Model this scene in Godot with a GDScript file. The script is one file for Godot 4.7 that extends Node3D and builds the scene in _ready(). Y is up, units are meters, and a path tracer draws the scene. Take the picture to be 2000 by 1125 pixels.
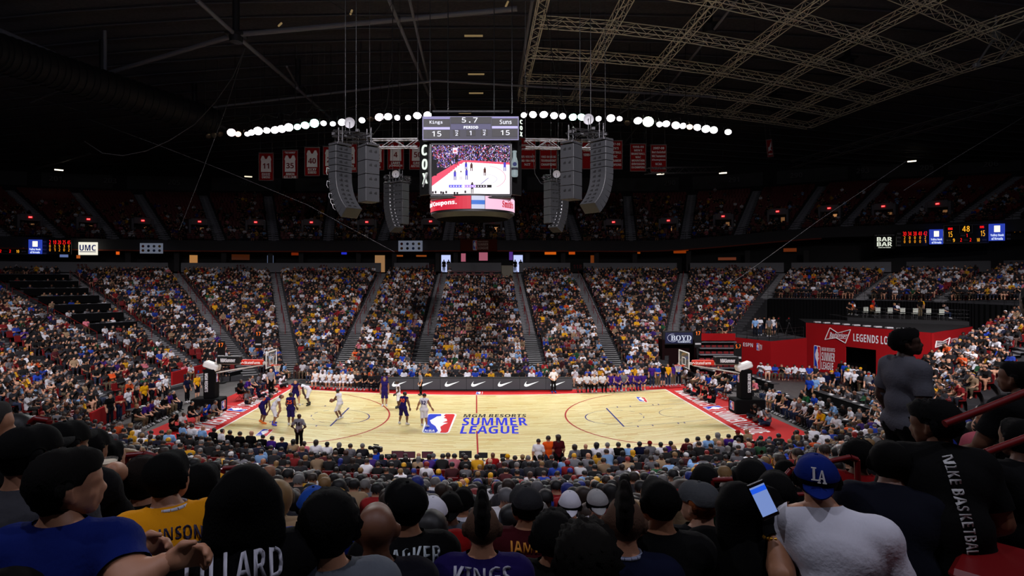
extends Node3D
# A basketball arena during a game, seen from a seat high in the near stand.
# True plan coordinates: u along the court, v away from the seat of the photograph; W() lays them out so that the sidelines bow as they do in the photograph.
const F := 1140.0
const CX := 940.0
const CY := 538.0
const H := 8.86
const U0 := 0.25
const COURT_A := 14.33
const V_NEAR := 28.0
const V_FAR := 43.24

var rng := RandomNumberGenerator.new()
var mats := {}
var unit_cache := {}

func _ready() -> void:
	rng.seed = 20180707
	set_camera()
	set_light()
	build_shell()
	build_bowl()
	build_concourse()
	build_upper_deck()
	build_roof()
	build_court()
	build_lamps()
	build_trusses()
	build_scoreboard()
	build_speakers()
	build_banners()
	build_side_boards()
	build_courtside()
	build_lounge()
	build_people()
	build_small()

func set_camera() -> void:
	var c := Camera3D.new()
	c.name = "camera"
	c.projection = Camera3D.PROJECTION_FRUSTUM
	c.near = 0.1
	c.far = 400.0
	c.size = 2.0 * 0.1 * 562.5 / F
	c.frustum_offset = Vector2((1000.0 - CX) / F * 0.1, -(562.5 - CY) / F * 0.1)
	c.position = Vector3(0, H, 0)
	add_child(c)
	c.current = true

func set_light() -> void:
	var e := Environment.new()
	e.background_mode = Environment.BG_COLOR
	e.background_color = Color(0, 0, 0)
	e.tonemap_mode = Environment.TONE_MAPPER_LINEAR
	e.tonemap_exposure = 1.35
	e.sdfgi_enabled = true
	e.ssao_enabled = true
	e.ssil_enabled = true
	var w := WorldEnvironment.new()
	w.name = "environment"
	w.environment = e
	add_child(w)

# ---------- where things are ----------
func P(px: float, py: float, z: float) -> Vector3:
	return Vector3((px - CX) / F * z, H - (py - CY) / F * z, -z)

func G(px: float, py: float, y := 0.0) -> Vector3:
	return P(px, py, F * (H - y) / (py - CY))

func W(u: float, v: float, y := 0.0) -> Vector3:
	var r := Vector2(u - U0, v).length()
	return Vector3(atan2(u - U0, v) * r, y, -r)

func loop_uv(t: float, d: float) -> Vector2:
	var s := signf(t)
	var a := absf(t)
	var R := 11.0 + d
	if a <= 11.5:
		return Vector2(t, 37.6 + R)
	if a <= 101.5:
		var g := deg_to_rad(a - 11.5)
		return Vector2(s * (11.5 + R * sin(g)), 37.6 + R * cos(g))
	if a <= 105.5:
		return Vector2(s * (11.5 + R), 37.6 - (a - 101.5))
	if a <= 195.5:
		var g2 := deg_to_rad(a - 105.5 + 90.0)
		return Vector2(s * (11.5 + R * sin(g2)), 33.6 + R * cos(g2))
	return Vector2(s * (11.5 - (a - 195.5)), 33.6 - R)

func row_y(t: float, d: float) -> float:
	var k := smoothstep(85.0, 130.0, absf(t))
	return maxf(0.12, lerpf(0.4 + 0.28 * d, -0.35 + 0.355 * d, k))

func L(t: float, d: float, y: float) -> Vector3:
	var p := loop_uv(t, d)
	return W(p.x, p.y, y)

# loop arc length per unit of t, at offset d
func t_len(t: float, d: float) -> float:
	return (L(t + 0.2, d, 0) - L(t - 0.2, d, 0)).length() / 0.4

# ---------- nodes ----------
func mat(c: Color, rough := 0.8, metal := 0.0) -> StandardMaterial3D:
	var key := [c, rough, metal]
	if not mats.has(key):
		var m := StandardMaterial3D.new()
		m.albedo_color = c
		m.roughness = rough
		m.metallic = metal
		mats[key] = m
	return mats[key]

func glow(c: Color, e: float) -> StandardMaterial3D:
	var key := ["glow", c, e]
	if not mats.has(key):
		var m := StandardMaterial3D.new()
		m.albedo_color = Color(0.02, 0.02, 0.02)
		m.roughness = 0.6
		m.emission_enabled = true
		m.emission = c
		m.emission_energy_multiplier = e
		mats[key] = m
	return mats[key]

func cloth(c: Color) -> StandardMaterial3D:
	var key := ["cloth", c]
	if not mats.has(key):
		var m := StandardMaterial3D.new()
		m.albedo_color = c
		m.roughness = 0.9
		m.metallic_specular = 0.25
		m.normal_enabled = true
		m.normal_texture = noise_tex("weave", 0.05, 256, true)
		m.normal_scale = 0.35
		m.uv1_triplanar = true
		m.uv1_scale = Vector3(3, 3, 3)
		mats[key] = m
	return mats[key]

func noise_tex(key: String, freq: float, size: int, as_normal := false, ramp: Gradient = null) -> NoiseTexture2D:
	if not mats.has("tex" + key):
		var n := FastNoiseLite.new()
		n.seed = key.hash() % 1000
		n.frequency = freq
		n.fractal_octaves = 4
		var t := NoiseTexture2D.new()
		t.width = size
		t.height = size
		t.seamless = true
		t.noise = n
		t.as_normal_map = as_normal
		t.bump_strength = 4.0
		if ramp:
			t.color_ramp = ramp
		mats["tex" + key] = t
	return mats["tex" + key]

# a matt surface with soft blotches of its own tone
func rough_mat(key: String, a: Color, b: Color, freq := 0.02, scale := 0.3, rough := 0.85) -> StandardMaterial3D:
	if not mats.has(key):
		var g := Gradient.new()
		g.set_color(0, a)
		g.set_color(1, b)
		var m := StandardMaterial3D.new()
		m.albedo_texture = noise_tex(key, freq, 256, false, g)
		m.roughness = rough
		m.uv1_triplanar = true
		m.uv1_world_triplanar = true
		m.uv1_scale = Vector3.ONE * scale
		mats[key] = m
	return mats[key]

func meta(o: Node, label: String, category: String, group := "") -> void:
	o.set_meta("label", label)
	o.set_meta("category", category)
	if group != "":
		o.set_meta("group", group)

func thing(called: String, label: String, category: String, at := Transform3D(), group := "") -> Node3D:
	var o := Node3D.new()
	o.name = called
	o.transform = at
	add_child(o, true)
	meta(o, label, category, group)
	return o

func part(parent: Node, called: String, mesh: Mesh, m: Material, at := Transform3D()) -> MeshInstance3D:
	var o := MeshInstance3D.new()
	o.name = called
	o.mesh = mesh
	o.material_override = m
	o.transform = at
	parent.add_child(o, true)
	return o

func solo(called: String, mesh: Mesh, m: Material, label: String, category: String, at := Transform3D(), group := "") -> MeshInstance3D:
	var o := part(self, called, mesh, m, at)
	meta(o, label, category, group)
	return o

func struct(called: String, mesh: Mesh, m: Material, label := "") -> MeshInstance3D:
	var o := part(self, called, mesh, m)
	o.set_meta("kind", "structure")
	if label != "":
		o.set_meta("label", label)
	return o

func number_words(n: int) -> String:
	var o := ["zero", "one", "two", "three", "four", "five", "six", "seven", "eight", "nine", "ten", "eleven", "twelve", "thirteen", "fourteen", "fifteen", "sixteen", "seventeen", "eighteen", "nineteen"]
	if n < 20:
		return o[n]
	var t: String = ["", "", "twenty", "thirty", "forty", "fifty"][n / 10]
	return t if n % 10 == 0 else t + "-" + o[n % 10]

func at(p: Vector3, yaw := 0.0) -> Transform3D:
	return Transform3D(Basis(Vector3.UP, yaw), p)

# a frame whose +z looks along dir (level) with y up
func facing(p: Vector3, dir: Vector3) -> Transform3D:
	var z := Vector3(dir.x, 0, dir.z).normalized()
	return Transform3D(Basis(Vector3.UP.cross(z), Vector3.UP, z), p)

# ---------- mesh building ----------
class MB:
	var v := PackedVector3Array()
	var n := PackedVector3Array()
	var uv := PackedVector2Array()
	var ix := PackedInt32Array()

	func tri(a: Vector3, b: Vector3, c: Vector3) -> void:
		var nn := (c - a).cross(b - a).normalized()
		var k := v.size()
		v.append_array(PackedVector3Array([a, b, c]))
		n.append_array(PackedVector3Array([nn, nn, nn]))
		uv.append_array(PackedVector2Array([Vector2(0, 0), Vector2(1, 0), Vector2(0, 1)]))
		ix.append_array(PackedInt32Array([k, k + 1, k + 2]))

	# corners in turn; seen from the front they run clockwise
	func quad(a: Vector3, b: Vector3, c: Vector3, d: Vector3, u0 := Vector2(0, 0), u1 := Vector2(1, 1)) -> void:
		var nn := (d - b).cross(a - c)
		nn = -nn.normalized() if nn.dot((c - a).cross(b - a)) < 0 else nn.normalized()
		var k := v.size()
		v.append_array(PackedVector3Array([a, b, c, d]))
		n.append_array(PackedVector3Array([nn, nn, nn, nn]))
		uv.append_array(PackedVector2Array([u0, Vector2(u0.x, u1.y), u1, Vector2(u1.x, u0.y)]))
		ix.append_array(PackedInt32Array([k, k + 1, k + 2, k, k + 2, k + 3]))

	func box(c: Vector3, s: Vector3, b := Basis()) -> void:
		var h := s * 0.5
		for ax in 3:
			for sg in [-1.0, 1.0]:
				var e0 := Vector3.ZERO
				var e1 := Vector3.ZERO
				var e2 := Vector3.ZERO
				e0[ax] = h[ax] * sg
				e1[(ax + 1) % 3] = h[(ax + 1) % 3]
				e2[(ax + 2) % 3] = h[(ax + 2) % 3] * sg
				quad(c + b * (e0 - e1 - e2), c + b * (e0 - e1 + e2), c + b * (e0 + e1 + e2), c + b * (e0 + e1 - e2))

	# a box with chamfered edges
	func cbox(c: Vector3, s: Vector3, r: float, b := Basis()) -> void:
		var h := s * 0.5
		r = minf(r, minf(h.x, minf(h.y, h.z)) * 0.9)
		var q := h - Vector3.ONE * r
		var p := func(sx: float, sy: float, sz: float, ax: int) -> Vector3:
			var o := Vector3(q.x * sx, q.y * sy, q.z * sz)
			o[ax] = h[ax] * [sx, sy, sz][ax]
			return c + b * o
		for ax in 3:
			for sg in [-1.0, 1.0]:
				var o := []
				for w in [[-1.0, -1.0], [-1.0, 1.0], [1.0, 1.0], [1.0, -1.0]]:
					var s3 := [0.0, 0.0, 0.0]
					s3[ax] = sg
					s3[(ax + 1) % 3] = w[0]
					s3[(ax + 2) % 3] = w[1] * sg
					o.append(p.call(s3[0], s3[1], s3[2], ax))
				quad(o[0], o[1], o[2], o[3])
			var a1 := (ax + 1) % 3
			var a2 := (ax + 2) % 3
			for s1 in [-1.0, 1.0]:
				for s2 in [-1.0, 1.0]:
					var lo := [0.0, 0.0, 0.0]
					var hi := [0.0, 0.0, 0.0]
					lo[ax] = -1.0
					hi[ax] = 1.0
					lo[a1] = s1
					hi[a1] = s1
					lo[a2] = s2
					hi[a2] = s2
					var g := [p.call(lo[0], lo[1], lo[2], a1), p.call(hi[0], hi[1], hi[2], a1), p.call(hi[0], hi[1], hi[2], a2), p.call(lo[0], lo[1], lo[2], a2)]
					if s1 * s2 > 0:
						quad(g[3], g[2], g[1], g[0])
					else:
						quad(g[0], g[1], g[2], g[3])
		for sx in [-1.0, 1.0]:
			for sy in [-1.0, 1.0]:
				for sz in [-1.0, 1.0]:
					if sx * sy * sz > 0:
						tri(p.call(sx, sy, sz, 2), p.call(sx, sy, sz, 1), p.call(sx, sy, sz, 0))
					else:
						tri(p.call(sx, sy, sz, 0), p.call(sx, sy, sz, 1), p.call(sx, sy, sz, 2))

	func tube(a: Vector3, b: Vector3, r0: float, sides := 6, r1 := -1.0, caps := true) -> void:
		if r1 < 0.0:
			r1 = r0
		var d := b - a
		if d.length() < 1e-6:
			return
		d = d.normalized()
		var x := d.cross(Vector3.UP if absf(d.y) < 0.9 else Vector3.RIGHT).normalized()
		var y := d.cross(x)
		var k := v.size()
		for i in sides + 1:
			var g := TAU * i / sides
			var nn := x * cos(g) + y * sin(g)
			v.append(a + nn * r0)
			v.append(b + nn * r1)
			n.append(nn)
			n.append(nn)
			uv.append(Vector2(float(i) / sides, 0))
			uv.append(Vector2(float(i) / sides, 1))
		for i in sides:
			var q := k + i * 2
			ix.append_array(PackedInt32Array([q, q + 1, q + 2, q + 2, q + 1, q + 3]))
		if caps:
			disc(a, -d, x, r0, sides)
			disc(b, d, x, r1, sides)

	func disc(c: Vector3, d: Vector3, x: Vector3, r: float, sides := 12) -> void:
		var y := d.cross(x)
		var k := v.size()
		v.append(c)
		n.append(d)
		uv.append(Vector2(0.5, 0.5))
		for i in sides:
			var g := TAU * i / sides
			v.append(c + (x * cos(g) + y * sin(g)) * r)
			n.append(d)
			uv.append(Vector2(0.5 + 0.5 * cos(g), 0.5 - 0.5 * sin(g)))
		for i in sides:
			ix.append_array(PackedInt32Array([k, k + 1 + (i + 1) % sides, k + 1 + i]))

	func path(pts: Array, r: float, sides := 5) -> void:
		for i in pts.size() - 1:
			tube(pts[i], pts[i + 1], r, sides, -1.0, i == 0 or i == pts.size() - 2)

	# turned shape: pairs (radius, height along axis)
	func lathe(o: Vector3, d: Vector3, prof: Array, sides := 16) -> void:
		d = d.normalized()
		var x := d.cross(Vector3.UP if absf(d.y) < 0.9 else Vector3.RIGHT).normalized()
		var y := d.cross(x)
		for j in prof.size() - 1:
			var a: Vector2 = prof[j]
			var b: Vector2 = prof[j + 1]
			var sl := Vector2(b.y - a.y, -(b.x - a.x)).normalized()
			var k := v.size()
			for i in sides + 1:
				var g := TAU * i / sides
				var e := x * cos(g) + y * sin(g)
				v.append(o + e * a.x + d * a.y)
				v.append(o + e * b.x + d * b.y)
				var nn := e * sl.x + d * sl.y
				n.append(nn)
				n.append(nn)
				uv.append(Vector2(float(i) / sides, 0))
				uv.append(Vector2(float(i) / sides, 1))
			for i in sides:
				var q := k + i * 2
				ix.append_array(PackedInt32Array([q, q + 1, q + 2, q + 2, q + 1, q + 3]))

	# a flat outline (anticlockwise in x, y) with thickness towards -z
	func poly(pts: PackedVector2Array, depth: float, xf := Transform3D()) -> void:
		var t := Geometry2D.triangulate_polygon(pts)
		var nn := xf.basis.z.normalized()
		var k := v.size()
		for p in pts:
			v.append(xf * Vector3(p.x, p.y, 0))
			n.append(nn)
			uv.append(p)
		for i in range(0, t.size(), 3):
			var a := pts[t[i]]
			var b := pts[t[i + 1]]
			var c := pts[t[i + 2]]
			if (b - a).cross(c - a) > 0:
				ix.append_array(PackedInt32Array([k + t[i], k + t[i + 2], k + t[i + 1]]))
			else:
				ix.append_array(PackedInt32Array([k + t[i], k + t[i + 1], k + t[i + 2]]))
		if depth > 0.0:
			for i in pts.size():
				var a := pts[i]
				var b := pts[(i + 1) % pts.size()]
				quad(xf * Vector3(a.x, a.y, -depth), xf * Vector3(a.x, a.y, 0), xf * Vector3(b.x, b.y, 0), xf * Vector3(b.x, b.y, -depth))

	func done() -> ArrayMesh:
		var a := []
		a.resize(Mesh.ARRAY_MAX)
		a[Mesh.ARRAY_VERTEX] = v
		a[Mesh.ARRAY_NORMAL] = n
		a[Mesh.ARRAY_TEX_UV] = uv
		a[Mesh.ARRAY_INDEX] = ix
		var m := ArrayMesh.new()
		if v.size():
			m.add_surface_from_arrays(Mesh.PRIMITIVE_TRIANGLES, a)
		return m

# lettering stretched to w by h, centred, in the x-y plane, front towards +z
func text_arrays(s: String, w: float, h: float, depth: float, face := "Droid Sans", weight := 700) -> Array:
	var key := [s, face, weight]
	if not unit_cache.has(key):
		var f := SystemFont.new()
		f.font_names = PackedStringArray([face])
		f.font_weight = weight
		var t := TextMesh.new()
		t.font = f
		t.text = s
		t.font_size = 48
		t.pixel_size = 0.02
		t.depth = 0.1
		t.curve_step = 3.0
		unit_cache[key] = t.get_mesh_arrays()
	var a: Array = (unit_cache[key] as Array).duplicate()
	var src: PackedVector3Array = a[Mesh.ARRAY_VERTEX]
	var lo := Vector3(1e9, 1e9, 1e9)
	var hi := -lo
	for p in src:
		lo = lo.min(p)
		hi = hi.max(p)
	var c := (lo + hi) * 0.5
	var sc := Vector3(w / maxf(hi.x - lo.x, 1e-6), h / maxf(hi.y - lo.y, 1e-6), depth / maxf(hi.z - lo.z, 1e-6))
	if w <= 0.0:
		sc.x = sc.y
	var out := PackedVector3Array()
	out.resize(src.size())
	for i in src.size():
		var q := (src[i] - c) * sc
		out[i] = Vector3(q.x, q.y, q.z)
	a[Mesh.ARRAY_VERTEX] = out
	return a

func text_mesh(s: String, w: float, h: float, depth := 0.02, face := "Droid Sans", weight := 700) -> ArrayMesh:
	var m := ArrayMesh.new()
	m.add_surface_from_arrays(Mesh.PRIMITIVE_TRIANGLES, text_arrays(s, w, h, depth, face, weight))
	return m

# the same lettering with every point moved by a function (to lay it on a curve)
func bent_text(s: String, w: float, h: float, depth: float, f: Callable, face := "Droid Sans", weight := 700) -> ArrayMesh:
	var a := text_arrays(s, w, h, depth, face, weight)
	var src: PackedVector3Array = a[Mesh.ARRAY_VERTEX]
	var out := PackedVector3Array()
	out.resize(src.size())
	for i in src.size():
		out[i] = f.call(src[i])
	a[Mesh.ARRAY_VERTEX] = out
	a[Mesh.ARRAY_NORMAL] = null
	a[Mesh.ARRAY_TANGENT] = null
	var m := ArrayMesh.new()
	m.add_surface_from_arrays(Mesh.PRIMITIVE_TRIANGLES, a)
	var st := SurfaceTool.new()
	st.create_from(m, 0)
	st.deindex()
	st.set_smooth_group(-1)
	st.generate_normals()
	return st.commit()

func rounded_rect(w: float, h: float, r: float, n := 4) -> PackedVector2Array:
	var o := PackedVector2Array()
	for c in 4:
		var cx: float = (w * 0.5 - r) * [1, -1, -1, 1][c]
		var cy: float = (h * 0.5 - r) * [1, 1, -1, -1][c]
		for i in n + 1:
			var g: float = PI * 0.5 * (c + float(i) / n)
			o.append(Vector2(cx + r * cos(g), cy + r * sin(g)))
	return o

# ---------- the building ----------
const AISLES := [-131.0, -112.0, -92.5, -74.5, -53.5, -34.5, -14.0, -5.0, 5.0, 14.0, 34.5, 53.5, 74.5, 92.5, 112.0, 131.0]
const AISLES_UP := [-104.0, -94.0, -84.0, -74.0, -64.0, -54.5, -44.5, -34.5, -24.5, -14.5, -4.5, 4.5, 14.5, 24.5, 34.5, 44.5, 54.5, 64.0, 74.0, 84.0, 94.0, 104.0]
const TREAD := 0.9

func concrete() -> StandardMaterial3D:
	return rough_mat("concrete", Color(0.30, 0.30, 0.31), Color(0.40, 0.40, 0.41), 0.03, 0.4)

func dark_concrete() -> StandardMaterial3D:
	return rough_mat("dark concrete", Color(0.13, 0.13, 0.14), Color(0.19, 0.19, 0.20), 0.03, 0.3)

func build_shell() -> void:
	var m := MB.new()
	m.quad(Vector3(-118, -0.03, -130), Vector3(118, -0.03, -130), Vector3(118, -0.03, 14), Vector3(-118, -0.03, 14))
	struct("floor", m.done(), rough_mat("arena floor", Color(0.24, 0.23, 0.22), Color(0.33, 0.32, 0.31), 0.02, 0.25, 0.55), "grey concrete arena floor around the red court apron")
	var names := ["wall_left", "wall_right", "wall_back", "wall_near"]
	var cs := [Vector3(-118.5, 17, -58), Vector3(118.5, 17, -58), Vector3(0, 17, -130.5), Vector3(0, 17, 14.5)]
	var ss := [Vector3(1, 36, 146), Vector3(1, 36, 146), Vector3(238, 36, 1), Vector3(238, 36, 1)]
	for i in 4:
		var b := MB.new()
		b.box(cs[i], ss[i])
		struct(names[i], b.done(), mat(Color(0.09, 0.09, 0.10)))

# tiers of one sector: treads and risers from row k0 to row k1
func tiers(t0: float, t1: float, k0: int, k1: int) -> ArrayMesh:
	var m := MB.new()
	var n := maxi(2, int(absf(t1 - t0) / 2.5) + 1)
	for k in range(k0, k1 + 1):
		var d := k * TREAD
		for i in n:
			var ta := lerpf(t0, t1, float(i) / n)
			var tb := lerpf(t0, t1, float(i + 1) / n)
			var ya := row_y(ta, d)
			var yb := row_y(tb, d)
			var la := row_y(ta, d - TREAD) if k > k0 else 0.0
			var lb := row_y(tb, d - TREAD) if k > k0 else 0.0
			m.quad(L(ta, d, ya), L(ta, d + TREAD, ya), L(tb, d + TREAD, yb), L(tb, d, yb))
			m.quad(L(ta, d, la), L(ta, d, ya), L(tb, d, yb), L(tb, d, lb))
	for t in [t0, t1]:
		for k in range(k0, k1 + 1):
			var d2: float = k * TREAD
			m.quad(L(t, d2, 0), L(t, d2, row_y(t, d2)), L(t, d2 + TREAD, row_y(t, d2)), L(t, d2 + TREAD, 0))
	return m.done()

# rows of one sector of the lower bowl: first and last
func rows_of(t0: float, t1: float) -> Vector2i:
	var c := (t0 + t1) * 0.5
	if c > 53.5 and c < 112.0:
		return Vector2i(23, 34)
	if c > 34.5 and c < 53.5:
		return Vector2i(9, 34)
	if c > 112.0:
		return Vector2i(2, 30)
	if c < -112.0:
		return Vector2i(1, 30)
	return Vector2i(0, 34)

func build_bowl() -> void:
	for i in AISLES.size() - 1:
		var r := rows_of(AISLES[i], AISLES[i + 1])
		struct("floor_tier", tiers(AISLES[i], AISLES[i + 1], r.x, r.y), dark_concrete())
	struct("floor_tier", tiers(131.0, 152.0, 2, 10), dark_concrete())
	struct("floor_tier", tiers(-152.0, -131.0, 1, 10), dark_concrete())
	# near stand: straight rows before and below the seat of the photograph
	for s in 3:
		var m := MB.new()
		for k in range(1, 24):
			var v := 22.6 - k * TREAD
			if v < 0.4:
				continue
			var y := near_y(v)
			var yl := near_y(v + TREAD) if k > 1 else 0.0
			var half := 30.0
			for j in 16:
				var ua := lerpf(-half, half, (s * 16.0 + j) / 48.0)
				var ub := lerpf(-half, half, (s * 16.0 + j + 1) / 48.0)
				if absf(atan2(ua, maxf(v - TREAD, 0.3))) > 1.25 or absf(atan2(ub, maxf(v - TREAD, 0.3))) > 1.25:
					continue
				m.quad(W(ua, v, y), W(ua, maxf(v - TREAD, 0.3), y), W(ub, maxf(v - TREAD, 0.3), y), W(ub, v, y))
				m.quad(W(ua, v, yl), W(ua, v, y), W(ub, v, y), W(ub, v, yl))
		struct("floor_near_tier", m.done(), dark_concrete())
	# stairs up the aisles: two treads for every row, with a pale nosing
	for i in AISLES.size():
		var t: float = AISLES[i]
		var k0 := 0
		if t >= 53.5 and t < 112.0:
			k0 = 23
		elif t >= 34.5 and t < 53.5:
			k0 = 9
		var root := Node3D.new()
		root.name = "stairs"
		add_child(root, true)
		root.set_meta("kind", "structure")
		root.set_meta("label", "concrete aisle stairs with pale step edges between two blocks of seats")
		var m := MB.new()
		var nose := MB.new()
		var half := 0.62
		var low := MB.new()
		var upper := m
		for q in range(k0 * 2, 70):
			m = low if q < 22 and absf(t) < 60.0 else upper
			var d := q * TREAD * 0.5
			var y := row_y(t, d) + 0.04
			var dt := half / t_len(t, d)
			var yl := y - 0.19
			m.quad(L(t - dt, d, yl), L(t - dt, d, y), L(t + dt, d, y), L(t + dt, d, yl))
			m.quad(L(t - dt, d, y), L(t - dt, d + TREAD * 0.5, y), L(t + dt, d + TREAD * 0.5, y), L(t + dt, d, y))
			nose.quad(L(t - dt, d - 0.01, y - 0.05), L(t - dt, d - 0.01, y + 0.004), L(t + dt, d - 0.01, y + 0.004), L(t + dt, d - 0.01, y - 0.05))
			nose.quad(L(t - dt, d - 0.01, y + 0.004), L(t - dt, d + 0.06, y + 0.004), L(t + dt, d + 0.06, y + 0.004), L(t + dt, d - 0.01, y + 0.004))
		part(root, "steps", upper.done(), concrete())
		if low.v.size():
			part(root, "black_steps", low.done(), mat(Color(0.035, 0.035, 0.04), 0.7))
		part(root, "step_edges", nose.done(), mat(Color(0.55, 0.55, 0.55)))
		# red handrail in the middle of the aisle
		if absf(t) < 100.0 and (t < 50.0):
			var h := thing("handrail", "red pipe handrail on the stairs of %s" % aisle_words(t), "handrail", Transform3D())
			for seg in [[9.0, 15.0], [16.0, 22.0], [23.0, 29.0]]:
				var b := MB.new()
				var e0: float = seg[0]
				var e1: float = seg[1]
				b.path([L(t, e0, row_y(t, e0)), L(t, e0, row_y(t, e0) + 0.95), L(t, e1, row_y(t, e1) + 0.95), L(t, e1, row_y(t, e1))], 0.035)
				var md := (e0 + e1) * 0.5
				b.tube(L(t, md, row_y(t, md)), L(t, md, row_y(t, md) + 0.95), 0.03)
				part(h, "rail", b.done(), mat(Color(0.45, 0.06, 0.06), 0.4))
	# low red wall before the end stand, in two lengths, and dark skirt below
	red_wall("red padded wall with round emblems before the far corner of the end stand", P(335, 727, 45.0).lerp(P(335, 727, 45.0), 0.0), P(430, 706, 51.5), true)
	red_wall("red padded wall before the end stand, behind the black courtside table", P(176, 806, 33.0), P(313, 743, 43.5), false)
	red_wall("red padded wall with white lettering in the corner behind the basket", P(505, 703, 53.0), P(572, 695, 54.5), true)

func near_y(v: float) -> float:
	var k := [[0.0, 7.6], [1.9, 7.0], [4.0, 6.15], [6.8, 5.0], [9.7, 4.2], [21.5, 0.1], [60.0, 0.1]]
	for i in 6:
		if v < k[i + 1][0]:
			return lerpf(k[i][1], k[i + 1][1], (v - k[i][0]) / (k[i + 1][0] - k[i][0]))
	return 0.1

func red_wall(label: String, a: Vector3, b: Vector3, skirt: bool) -> void:
	var o := thing("padded_wall", label, "wall pad")
	var m := MB.new()
	var k := MB.new()
	var top := a.y
	var dir := Vector3(b.x - a.x, 0, b.z - a.z)
	var fr := dir.cross(Vector3.UP).normalized()
	if fr.z < 0:
		fr = -fr
	var mid := (a + b) * 0.5
	var bs := Basis(dir.normalized(), Vector3.UP, dir.normalized().cross(Vector3.UP))
	m.cbox(Vector3(mid.x, top - 0.55, mid.z), Vector3(dir.length(), 1.1, 0.14), 0.03, bs)
	part(o, "pad", m.done(), cloth(Color(0.62, 0.10, 0.11)))
	k.box(Vector3(mid.x, (top - 1.1) * 0.5, mid.z), Vector3(dir.length(), top - 1.1, 0.10), bs)
	part(o, "skirt", k.done(), cloth(Color(0.03, 0.03, 0.035)))
	if skirt:
		for i in 6:
			var d := MB.new()
			var c := a.lerp(b, 0.3 + i * 0.1) + fr * 0.08
			d.disc(Vector3(c.x, top - 0.5, c.z), fr, dir.normalized(), 0.13, 14)
			part(o, "emblem", d.done(), mat([Color(0.8, 0.8, 0.82), Color(0.75, 0.6, 0.3), Color(0.15, 0.3, 0.6), Color(0.1, 0.1, 0.12), Color(0.2, 0.35, 0.7), Color(0.5, 0.5, 0.3)][i]))

func aisle_words(t: float) -> String:
	var n := ["first", "second", "third", "fourth", "fifth", "sixth", "seventh"]
	var side := "left" if t < 0 else "right"
	var list := []
	for a in AISLES:
		if signf(a) == signf(t):
			list.append(absf(a))
	list.sort()
	return "the %s aisle %s of the hanging scoreboard" % [n[mini(list.find(absf(t)), 6)], side]

func lift(t: float) -> float:
	return 1.7 * smoothstep(25.0, 65.0, t)

func up_y(t: float, d: float) -> float:
	return 13.6 + (d - 33.0) * 0.40 + lift(t)

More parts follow.
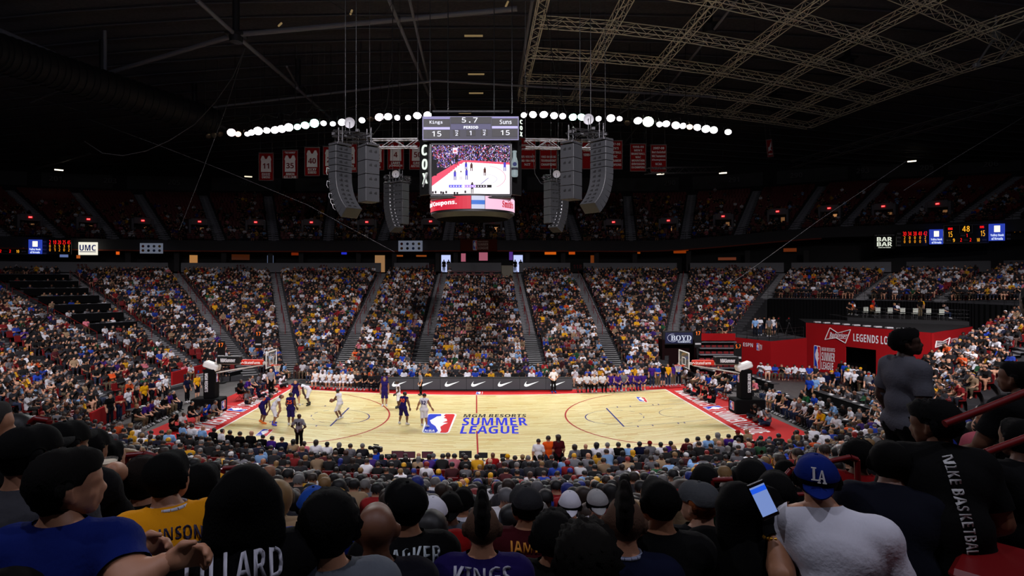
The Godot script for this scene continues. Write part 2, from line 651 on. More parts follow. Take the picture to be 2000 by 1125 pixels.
func build_concourse() -> void:
	# band of wall from t0 to t1 at offset d between two heights
	var bands := [
		["wall_parapet", -112.0, 53.0, 32.0, 9.0, 10.62, Color(0.42, 0.42, 0.43)],
		["wall_parapet", 54.5, 73.0, 32.0, 9.0, 10.62, Color(0.42, 0.42, 0.43)],
		["wall_parapet", 76.0, 112.0, 32.0, 9.0, 10.62, Color(0.30, 0.30, 0.31)],
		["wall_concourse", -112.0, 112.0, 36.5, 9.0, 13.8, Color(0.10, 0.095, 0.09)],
		["trim_fascia", -112.0, 112.0, 32.3, 12.35, 13.75, Color(0.16, 0.16, 0.17)],
		["trim_orange_line", -112.0, 60.0, 32.22, 12.18, 12.34, Color(0.45, 0.16, 0.05)],
	]
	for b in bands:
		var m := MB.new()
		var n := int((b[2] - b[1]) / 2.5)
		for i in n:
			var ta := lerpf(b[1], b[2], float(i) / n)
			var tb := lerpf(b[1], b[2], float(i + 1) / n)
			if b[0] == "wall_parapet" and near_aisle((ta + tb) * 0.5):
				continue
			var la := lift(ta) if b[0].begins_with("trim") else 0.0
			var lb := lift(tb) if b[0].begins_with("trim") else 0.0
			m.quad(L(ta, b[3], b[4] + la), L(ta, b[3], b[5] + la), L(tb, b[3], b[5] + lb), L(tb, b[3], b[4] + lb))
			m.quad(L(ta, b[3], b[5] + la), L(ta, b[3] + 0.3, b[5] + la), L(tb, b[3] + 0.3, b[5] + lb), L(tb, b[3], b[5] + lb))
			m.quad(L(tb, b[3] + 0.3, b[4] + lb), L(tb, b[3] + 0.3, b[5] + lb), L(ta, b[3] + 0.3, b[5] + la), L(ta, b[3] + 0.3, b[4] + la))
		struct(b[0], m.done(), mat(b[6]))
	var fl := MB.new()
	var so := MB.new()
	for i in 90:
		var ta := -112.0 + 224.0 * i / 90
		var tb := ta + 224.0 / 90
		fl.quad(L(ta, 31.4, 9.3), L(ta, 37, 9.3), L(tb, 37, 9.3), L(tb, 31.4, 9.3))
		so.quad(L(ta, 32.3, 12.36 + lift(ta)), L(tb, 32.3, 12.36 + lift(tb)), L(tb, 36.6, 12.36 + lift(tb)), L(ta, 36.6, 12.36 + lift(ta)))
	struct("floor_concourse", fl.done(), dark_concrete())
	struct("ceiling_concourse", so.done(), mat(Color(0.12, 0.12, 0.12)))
	# section numbers on the parapet
	for s in [[470, 115], [633, 116], [840, 117], [1128, 118], [1430, 119], [160, 113]]:
		var p := P(s[0], 522, 80.0)
		var q := on_ring(s[0], 31.9, 10.1)
		solo("section_number", text_mesh(str(s[1]), 0.0, 0.55, 0.03), mat(Color(0.33, 0.07, 0.07)), "dark red section number one hundred %s on the grey wall above the lower stand" % number_words(s[1] - 100), "sign", facing(q, -q), "section numbers")
	# pillars, lit doorways and pub windows of the concourse
	for px in [250, 345, 437, 528, 588, 700, 770, 855, 890, 1030, 1100, 1165, 1240, 1345, 1460, 1575]:
		var q := on_ring(px, 33.6, 0)
		var m := MB.new()
		m.cbox(Vector3(0, 10.9, 0), Vector3(0.7, 3.0, 0.7), 0.05)
		var o := struct("pillar", m.done(), mat(Color(0.14, 0.13, 0.13)))
		o.transform = facing(q, -q)
	var doors := [[742, 18, Color(1.0, 0.75, 0.5), 1.2], [871, 17, Color(0.75, 0.8, 1.0), 4.5], [1012, 17, Color(0.75, 0.8, 1.0), 4.5], [1160, 12, Color(1.0, 0.5, 0.2), 0.5], [378, 12, Color(1.0, 0.7, 0.4), 1.6], [528, 10, Color(0.7, 0.8, 1.0), 1.0]]
	for d in doors:
		var q := on_ring(d[0], 36.3, 9.35)
		var w: float = d[1] / F * Vector2(q.x, q.z).length() * 1.05
		var root := Node3D.new()
		root.name = "door"
		root.transform = facing(q, -q)
		add_child(root, true)
		root.set_meta("kind", "structure")
		var fr := MB.new()
		for sx in [-1.0, 1.0]:
			fr.cbox(Vector3(sx * (w * 0.5 + 0.08), 1.25, 0.05), Vector3(0.16, 2.5, 0.3), 0.02)
		fr.cbox(Vector3(0, 2.56, 0.05), Vector3(w + 0.32, 0.16, 0.3), 0.02)
		part(root, "frame", fr.done(), mat(Color(0.2, 0.19, 0.19)))
		var pn := MB.new()
		pn.box(Vector3(0, 1.25, 0.02), Vector3(w, 2.5, 0.04))
		part(root, "lit_opening", pn.done(), glow(d[2], d[3] * 0.17))
	var wins := [[1075, 495, 22, 5, Color(1.0, 0.45, 0.1), 1.2], [1117, 495, 12, 5, Color(1.0, 0.4, 0.1), 0.9], [580, 498, 20, 5, Color(0.9, 0.3, 0.1), 0.35], [780, 500, 14, 3, Color(1.0, 0.5, 0.2), 0.5], [823, 500, 20, 3, Color(1.0, 0.5, 0.2), 0.5], [672, 496, 10, 4, Color(0.2, 0.25, 1.0), 1.0], [700, 500, 8, 6, Color(0.25, 0.25, 1.0), 0.9], [1243, 494, 14, 6, Color(1.0, 0.45, 0.15), 0.5], [1330, 494, 26, 6, Color(1.0, 0.4, 0.1), 0.4], [905, 503, 9, 16, Color(0.9, 0.5, 0.6), 0.9], [944, 501, 17, 16, Color(0.9, 0.5, 0.6), 0.9], [998, 500, 7, 16, Color(0.5, 0.3, 0.8), 0.7], [1420, 508, 30, 5, Color(1.0, 0.5, 0.3), 0.2], [470, 505, 30, 10, Color(0.8, 0.4, 0.2), 0.12], [230, 501, 5, 5, Color(1.0, 0.4, 0.1), 1.5], [153, 508, 5, 5, Color(1.0, 0.5, 0.2), 0.8], [125, 505, 11, 8, Color(0.6, 0.7, 1.0), 0.7], [1543, 494, 20, 6, Color(1.0, 0.45, 0.15), 0.2]]
	for w in wins:
		var q := on_ring(w[0], 35.9, 0)
		var r := Vector2(q.x, q.z).length()
		q.y = H - (w[1] - CY) / F * r
		var ww: float = w[2] / F * r
		var hh: float = w[3] / F * r
		var root := Node3D.new()
		root.name = "window"
		root.transform = facing(q, -q)
		add_child(root, true)
		root.set_meta("kind", "structure")
		var fr := MB.new()
		fr.cbox(Vector3(0, 0, -0.06), Vector3(ww + 0.16, hh + 0.16, 0.08), 0.02)
		part(root, "frame", fr.done(), mat(Color(0.08, 0.08, 0.08)))
		var pn := MB.new()
		pn.cbox(Vector3(0, 0, 0), Vector3(ww, hh, 0.06), 0.01)
		part(root, "pane", pn.done(), glow(w[4], w[5] * 0.35))

func near_aisle(t: float) -> bool:
	for a in AISLES:
		if absf(a - t) < 1.0:
			return true
	return false

# the point of the ring at offset d that is seen in the column px
func on_ring(px: float, d: float, y: float) -> Vector3:
	var th := (px - CX) / F
	var lo := -115.0
	var hi := 115.0
	for i in 40:
		var md := (lo + hi) * 0.5
		var p := loop_uv(md, d)
		if atan2(p.x - U0, p.y) < th:
			lo = md
		else:
			hi = md
	return L((lo + hi) * 0.5, d, y)

func t_of(px: float, d: float) -> float:
	var th := (px - CX) / F
	var lo := -115.0
	var hi := 115.0
	for i in 40:
		var md := (lo + hi) * 0.5
		var p := loop_uv(md, d)
		if atan2(p.x - U0, p.y) < th:
			lo = md
		else:
			hi = md
	return (lo + hi) * 0.5

func build_upper_deck() -> void:
	for i in AISLES_UP.size() - 1:
		var m := MB.new()
		var t0: float = AISLES_UP[i]
		var t1: float = AISLES_UP[i + 1]
		for k in 29:
			var d := 33.0 + k * 0.86
			for j in 4:
				var ta := lerpf(t0, t1, j / 4.0)
				var tb := lerpf(t0, t1, (j + 1) / 4.0)
				var ya := up_y(ta, d)
				var yb := up_y(tb, d)
				m.quad(L(ta, d, ya), L(ta, d + 0.86, ya), L(tb, d + 0.86, yb), L(tb, d, yb))
				m.quad(L(ta, d, up_y(ta, d - 0.86) if k > 0 else ya - 0.4), L(ta, d, ya), L(tb, d, yb), L(tb, d, up_y(tb, d - 0.86) if k > 0 else yb - 0.4))
		struct("floor_upper_tier", m.done(), dark_concrete())
	for t in AISLES_UP:
		var m := MB.new()
		for q in range(0, 58):
			var d: float = 33.0 + q * 0.43
			var dt := 0.75 / t_len(t, d)
			var y := up_y(t, d) + 0.05
			m.quad(L(t - dt, d, y - 0.25), L(t - dt, d, y), L(t + dt, d, y), L(t + dt, d, y - 0.25))
			m.quad(L(t - dt, d, y), L(t - dt, d + 0.43, y), L(t + dt, d + 0.43, y), L(t + dt, d, y))
		struct("stairs_upper", m.done(), rough_mat("pale concrete", Color(0.52, 0.52, 0.54), Color(0.62, 0.62, 0.64), 0.03, 0.4), "pale concrete stairs of the upper deck")
	# portals beside the stairs, with a red exit sign over each
	var n := 0
	for t in AISLES_UP:
		if absf(t) > 90.0:
			continue
		var d := 36.5
		var tt: float = t - 2.6 / t_len(t, d)
		var q := L(tt, d, up_y(t, d) - 0.5)
		var root := Node3D.new()
		root.name = "portal_wall"
		root.transform = facing(q, L(tt, d - 1.0, 0) - L(tt, d, 0))
		add_child(root, true)
		root.set_meta("kind", "structure")
		var m := MB.new()
		m.cbox(Vector3(-1.25, 1.2, 0), Vector3(0.3, 2.6, 1.6), 0.03)
		m.cbox(Vector3(1.25, 1.2, 0), Vector3(0.3, 2.6, 1.6), 0.03)
		m.cbox(Vector3(0, 2.2, 0), Vector3(2.2, 0.9, 1.6), 0.03)
		part(root, "surround", m.done(), rough_mat("portal", Color(0.36, 0.36, 0.38), Color(0.44, 0.44, 0.46), 0.03, 0.5))
		var bk := MB.new()
		bk.box(Vector3(0, 0.8, -0.7), Vector3(2.2, 1.9, 0.1))
		part(root, "passage", bk.done(), mat(Color(0.10, 0.09, 0.08)))
		var lp := MB.new()
		lp.cbox(Vector3(0.5, 1.1, -0.6), Vector3(0.5, 0.7, 0.06), 0.02)
		part(root, "lit_passage_lamp", lp.done(), glow(Color(1.0, 0.7, 0.45), 0.12 if n % 3 else 0.3))
		var sgn := root.transform * Vector3(0, 2.2, 0.86)
		var ex := thing("exit_sign", "small red exit sign over the portal, %s" % portal_words(t), "exit sign", Transform3D(root.transform.basis, sgn), "exit signs of the upper deck")
		var eb := MB.new()
		eb.cbox(Vector3.ZERO, Vector3(0.46, 0.26, 0.10), 0.02)
		part(ex, "housing", eb.done(), glow(Color(1.0, 0.06, 0.08), 0.7))
		part(ex, "lettering", text_mesh("EXIT", 0.36, 0.15, 0.02), glow(Color(1.0, 0.5, 0.5), 1.5), at(Vector3(0, 0, 0.06)))
		n += 1
	# rail along the front of the upper deck, wall behind its last row, with pale panels
	var rl := MB.new()
	var wl := MB.new()
	var pnl := MB.new()
	for i in 100:
		var ta := -108.0 + 216.0 * i / 100
		var tb := ta + 2.16
		for h in [0.35, 0.7, 1.0]:
			rl.tube(L(ta, 32.7, 13.75 + lift(ta) + h), L(tb, 32.7, 13.75 + lift(tb) + h), 0.03, 4, -1.0, false)
		rl.tube(L(ta, 32.7, 13.7 + lift(ta)), L(ta, 32.7, 14.75 + lift(ta)), 0.03, 4)
		wl.quad(L(ta, 58, up_y(ta, 57) - 0.5), L(ta, 58, 33), L(tb, 58, 33), L(tb, 58, up_y(tb, 57) - 0.5))
		if i % 6 < 5:
			var ya := up_y(ta, 58) + 0.9
			var yb := up_y(tb, 58) + 0.9
			pnl.quad(L(ta, 57.9, ya), L(ta, 57.9, ya + 2.4), L(tb, 57.9, yb + 2.4), L(tb, 57.9, yb))
	struct("trim_rail", rl.done(), mat(Color(0.25, 0.25, 0.26), 0.5, 0.6), "grey pipe rail along the front of the upper deck")
	struct("wall_upper", wl.done(), mat(Color(0.12, 0.12, 0.13)))
	struct("trim_panel_band", pnl.done(), mat(Color(0.26, 0.26, 0.27)))
	for s in [[108, 201], [215, 203], [340, 205], [480, 207], [1308, 290], [1433, 291], [1555, 290], [1685, 293], [1810, 205], [1935, 206]]:
		var q := on_ring(s[0], 57.2, 0)
		var tt := t_of(s[0], 57.8)
		q.y = up_y(tt, 58) + 2.2
		solo("upper_section_number", text_mesh(str(s[1]), 0.0, 0.9, 0.04), mat(Color(0.40, 0.40, 0.41)), "faint grey section number above the %s" % portal_words(tt), "sign", facing(q, -q), "upper section numbers")

func portal_words(t: float) -> String:
	var n := ["first", "second", "third", "fourth", "fifth", "sixth", "seventh", "eighth", "ninth", "tenth", "eleventh"]
	var k := 0
	for a in AISLES_UP:
		if signf(a) == signf(t) and absf(a) < absf(t) - 1.0:
			k += 1
	return "%s upper aisle %s of the scoreboard" % [n[mini(k, 10)], "left" if t < 0 else "right"]

func roof_y(x: float, z: float) -> float:
	var q := Vector2(x, z + 40.0).length()
	return 35.0 - 7.0 * smoothstep(20.0, 110.0, q)

func build_roof() -> void:
	var m := MB.new()
	for i in 24:
		for j in 15:
			var x0 := -119.0 + 238.0 * i / 24
			var x1 := x0 + 238.0 / 24
			var z0 := -131.0 + 146.0 * j / 15
			var z1 := z0 + 146.0 / 15
			m.quad(Vector3(x0, roof_y(x0, z0), z0), Vector3(x0, roof_y(x0, z1), z1), Vector3(x1, roof_y(x1, z1), z1), Vector3(x1, roof_y(x1, z0), z0))
	m.box(Vector3(0, 37.0, -58), Vector3(240, 0.4, 148))
	struct("ceiling", m.done(), rough_mat("roof deck", Color(0.25, 0.25, 0.28), Color(0.33, 0.33, 0.36), 0.05, 0.15))
	# purlins under the deck, main beams with nodes
	var pu := MB.new()
	for i in 40:
		var z := -118.0 + i * 3.0
		for j in 16:
			var x0 := -104.0 + j * 13.0
			pu.tube(Vector3(x0, roof_y(x0, z) - 0.25, z), Vector3(x0 + 13.0, roof_y(x0 + 13.0, z) - 0.25, z), 0.10, 4, -1.0, false)
	struct("ceiling_purlins", pu.done(), mat(Color(0.26, 0.26, 0.29), 0.7))
	var steel := mat(Color(0.42, 0.42, 0.45), 0.6)
	# tubes as seen, each from one pixel to another at a height
	var beams := [
		[0, 60, 195, 143, 29.5, 0.22], [195, 143, 455, 257, 29.5, 0.20], [210, 143, 460, 68, 30.0, 0.22], [460, 68, 1010, 17, 30.0, 0.22],
		[385, 0, 460, 68, 30.0, 0.18], [465, 72, 580, 172, 30.0, 0.20], [580, 172, 655, 240, 29.0, 0.15], [195, 143, 60, 200, 29.5, 0.12],
		[205, 143, 205, 40, 29.5, 0.2], [370, 215, 850, 158, 29.0, 0.14], [850, 158, 1400, 190, 29.0, 0.12], [760, 0, 853, 222, 30.0, 0.16], [800, 0, 846, 200, 30.0, 0.12],
		[1040, 0, 1012, 175, 30.5, 0.14], [1440, 0, 1180, 330, 30.5, 0.12], [1310, 170, 1080, 290, 29.0, 0.10], [560, 130, 585, 175, 30.0, 0.10], [0, 350, 175, 300, 27.5, 0.2]]
	for b in beams:
		var mb := MB.new()
		var p := P(b[0], b[1], F * (b[4] - H) / maxf(CY - b[1], 120.0))
		var q := P(b[2], b[3], F * (b[4] - H) / maxf(CY - b[3], 120.0))
		if b[0] == 205:
			q = p + Vector3(0, 5, 0)
		mb.tube(p, q, b[5], 8)
		var o := struct("ceiling_beam", mb.done(), steel, "dark steel tube of the roof frame")
	for nd in [[200, 143, 29.5], [461, 68, 30.0], [582, 173, 30.0], [380, 215, 29.2], [1385, 50, 31.0], [1278, 165, 31.0], [1512, 190, 31.0], [1655, 115, 31.0]]:
		var mb := MB.new()
		var p := P(nd[0], nd[1], F * (nd[2] - H) / (CY - nd[1]))
		mb.lathe(p - Vector3(0, 0.7, 0), Vector3.UP, [Vector2(0, 0), Vector2(0.55, 0.05), Vector2(0.6, 0.7), Vector2(0.3, 0.9), Vector2(0.3, 4.0), Vector2(0, 4.0)], 10)
		mb.cbox(p, Vector3(1.6, 0.25, 1.2), 0.05)
		struct("ceiling_node", mb.done(), mat(Color(0.12, 0.12, 0.135), 0.6, 0.3), "steel node of the roof frame with a post above it")
	# the ribbed air duct along the side
	var du := MB.new()
	var pts := []
	for i in 9:
		pts.append(P(lerpf(-60, 420, i / 8.0), lerpf(85, 240, i / 8.0), lerpf(45, 66, i / 8.0)))
	for i in 8:
		du.tube(pts[i], pts[i + 1], 1.5, 16, -1.0, false)
		for j in 4:
			var c: Vector3 = pts[i].lerp(pts[i + 1], j / 4.0)
			var dd: Vector3 = (pts[i + 1] - pts[i]).normalized() * 0.08
			du.tube(c - dd, c + dd, 1.62, 16)
	solo("air_duct", du.done(), mat(Color(0.10, 0.10, 0.11), 0.6, 0.2), "wide round ribbed air duct under the dark roof", "duct")

# ---------- the court ----------
func wood_texture() -> ImageTexture:
	var w := 1024
	var h := 512
	var im := Image.create(w, h, false, Image.FORMAT_RGB8)
	var r := RandomNumberGenerator.new()
	r.seed = 5
	for row in 64:
		var x := r.randi_range(-120, 0)
		while x < w:
			var len_ := r.randi_range(70, 230)
			var q := r.randf()
			var c := Color(0.85, 0.77, 0.49).lerp(Color(0.92, 0.86, 0.62), r.randf())
			if q > 0.9:
				c = Color(0.78, 0.61, 0.29).lerp(Color(0.83, 0.71, 0.42), r.randf())
			elif q < 0.2:
				c = Color(0.94, 0.90, 0.69)
			im.fill_rect(Rect2i(x, row * 8, len_, 8), c)
			for g in 5:
				var gx := x + r.randi_range(0, len_)
				im.fill_rect(Rect2i(gx, row * 8 + r.randi_range(0, 7), r.randi_range(15, 60), 1), c.darkened(0.07))
			im.fill_rect(Rect2i(x, row * 8, 1, 8), c.darkened(0.25))
			x += len_
		im.fill_rect(Rect2i(0, row * 8, w, 1), Color(0.83, 0.75, 0.50))
	return ImageTexture.create_from_image(im)

func plan_sheet(u0: float, u1: float, v0: float, v1: float, nu: int, nv: int, y: float) -> MB:
	var m := MB.new()
	for i in nu:
		for j in nv:
			var a := lerpf(u0, u1, float(i) / nu)
			var b := lerpf(u0, u1, float(i + 1) / nu)
			var c := lerpf(v0, v1, float(j) / nv)
			var d := lerpf(v0, v1, float(j + 1) / nv)
			m.quad(W(a, c, y), W(a, d, y), W(b, d, y), W(b, c, y), Vector2(a / 7.6, c / 3.8), Vector2(b / 7.6, d / 3.8))
	return m

# a painted stripe along plan points
func stripe(m: MB, pts: Array, w: float, y: float) -> void:
	for i in pts.size() - 1:
		var a: Vector2 = pts[i]
		var b: Vector2 = pts[i + 1]
		var s := (b - a).orthogonal().normalized() * w * 0.5
		var k := maxi(1, int((b - a).length() / 1.0))
		for j in k:
			var p := a.lerp(b, float(j) / k)
			var q := a.lerp(b, float(j + 1) / k)
			m.quad(W(p.x - s.x, p.y - s.y, y), W(p.x + s.x, p.y + s.y, y), W(q.x + s.x, q.y + s.y, y), W(q.x - s.x, q.y - s.y, y))

func arc(c: Vector2, r: float, g0: float, g1: float, n := 24) -> Array:
	var o := []
	for i in n + 1:
		var g := deg_to_rad(lerpf(g0, g1, float(i) / n))
		o.append(c + Vector2(cos(g), sin(g)) * r)
	return o

# a flat thing given in the unit square, laid on the floor between four corners (bl, br, tr, tl)
func lay(src: ArrayMesh, c: Array, y: float) -> ArrayMesh:
	var a := src.surface_get_arrays(0)
	var v: PackedVector3Array = a[Mesh.ARRAY_VERTEX]
	var n := PackedVector3Array()
	var o := PackedVector3Array()
	o.resize(v.size())
	n.resize(v.size())
	for i in v.size():
		var s := v[i].x
		var t := v[i].y
		var p: Vector3 = (c[0] as Vector3).lerp(c[1], s).lerp((c[3] as Vector3).lerp(c[2], s), t)
		o[i] = Vector3(p.x, y + v[i].z * 0.004, p.z)
		n[i] = Vector3.UP
	a[Mesh.ARRAY_VERTEX] = o
	a[Mesh.ARRAY_NORMAL] = n
	a[Mesh.ARRAY_TANGENT] = null
	var m := ArrayMesh.new()
	m.add_surface_from_arrays(Mesh.PRIMITIVE_TRIANGLES, a)
	return m

func unit_text(s: String, face := "Droid Sans") -> ArrayMesh:
	var a := text_arrays(s, 1.0, 1.0, 0.0001, face)
	var v: PackedVector3Array = a[Mesh.ARRAY_VERTEX]
	for i in v.size():
		v[i] = Vector3(v[i].x + 0.5, v[i].y + 0.5, 0)
	a[Mesh.ARRAY_VERTEX] = v
	return front_only(a)

# only the faces of the lettering that look along +z, for paint on a surface
func front_only(a: Array) -> ArrayMesh:
	var n: PackedVector3Array = a[Mesh.ARRAY_NORMAL]
	var ix: PackedInt32Array = a[Mesh.ARRAY_INDEX]
	var keep := PackedInt32Array()
	for i in range(0, ix.size(), 3):
		if n[ix[i]].z > 0.5:
			keep.append_array(ix.slice(i, i + 3))
	a[Mesh.ARRAY_INDEX] = keep
	var m := ArrayMesh.new()
	m.add_surface_from_arrays(Mesh.PRIMITIVE_TRIANGLES, a)
	return m

# the league emblem in the unit square: [mesh, colour] in painting order
func emblem() -> Array:
	if unit_cache.has("emblem"):
		return unit_cache["emblem"]
	var base := MB.new()
	var rr := rounded_rect(1.0, 1.0, 0.10)
	for i in rr.size():
		rr[i] = rr[i] + Vector2(0.5, 0.5)
	base.poly(rr, 0.0)
	var blue := MB.new()
	blue.poly(PackedVector2Array([Vector2(0.06, 0.07), Vector2(0.12, 0.03), Vector2(0.52, 0.03), Vector2(0.57, 0.11), Vector2(0.42, 0.33), Vector2(0.24, 0.47), Vector2(0.20, 0.55), Vector2(0.16, 0.62), Vector2(0.30, 0.76), Vector2(0.36, 0.84), Vector2(0.50, 0.87), Vector2(0.47, 0.97), Vector2(0.12, 0.97), Vector2(0.06, 0.93)]), 0.0, Transform3D(Basis(), Vector3(0, 0, 0.5)))
	var red := MB.new()
	red.poly(PackedVector2Array([Vector2(0.62, 0.97), Vector2(0.58, 0.88), Vector2(0.66, 0.82), Vector2(0.60, 0.76), Vector2(0.72, 0.70), Vector2(0.76, 0.60), Vector2(0.62, 0.52), Vector2(0.82, 0.50), Vector2(0.70, 0.42), Vector2(0.60, 0.30), Vector2(0.68, 0.13), Vector2(0.66, 0.03), Vector2(0.88, 0.03), Vector2(0.94, 0.07), Vector2(0.94, 0.93), Vector2(0.88, 0.97)]), 0.0, Transform3D(Basis(), Vector3(0, 0, 0.5)))
	var t := text_arrays("NBA", 0.36, 0.10, 0.001)
	var v: PackedVector3Array = t[Mesh.ARRAY_VERTEX]
	for i in v.size():
		v[i] = Vector3(v[i].x + 0.28, v[i].y + 0.105, 1.0)
	t[Mesh.ARRAY_VERTEX] = v
	var tm := front_only(t)
	unit_cache["emblem"] = [[base.done(), Color(0.92, 0.92, 0.92)], [blue.done(), Color(0.07, 0.20, 0.72)], [red.done(), Color(0.78, 0.10, 0.12)], [tm, Color(0.95, 0.95, 0.95)]]
	return unit_cache["emblem"]

func floor_emblem(parent: Node, c: Array) -> void:
	var names := ["emblem_ground", "emblem_blue", "emblem_red", "emblem_lettering"]
	var e := emblem()
	for i in 4:
		part(parent, names[i], lay(e[i][0], c, 0.006 + i * 0.002), paint(e[i][1]))

# the emblem upright on a wall: w by h, in the frame xf
func wall_emblem(parent: Node, w: float, h: float, xf: Transform3D) -> void:
	var names := ["emblem_ground", "emblem_blue", "emblem_red", "emblem_lettering"]
	var e := emblem()
	for i in 4:
		var b := Transform3D(Basis(Vector3(w, 0, 0), Vector3(0, h, 0), Vector3(0, 0, 0.004)), Vector3(-w * 0.5, -h * 0.5, 0.004 * i))
		part(parent, names[i], e[i][0], mat(e[i][1], 0.6), xf * b)

func paint(c: Color) -> StandardMaterial3D:
	var key := ["paint", c]
	if not mats.has(key):
		var m := StandardMaterial3D.new()
		m.albedo_color = c
		m.roughness = 0.5
		m.metallic_specular = 0.22
		mats[key] = m
	return mats[key]

func build_court() -> void:
	var wm := StandardMaterial3D.new()
	wm.albedo_texture = wood_texture()
	wm.roughness = 0.32
	wm.clearcoat_enabled = true
	wm.clearcoat = 0.25
	wm.clearcoat_roughness = 0.2
	var court := Node3D.new()
	court.name = "floor_court"
	add_child(court)
	court.set_meta("kind", "structure")
	court.set_meta("label", "pale varnished maple basketball court with painted lines and emblems")
	part(court, "boards", plan_sheet(-COURT_A, COURT_A, V_NEAR, V_FAR, 60, 30, 0.0).done(), wm)
	var red := paint(Color(0.74, 0.12, 0.12))
	var ap := plan_sheet(-17.7, 17.7, V_NEAR - 1.2, V_FAR + 1.6, 60, 20, -0.012)
	var apron := struct("floor_apron", ap.done(), red, "bright red painted apron round the wooden court")
	var lines := MB.new()
	var white := MB.new()
	var blue := MB.new()
	var grey := MB.new()
	var vm := (V_NEAR + V_FAR) * 0.5
	stripe(white, [Vector2(-COURT_A, V_NEAR), Vector2(-COURT_A, V_FAR), Vector2(COURT_A, V_FAR), Vector2(COURT_A, V_NEAR), Vector2(-COURT_A, V_NEAR)], 0.10, 0.004)
	stripe(lines, [Vector2(0.1, V_NEAR), Vector2(0.0, vm - 2.4)], 0.09, 0.004)
	stripe(lines, [Vector2(-0.05, vm + 1.9), Vector2(-0.1, V_FAR)], 0.09, 0.004)
	for s in [-1.0, 1.0]:
		var bx := Vector2(s * (COURT_A - 1.6), vm)
		var arcp := arc(bx, 7.24, 90.0 - s * 22.0, 270.0 + s * 22.0, 40) if s > 0 else arc(bx, 7.24, -68.0, 68.0, 40)
		if s > 0:
			arcp = arc(bx, 7.24, 112.0, 248.0, 40)
		stripe(lines, arcp, 0.10, 0.004)
		for w in [-1.0, 1.0]:
			stripe(lines, [Vector2(s * COURT_A, vm + w * 6.7), Vector2(s * (COURT_A - 4.3), vm + w * 6.7)], 0.06, 0.004)
			stripe(grey, [Vector2(s * COURT_A, vm + w * 2.44), Vector2(s * (COURT_A - 5.8), vm + w * 2.44)], 0.05, 0.004)
			for q in [2.1, 2.5, 4.1, 5.0]:
				stripe(blue, [Vector2(s * (COURT_A - q), vm + w * 2.5), Vector2(s * (COURT_A - q), vm + w * 2.75)], 0.07, 0.005)
		stripe(blue, [Vector2(s * (COURT_A - 5.8), vm - 2.44), Vector2(s * (COURT_A - 5.8), vm + 2.44)], 0.10, 0.005)
		var fc := Vector2(s * (COURT_A - 5.8), vm)
		stripe(grey, arc(fc, 1.83, 90, 270, 24) if s > 0 else arc(fc, 1.83, -90, 90, 24), 0.05, 0.004)
		stripe(blue, arc(fc, 1.83, 145, 215, 12) if s > 0 else arc(fc, 1.83, -35, 35, 12), 0.07, 0.005)
		for q in 6:
			var g0 := -80.0 + q * 28.0
			var dash := arc(fc, 1.83, g0, g0 + 13.0, 3) if s > 0 else arc(fc, 1.83, 180 + g0, 180 + g0 + 13.0, 3)
			stripe(blue if q in [2, 3] else grey, dash, 0.05, 0.004)
		stripe(grey, arc(bx, 1.22, 90, 270, 16) if s > 0 else arc(bx, 1.22, -90, 90, 16), 0.05, 0.004)
	part(court, "boundary_line", white.done(), paint(Color(0.90, 0.90, 0.88)))
	part(court, "red_lines", lines.done(), paint(Color(0.62, 0.10, 0.08)))
	part(court, "blue_lines", blue.done(), paint(Color(0.06, 0.10, 0.45)))
	part(court, "grey_lines", grey.done(), paint(Color(0.45, 0.45, 0.46)))
	var q4 := func(a: Array) -> Array:
		return [G(a[0], a[1]), G(a[2], a[3]), G(a[4], a[5]), G(a[6], a[7])]
	floor_emblem(court, q4.call([823, 846, 877, 847, 893, 808, 834, 808]))
	part(court, "court_lettering", lay(unit_text("MGM RESORTS"), q4.call([905, 815, 1027, 815, 1028, 809, 907, 809]), 0.006), paint(Color(0.04, 0.04, 0.04)))
	part(court, "court_lettering", lay(unit_text("SUMMER"), q4.call([902, 831, 1031, 831, 1028, 816, 905, 816]), 0.006), paint(Color(0.03, 0.10, 0.78)))
	part(court, "court_lettering", lay(unit_text("LEAGUE"), q4.call([898, 847, 1013, 847, 1012, 832, 903, 832]), 0.006), paint(Color(0.03, 0.10, 0.78)))
	floor_emblem(court, q4.call([497, 851, 521, 853, 535, 839, 513, 838]))
	floor_emblem(court, q4.call([1249, 784, 1266, 786, 1260, 777, 1241, 775]))
	floor_emblem(court, q4.call([929, 770, 942, 770, 943, 765, 931, 765]))
	# lettering along both ends of the apron
	for s in [-1.0, 1.0]:
		var uu := func(k: float) -> float: return s * (COURT_A + k)
		var words := [["MGM RESORTS", 0.06, 0.42], ["", 0.44, 0.53], ["SUMMER LEAGUE", 0.55, 0.93]]
		for w in words:
			var f0: float = w[1]
			var f1: float = w[2]
			var va := lerpf(V_NEAR, V_FAR, f0) if s < 0 else lerpf(V_FAR, V_NEAR, f0)
			var vb := lerpf(V_NEAR, V_FAR, f1) if s < 0 else lerpf(V_FAR, V_NEAR, f1)
			var c := [W(uu.call(0.45), va, 0), W(uu.call(0.45), vb, 0), W(uu.call(1.65), vb, 0), W(uu.call(1.65), va, 0)]
			if w[0] == "":
				floor_emblem(apron, c)
			else:
				part(apron, "apron_lettering", lay(unit_text(w[0]), c, 0.004), paint(Color(0.92, 0.90, 0.90)))
	var tick := MB.new()
	for s in [-1.0, 1.0]:
		for q in [30.5, 33.0, 38.5, 41.0]:
			stripe(tick, [Vector2(s * 15.0, q + 3), Vector2(s * 17.2, q + 3)], 0.06, 0.0)
	part(apron, "white_ticks", tick.done(), paint(Color(0.85, 0.8, 0.8)))

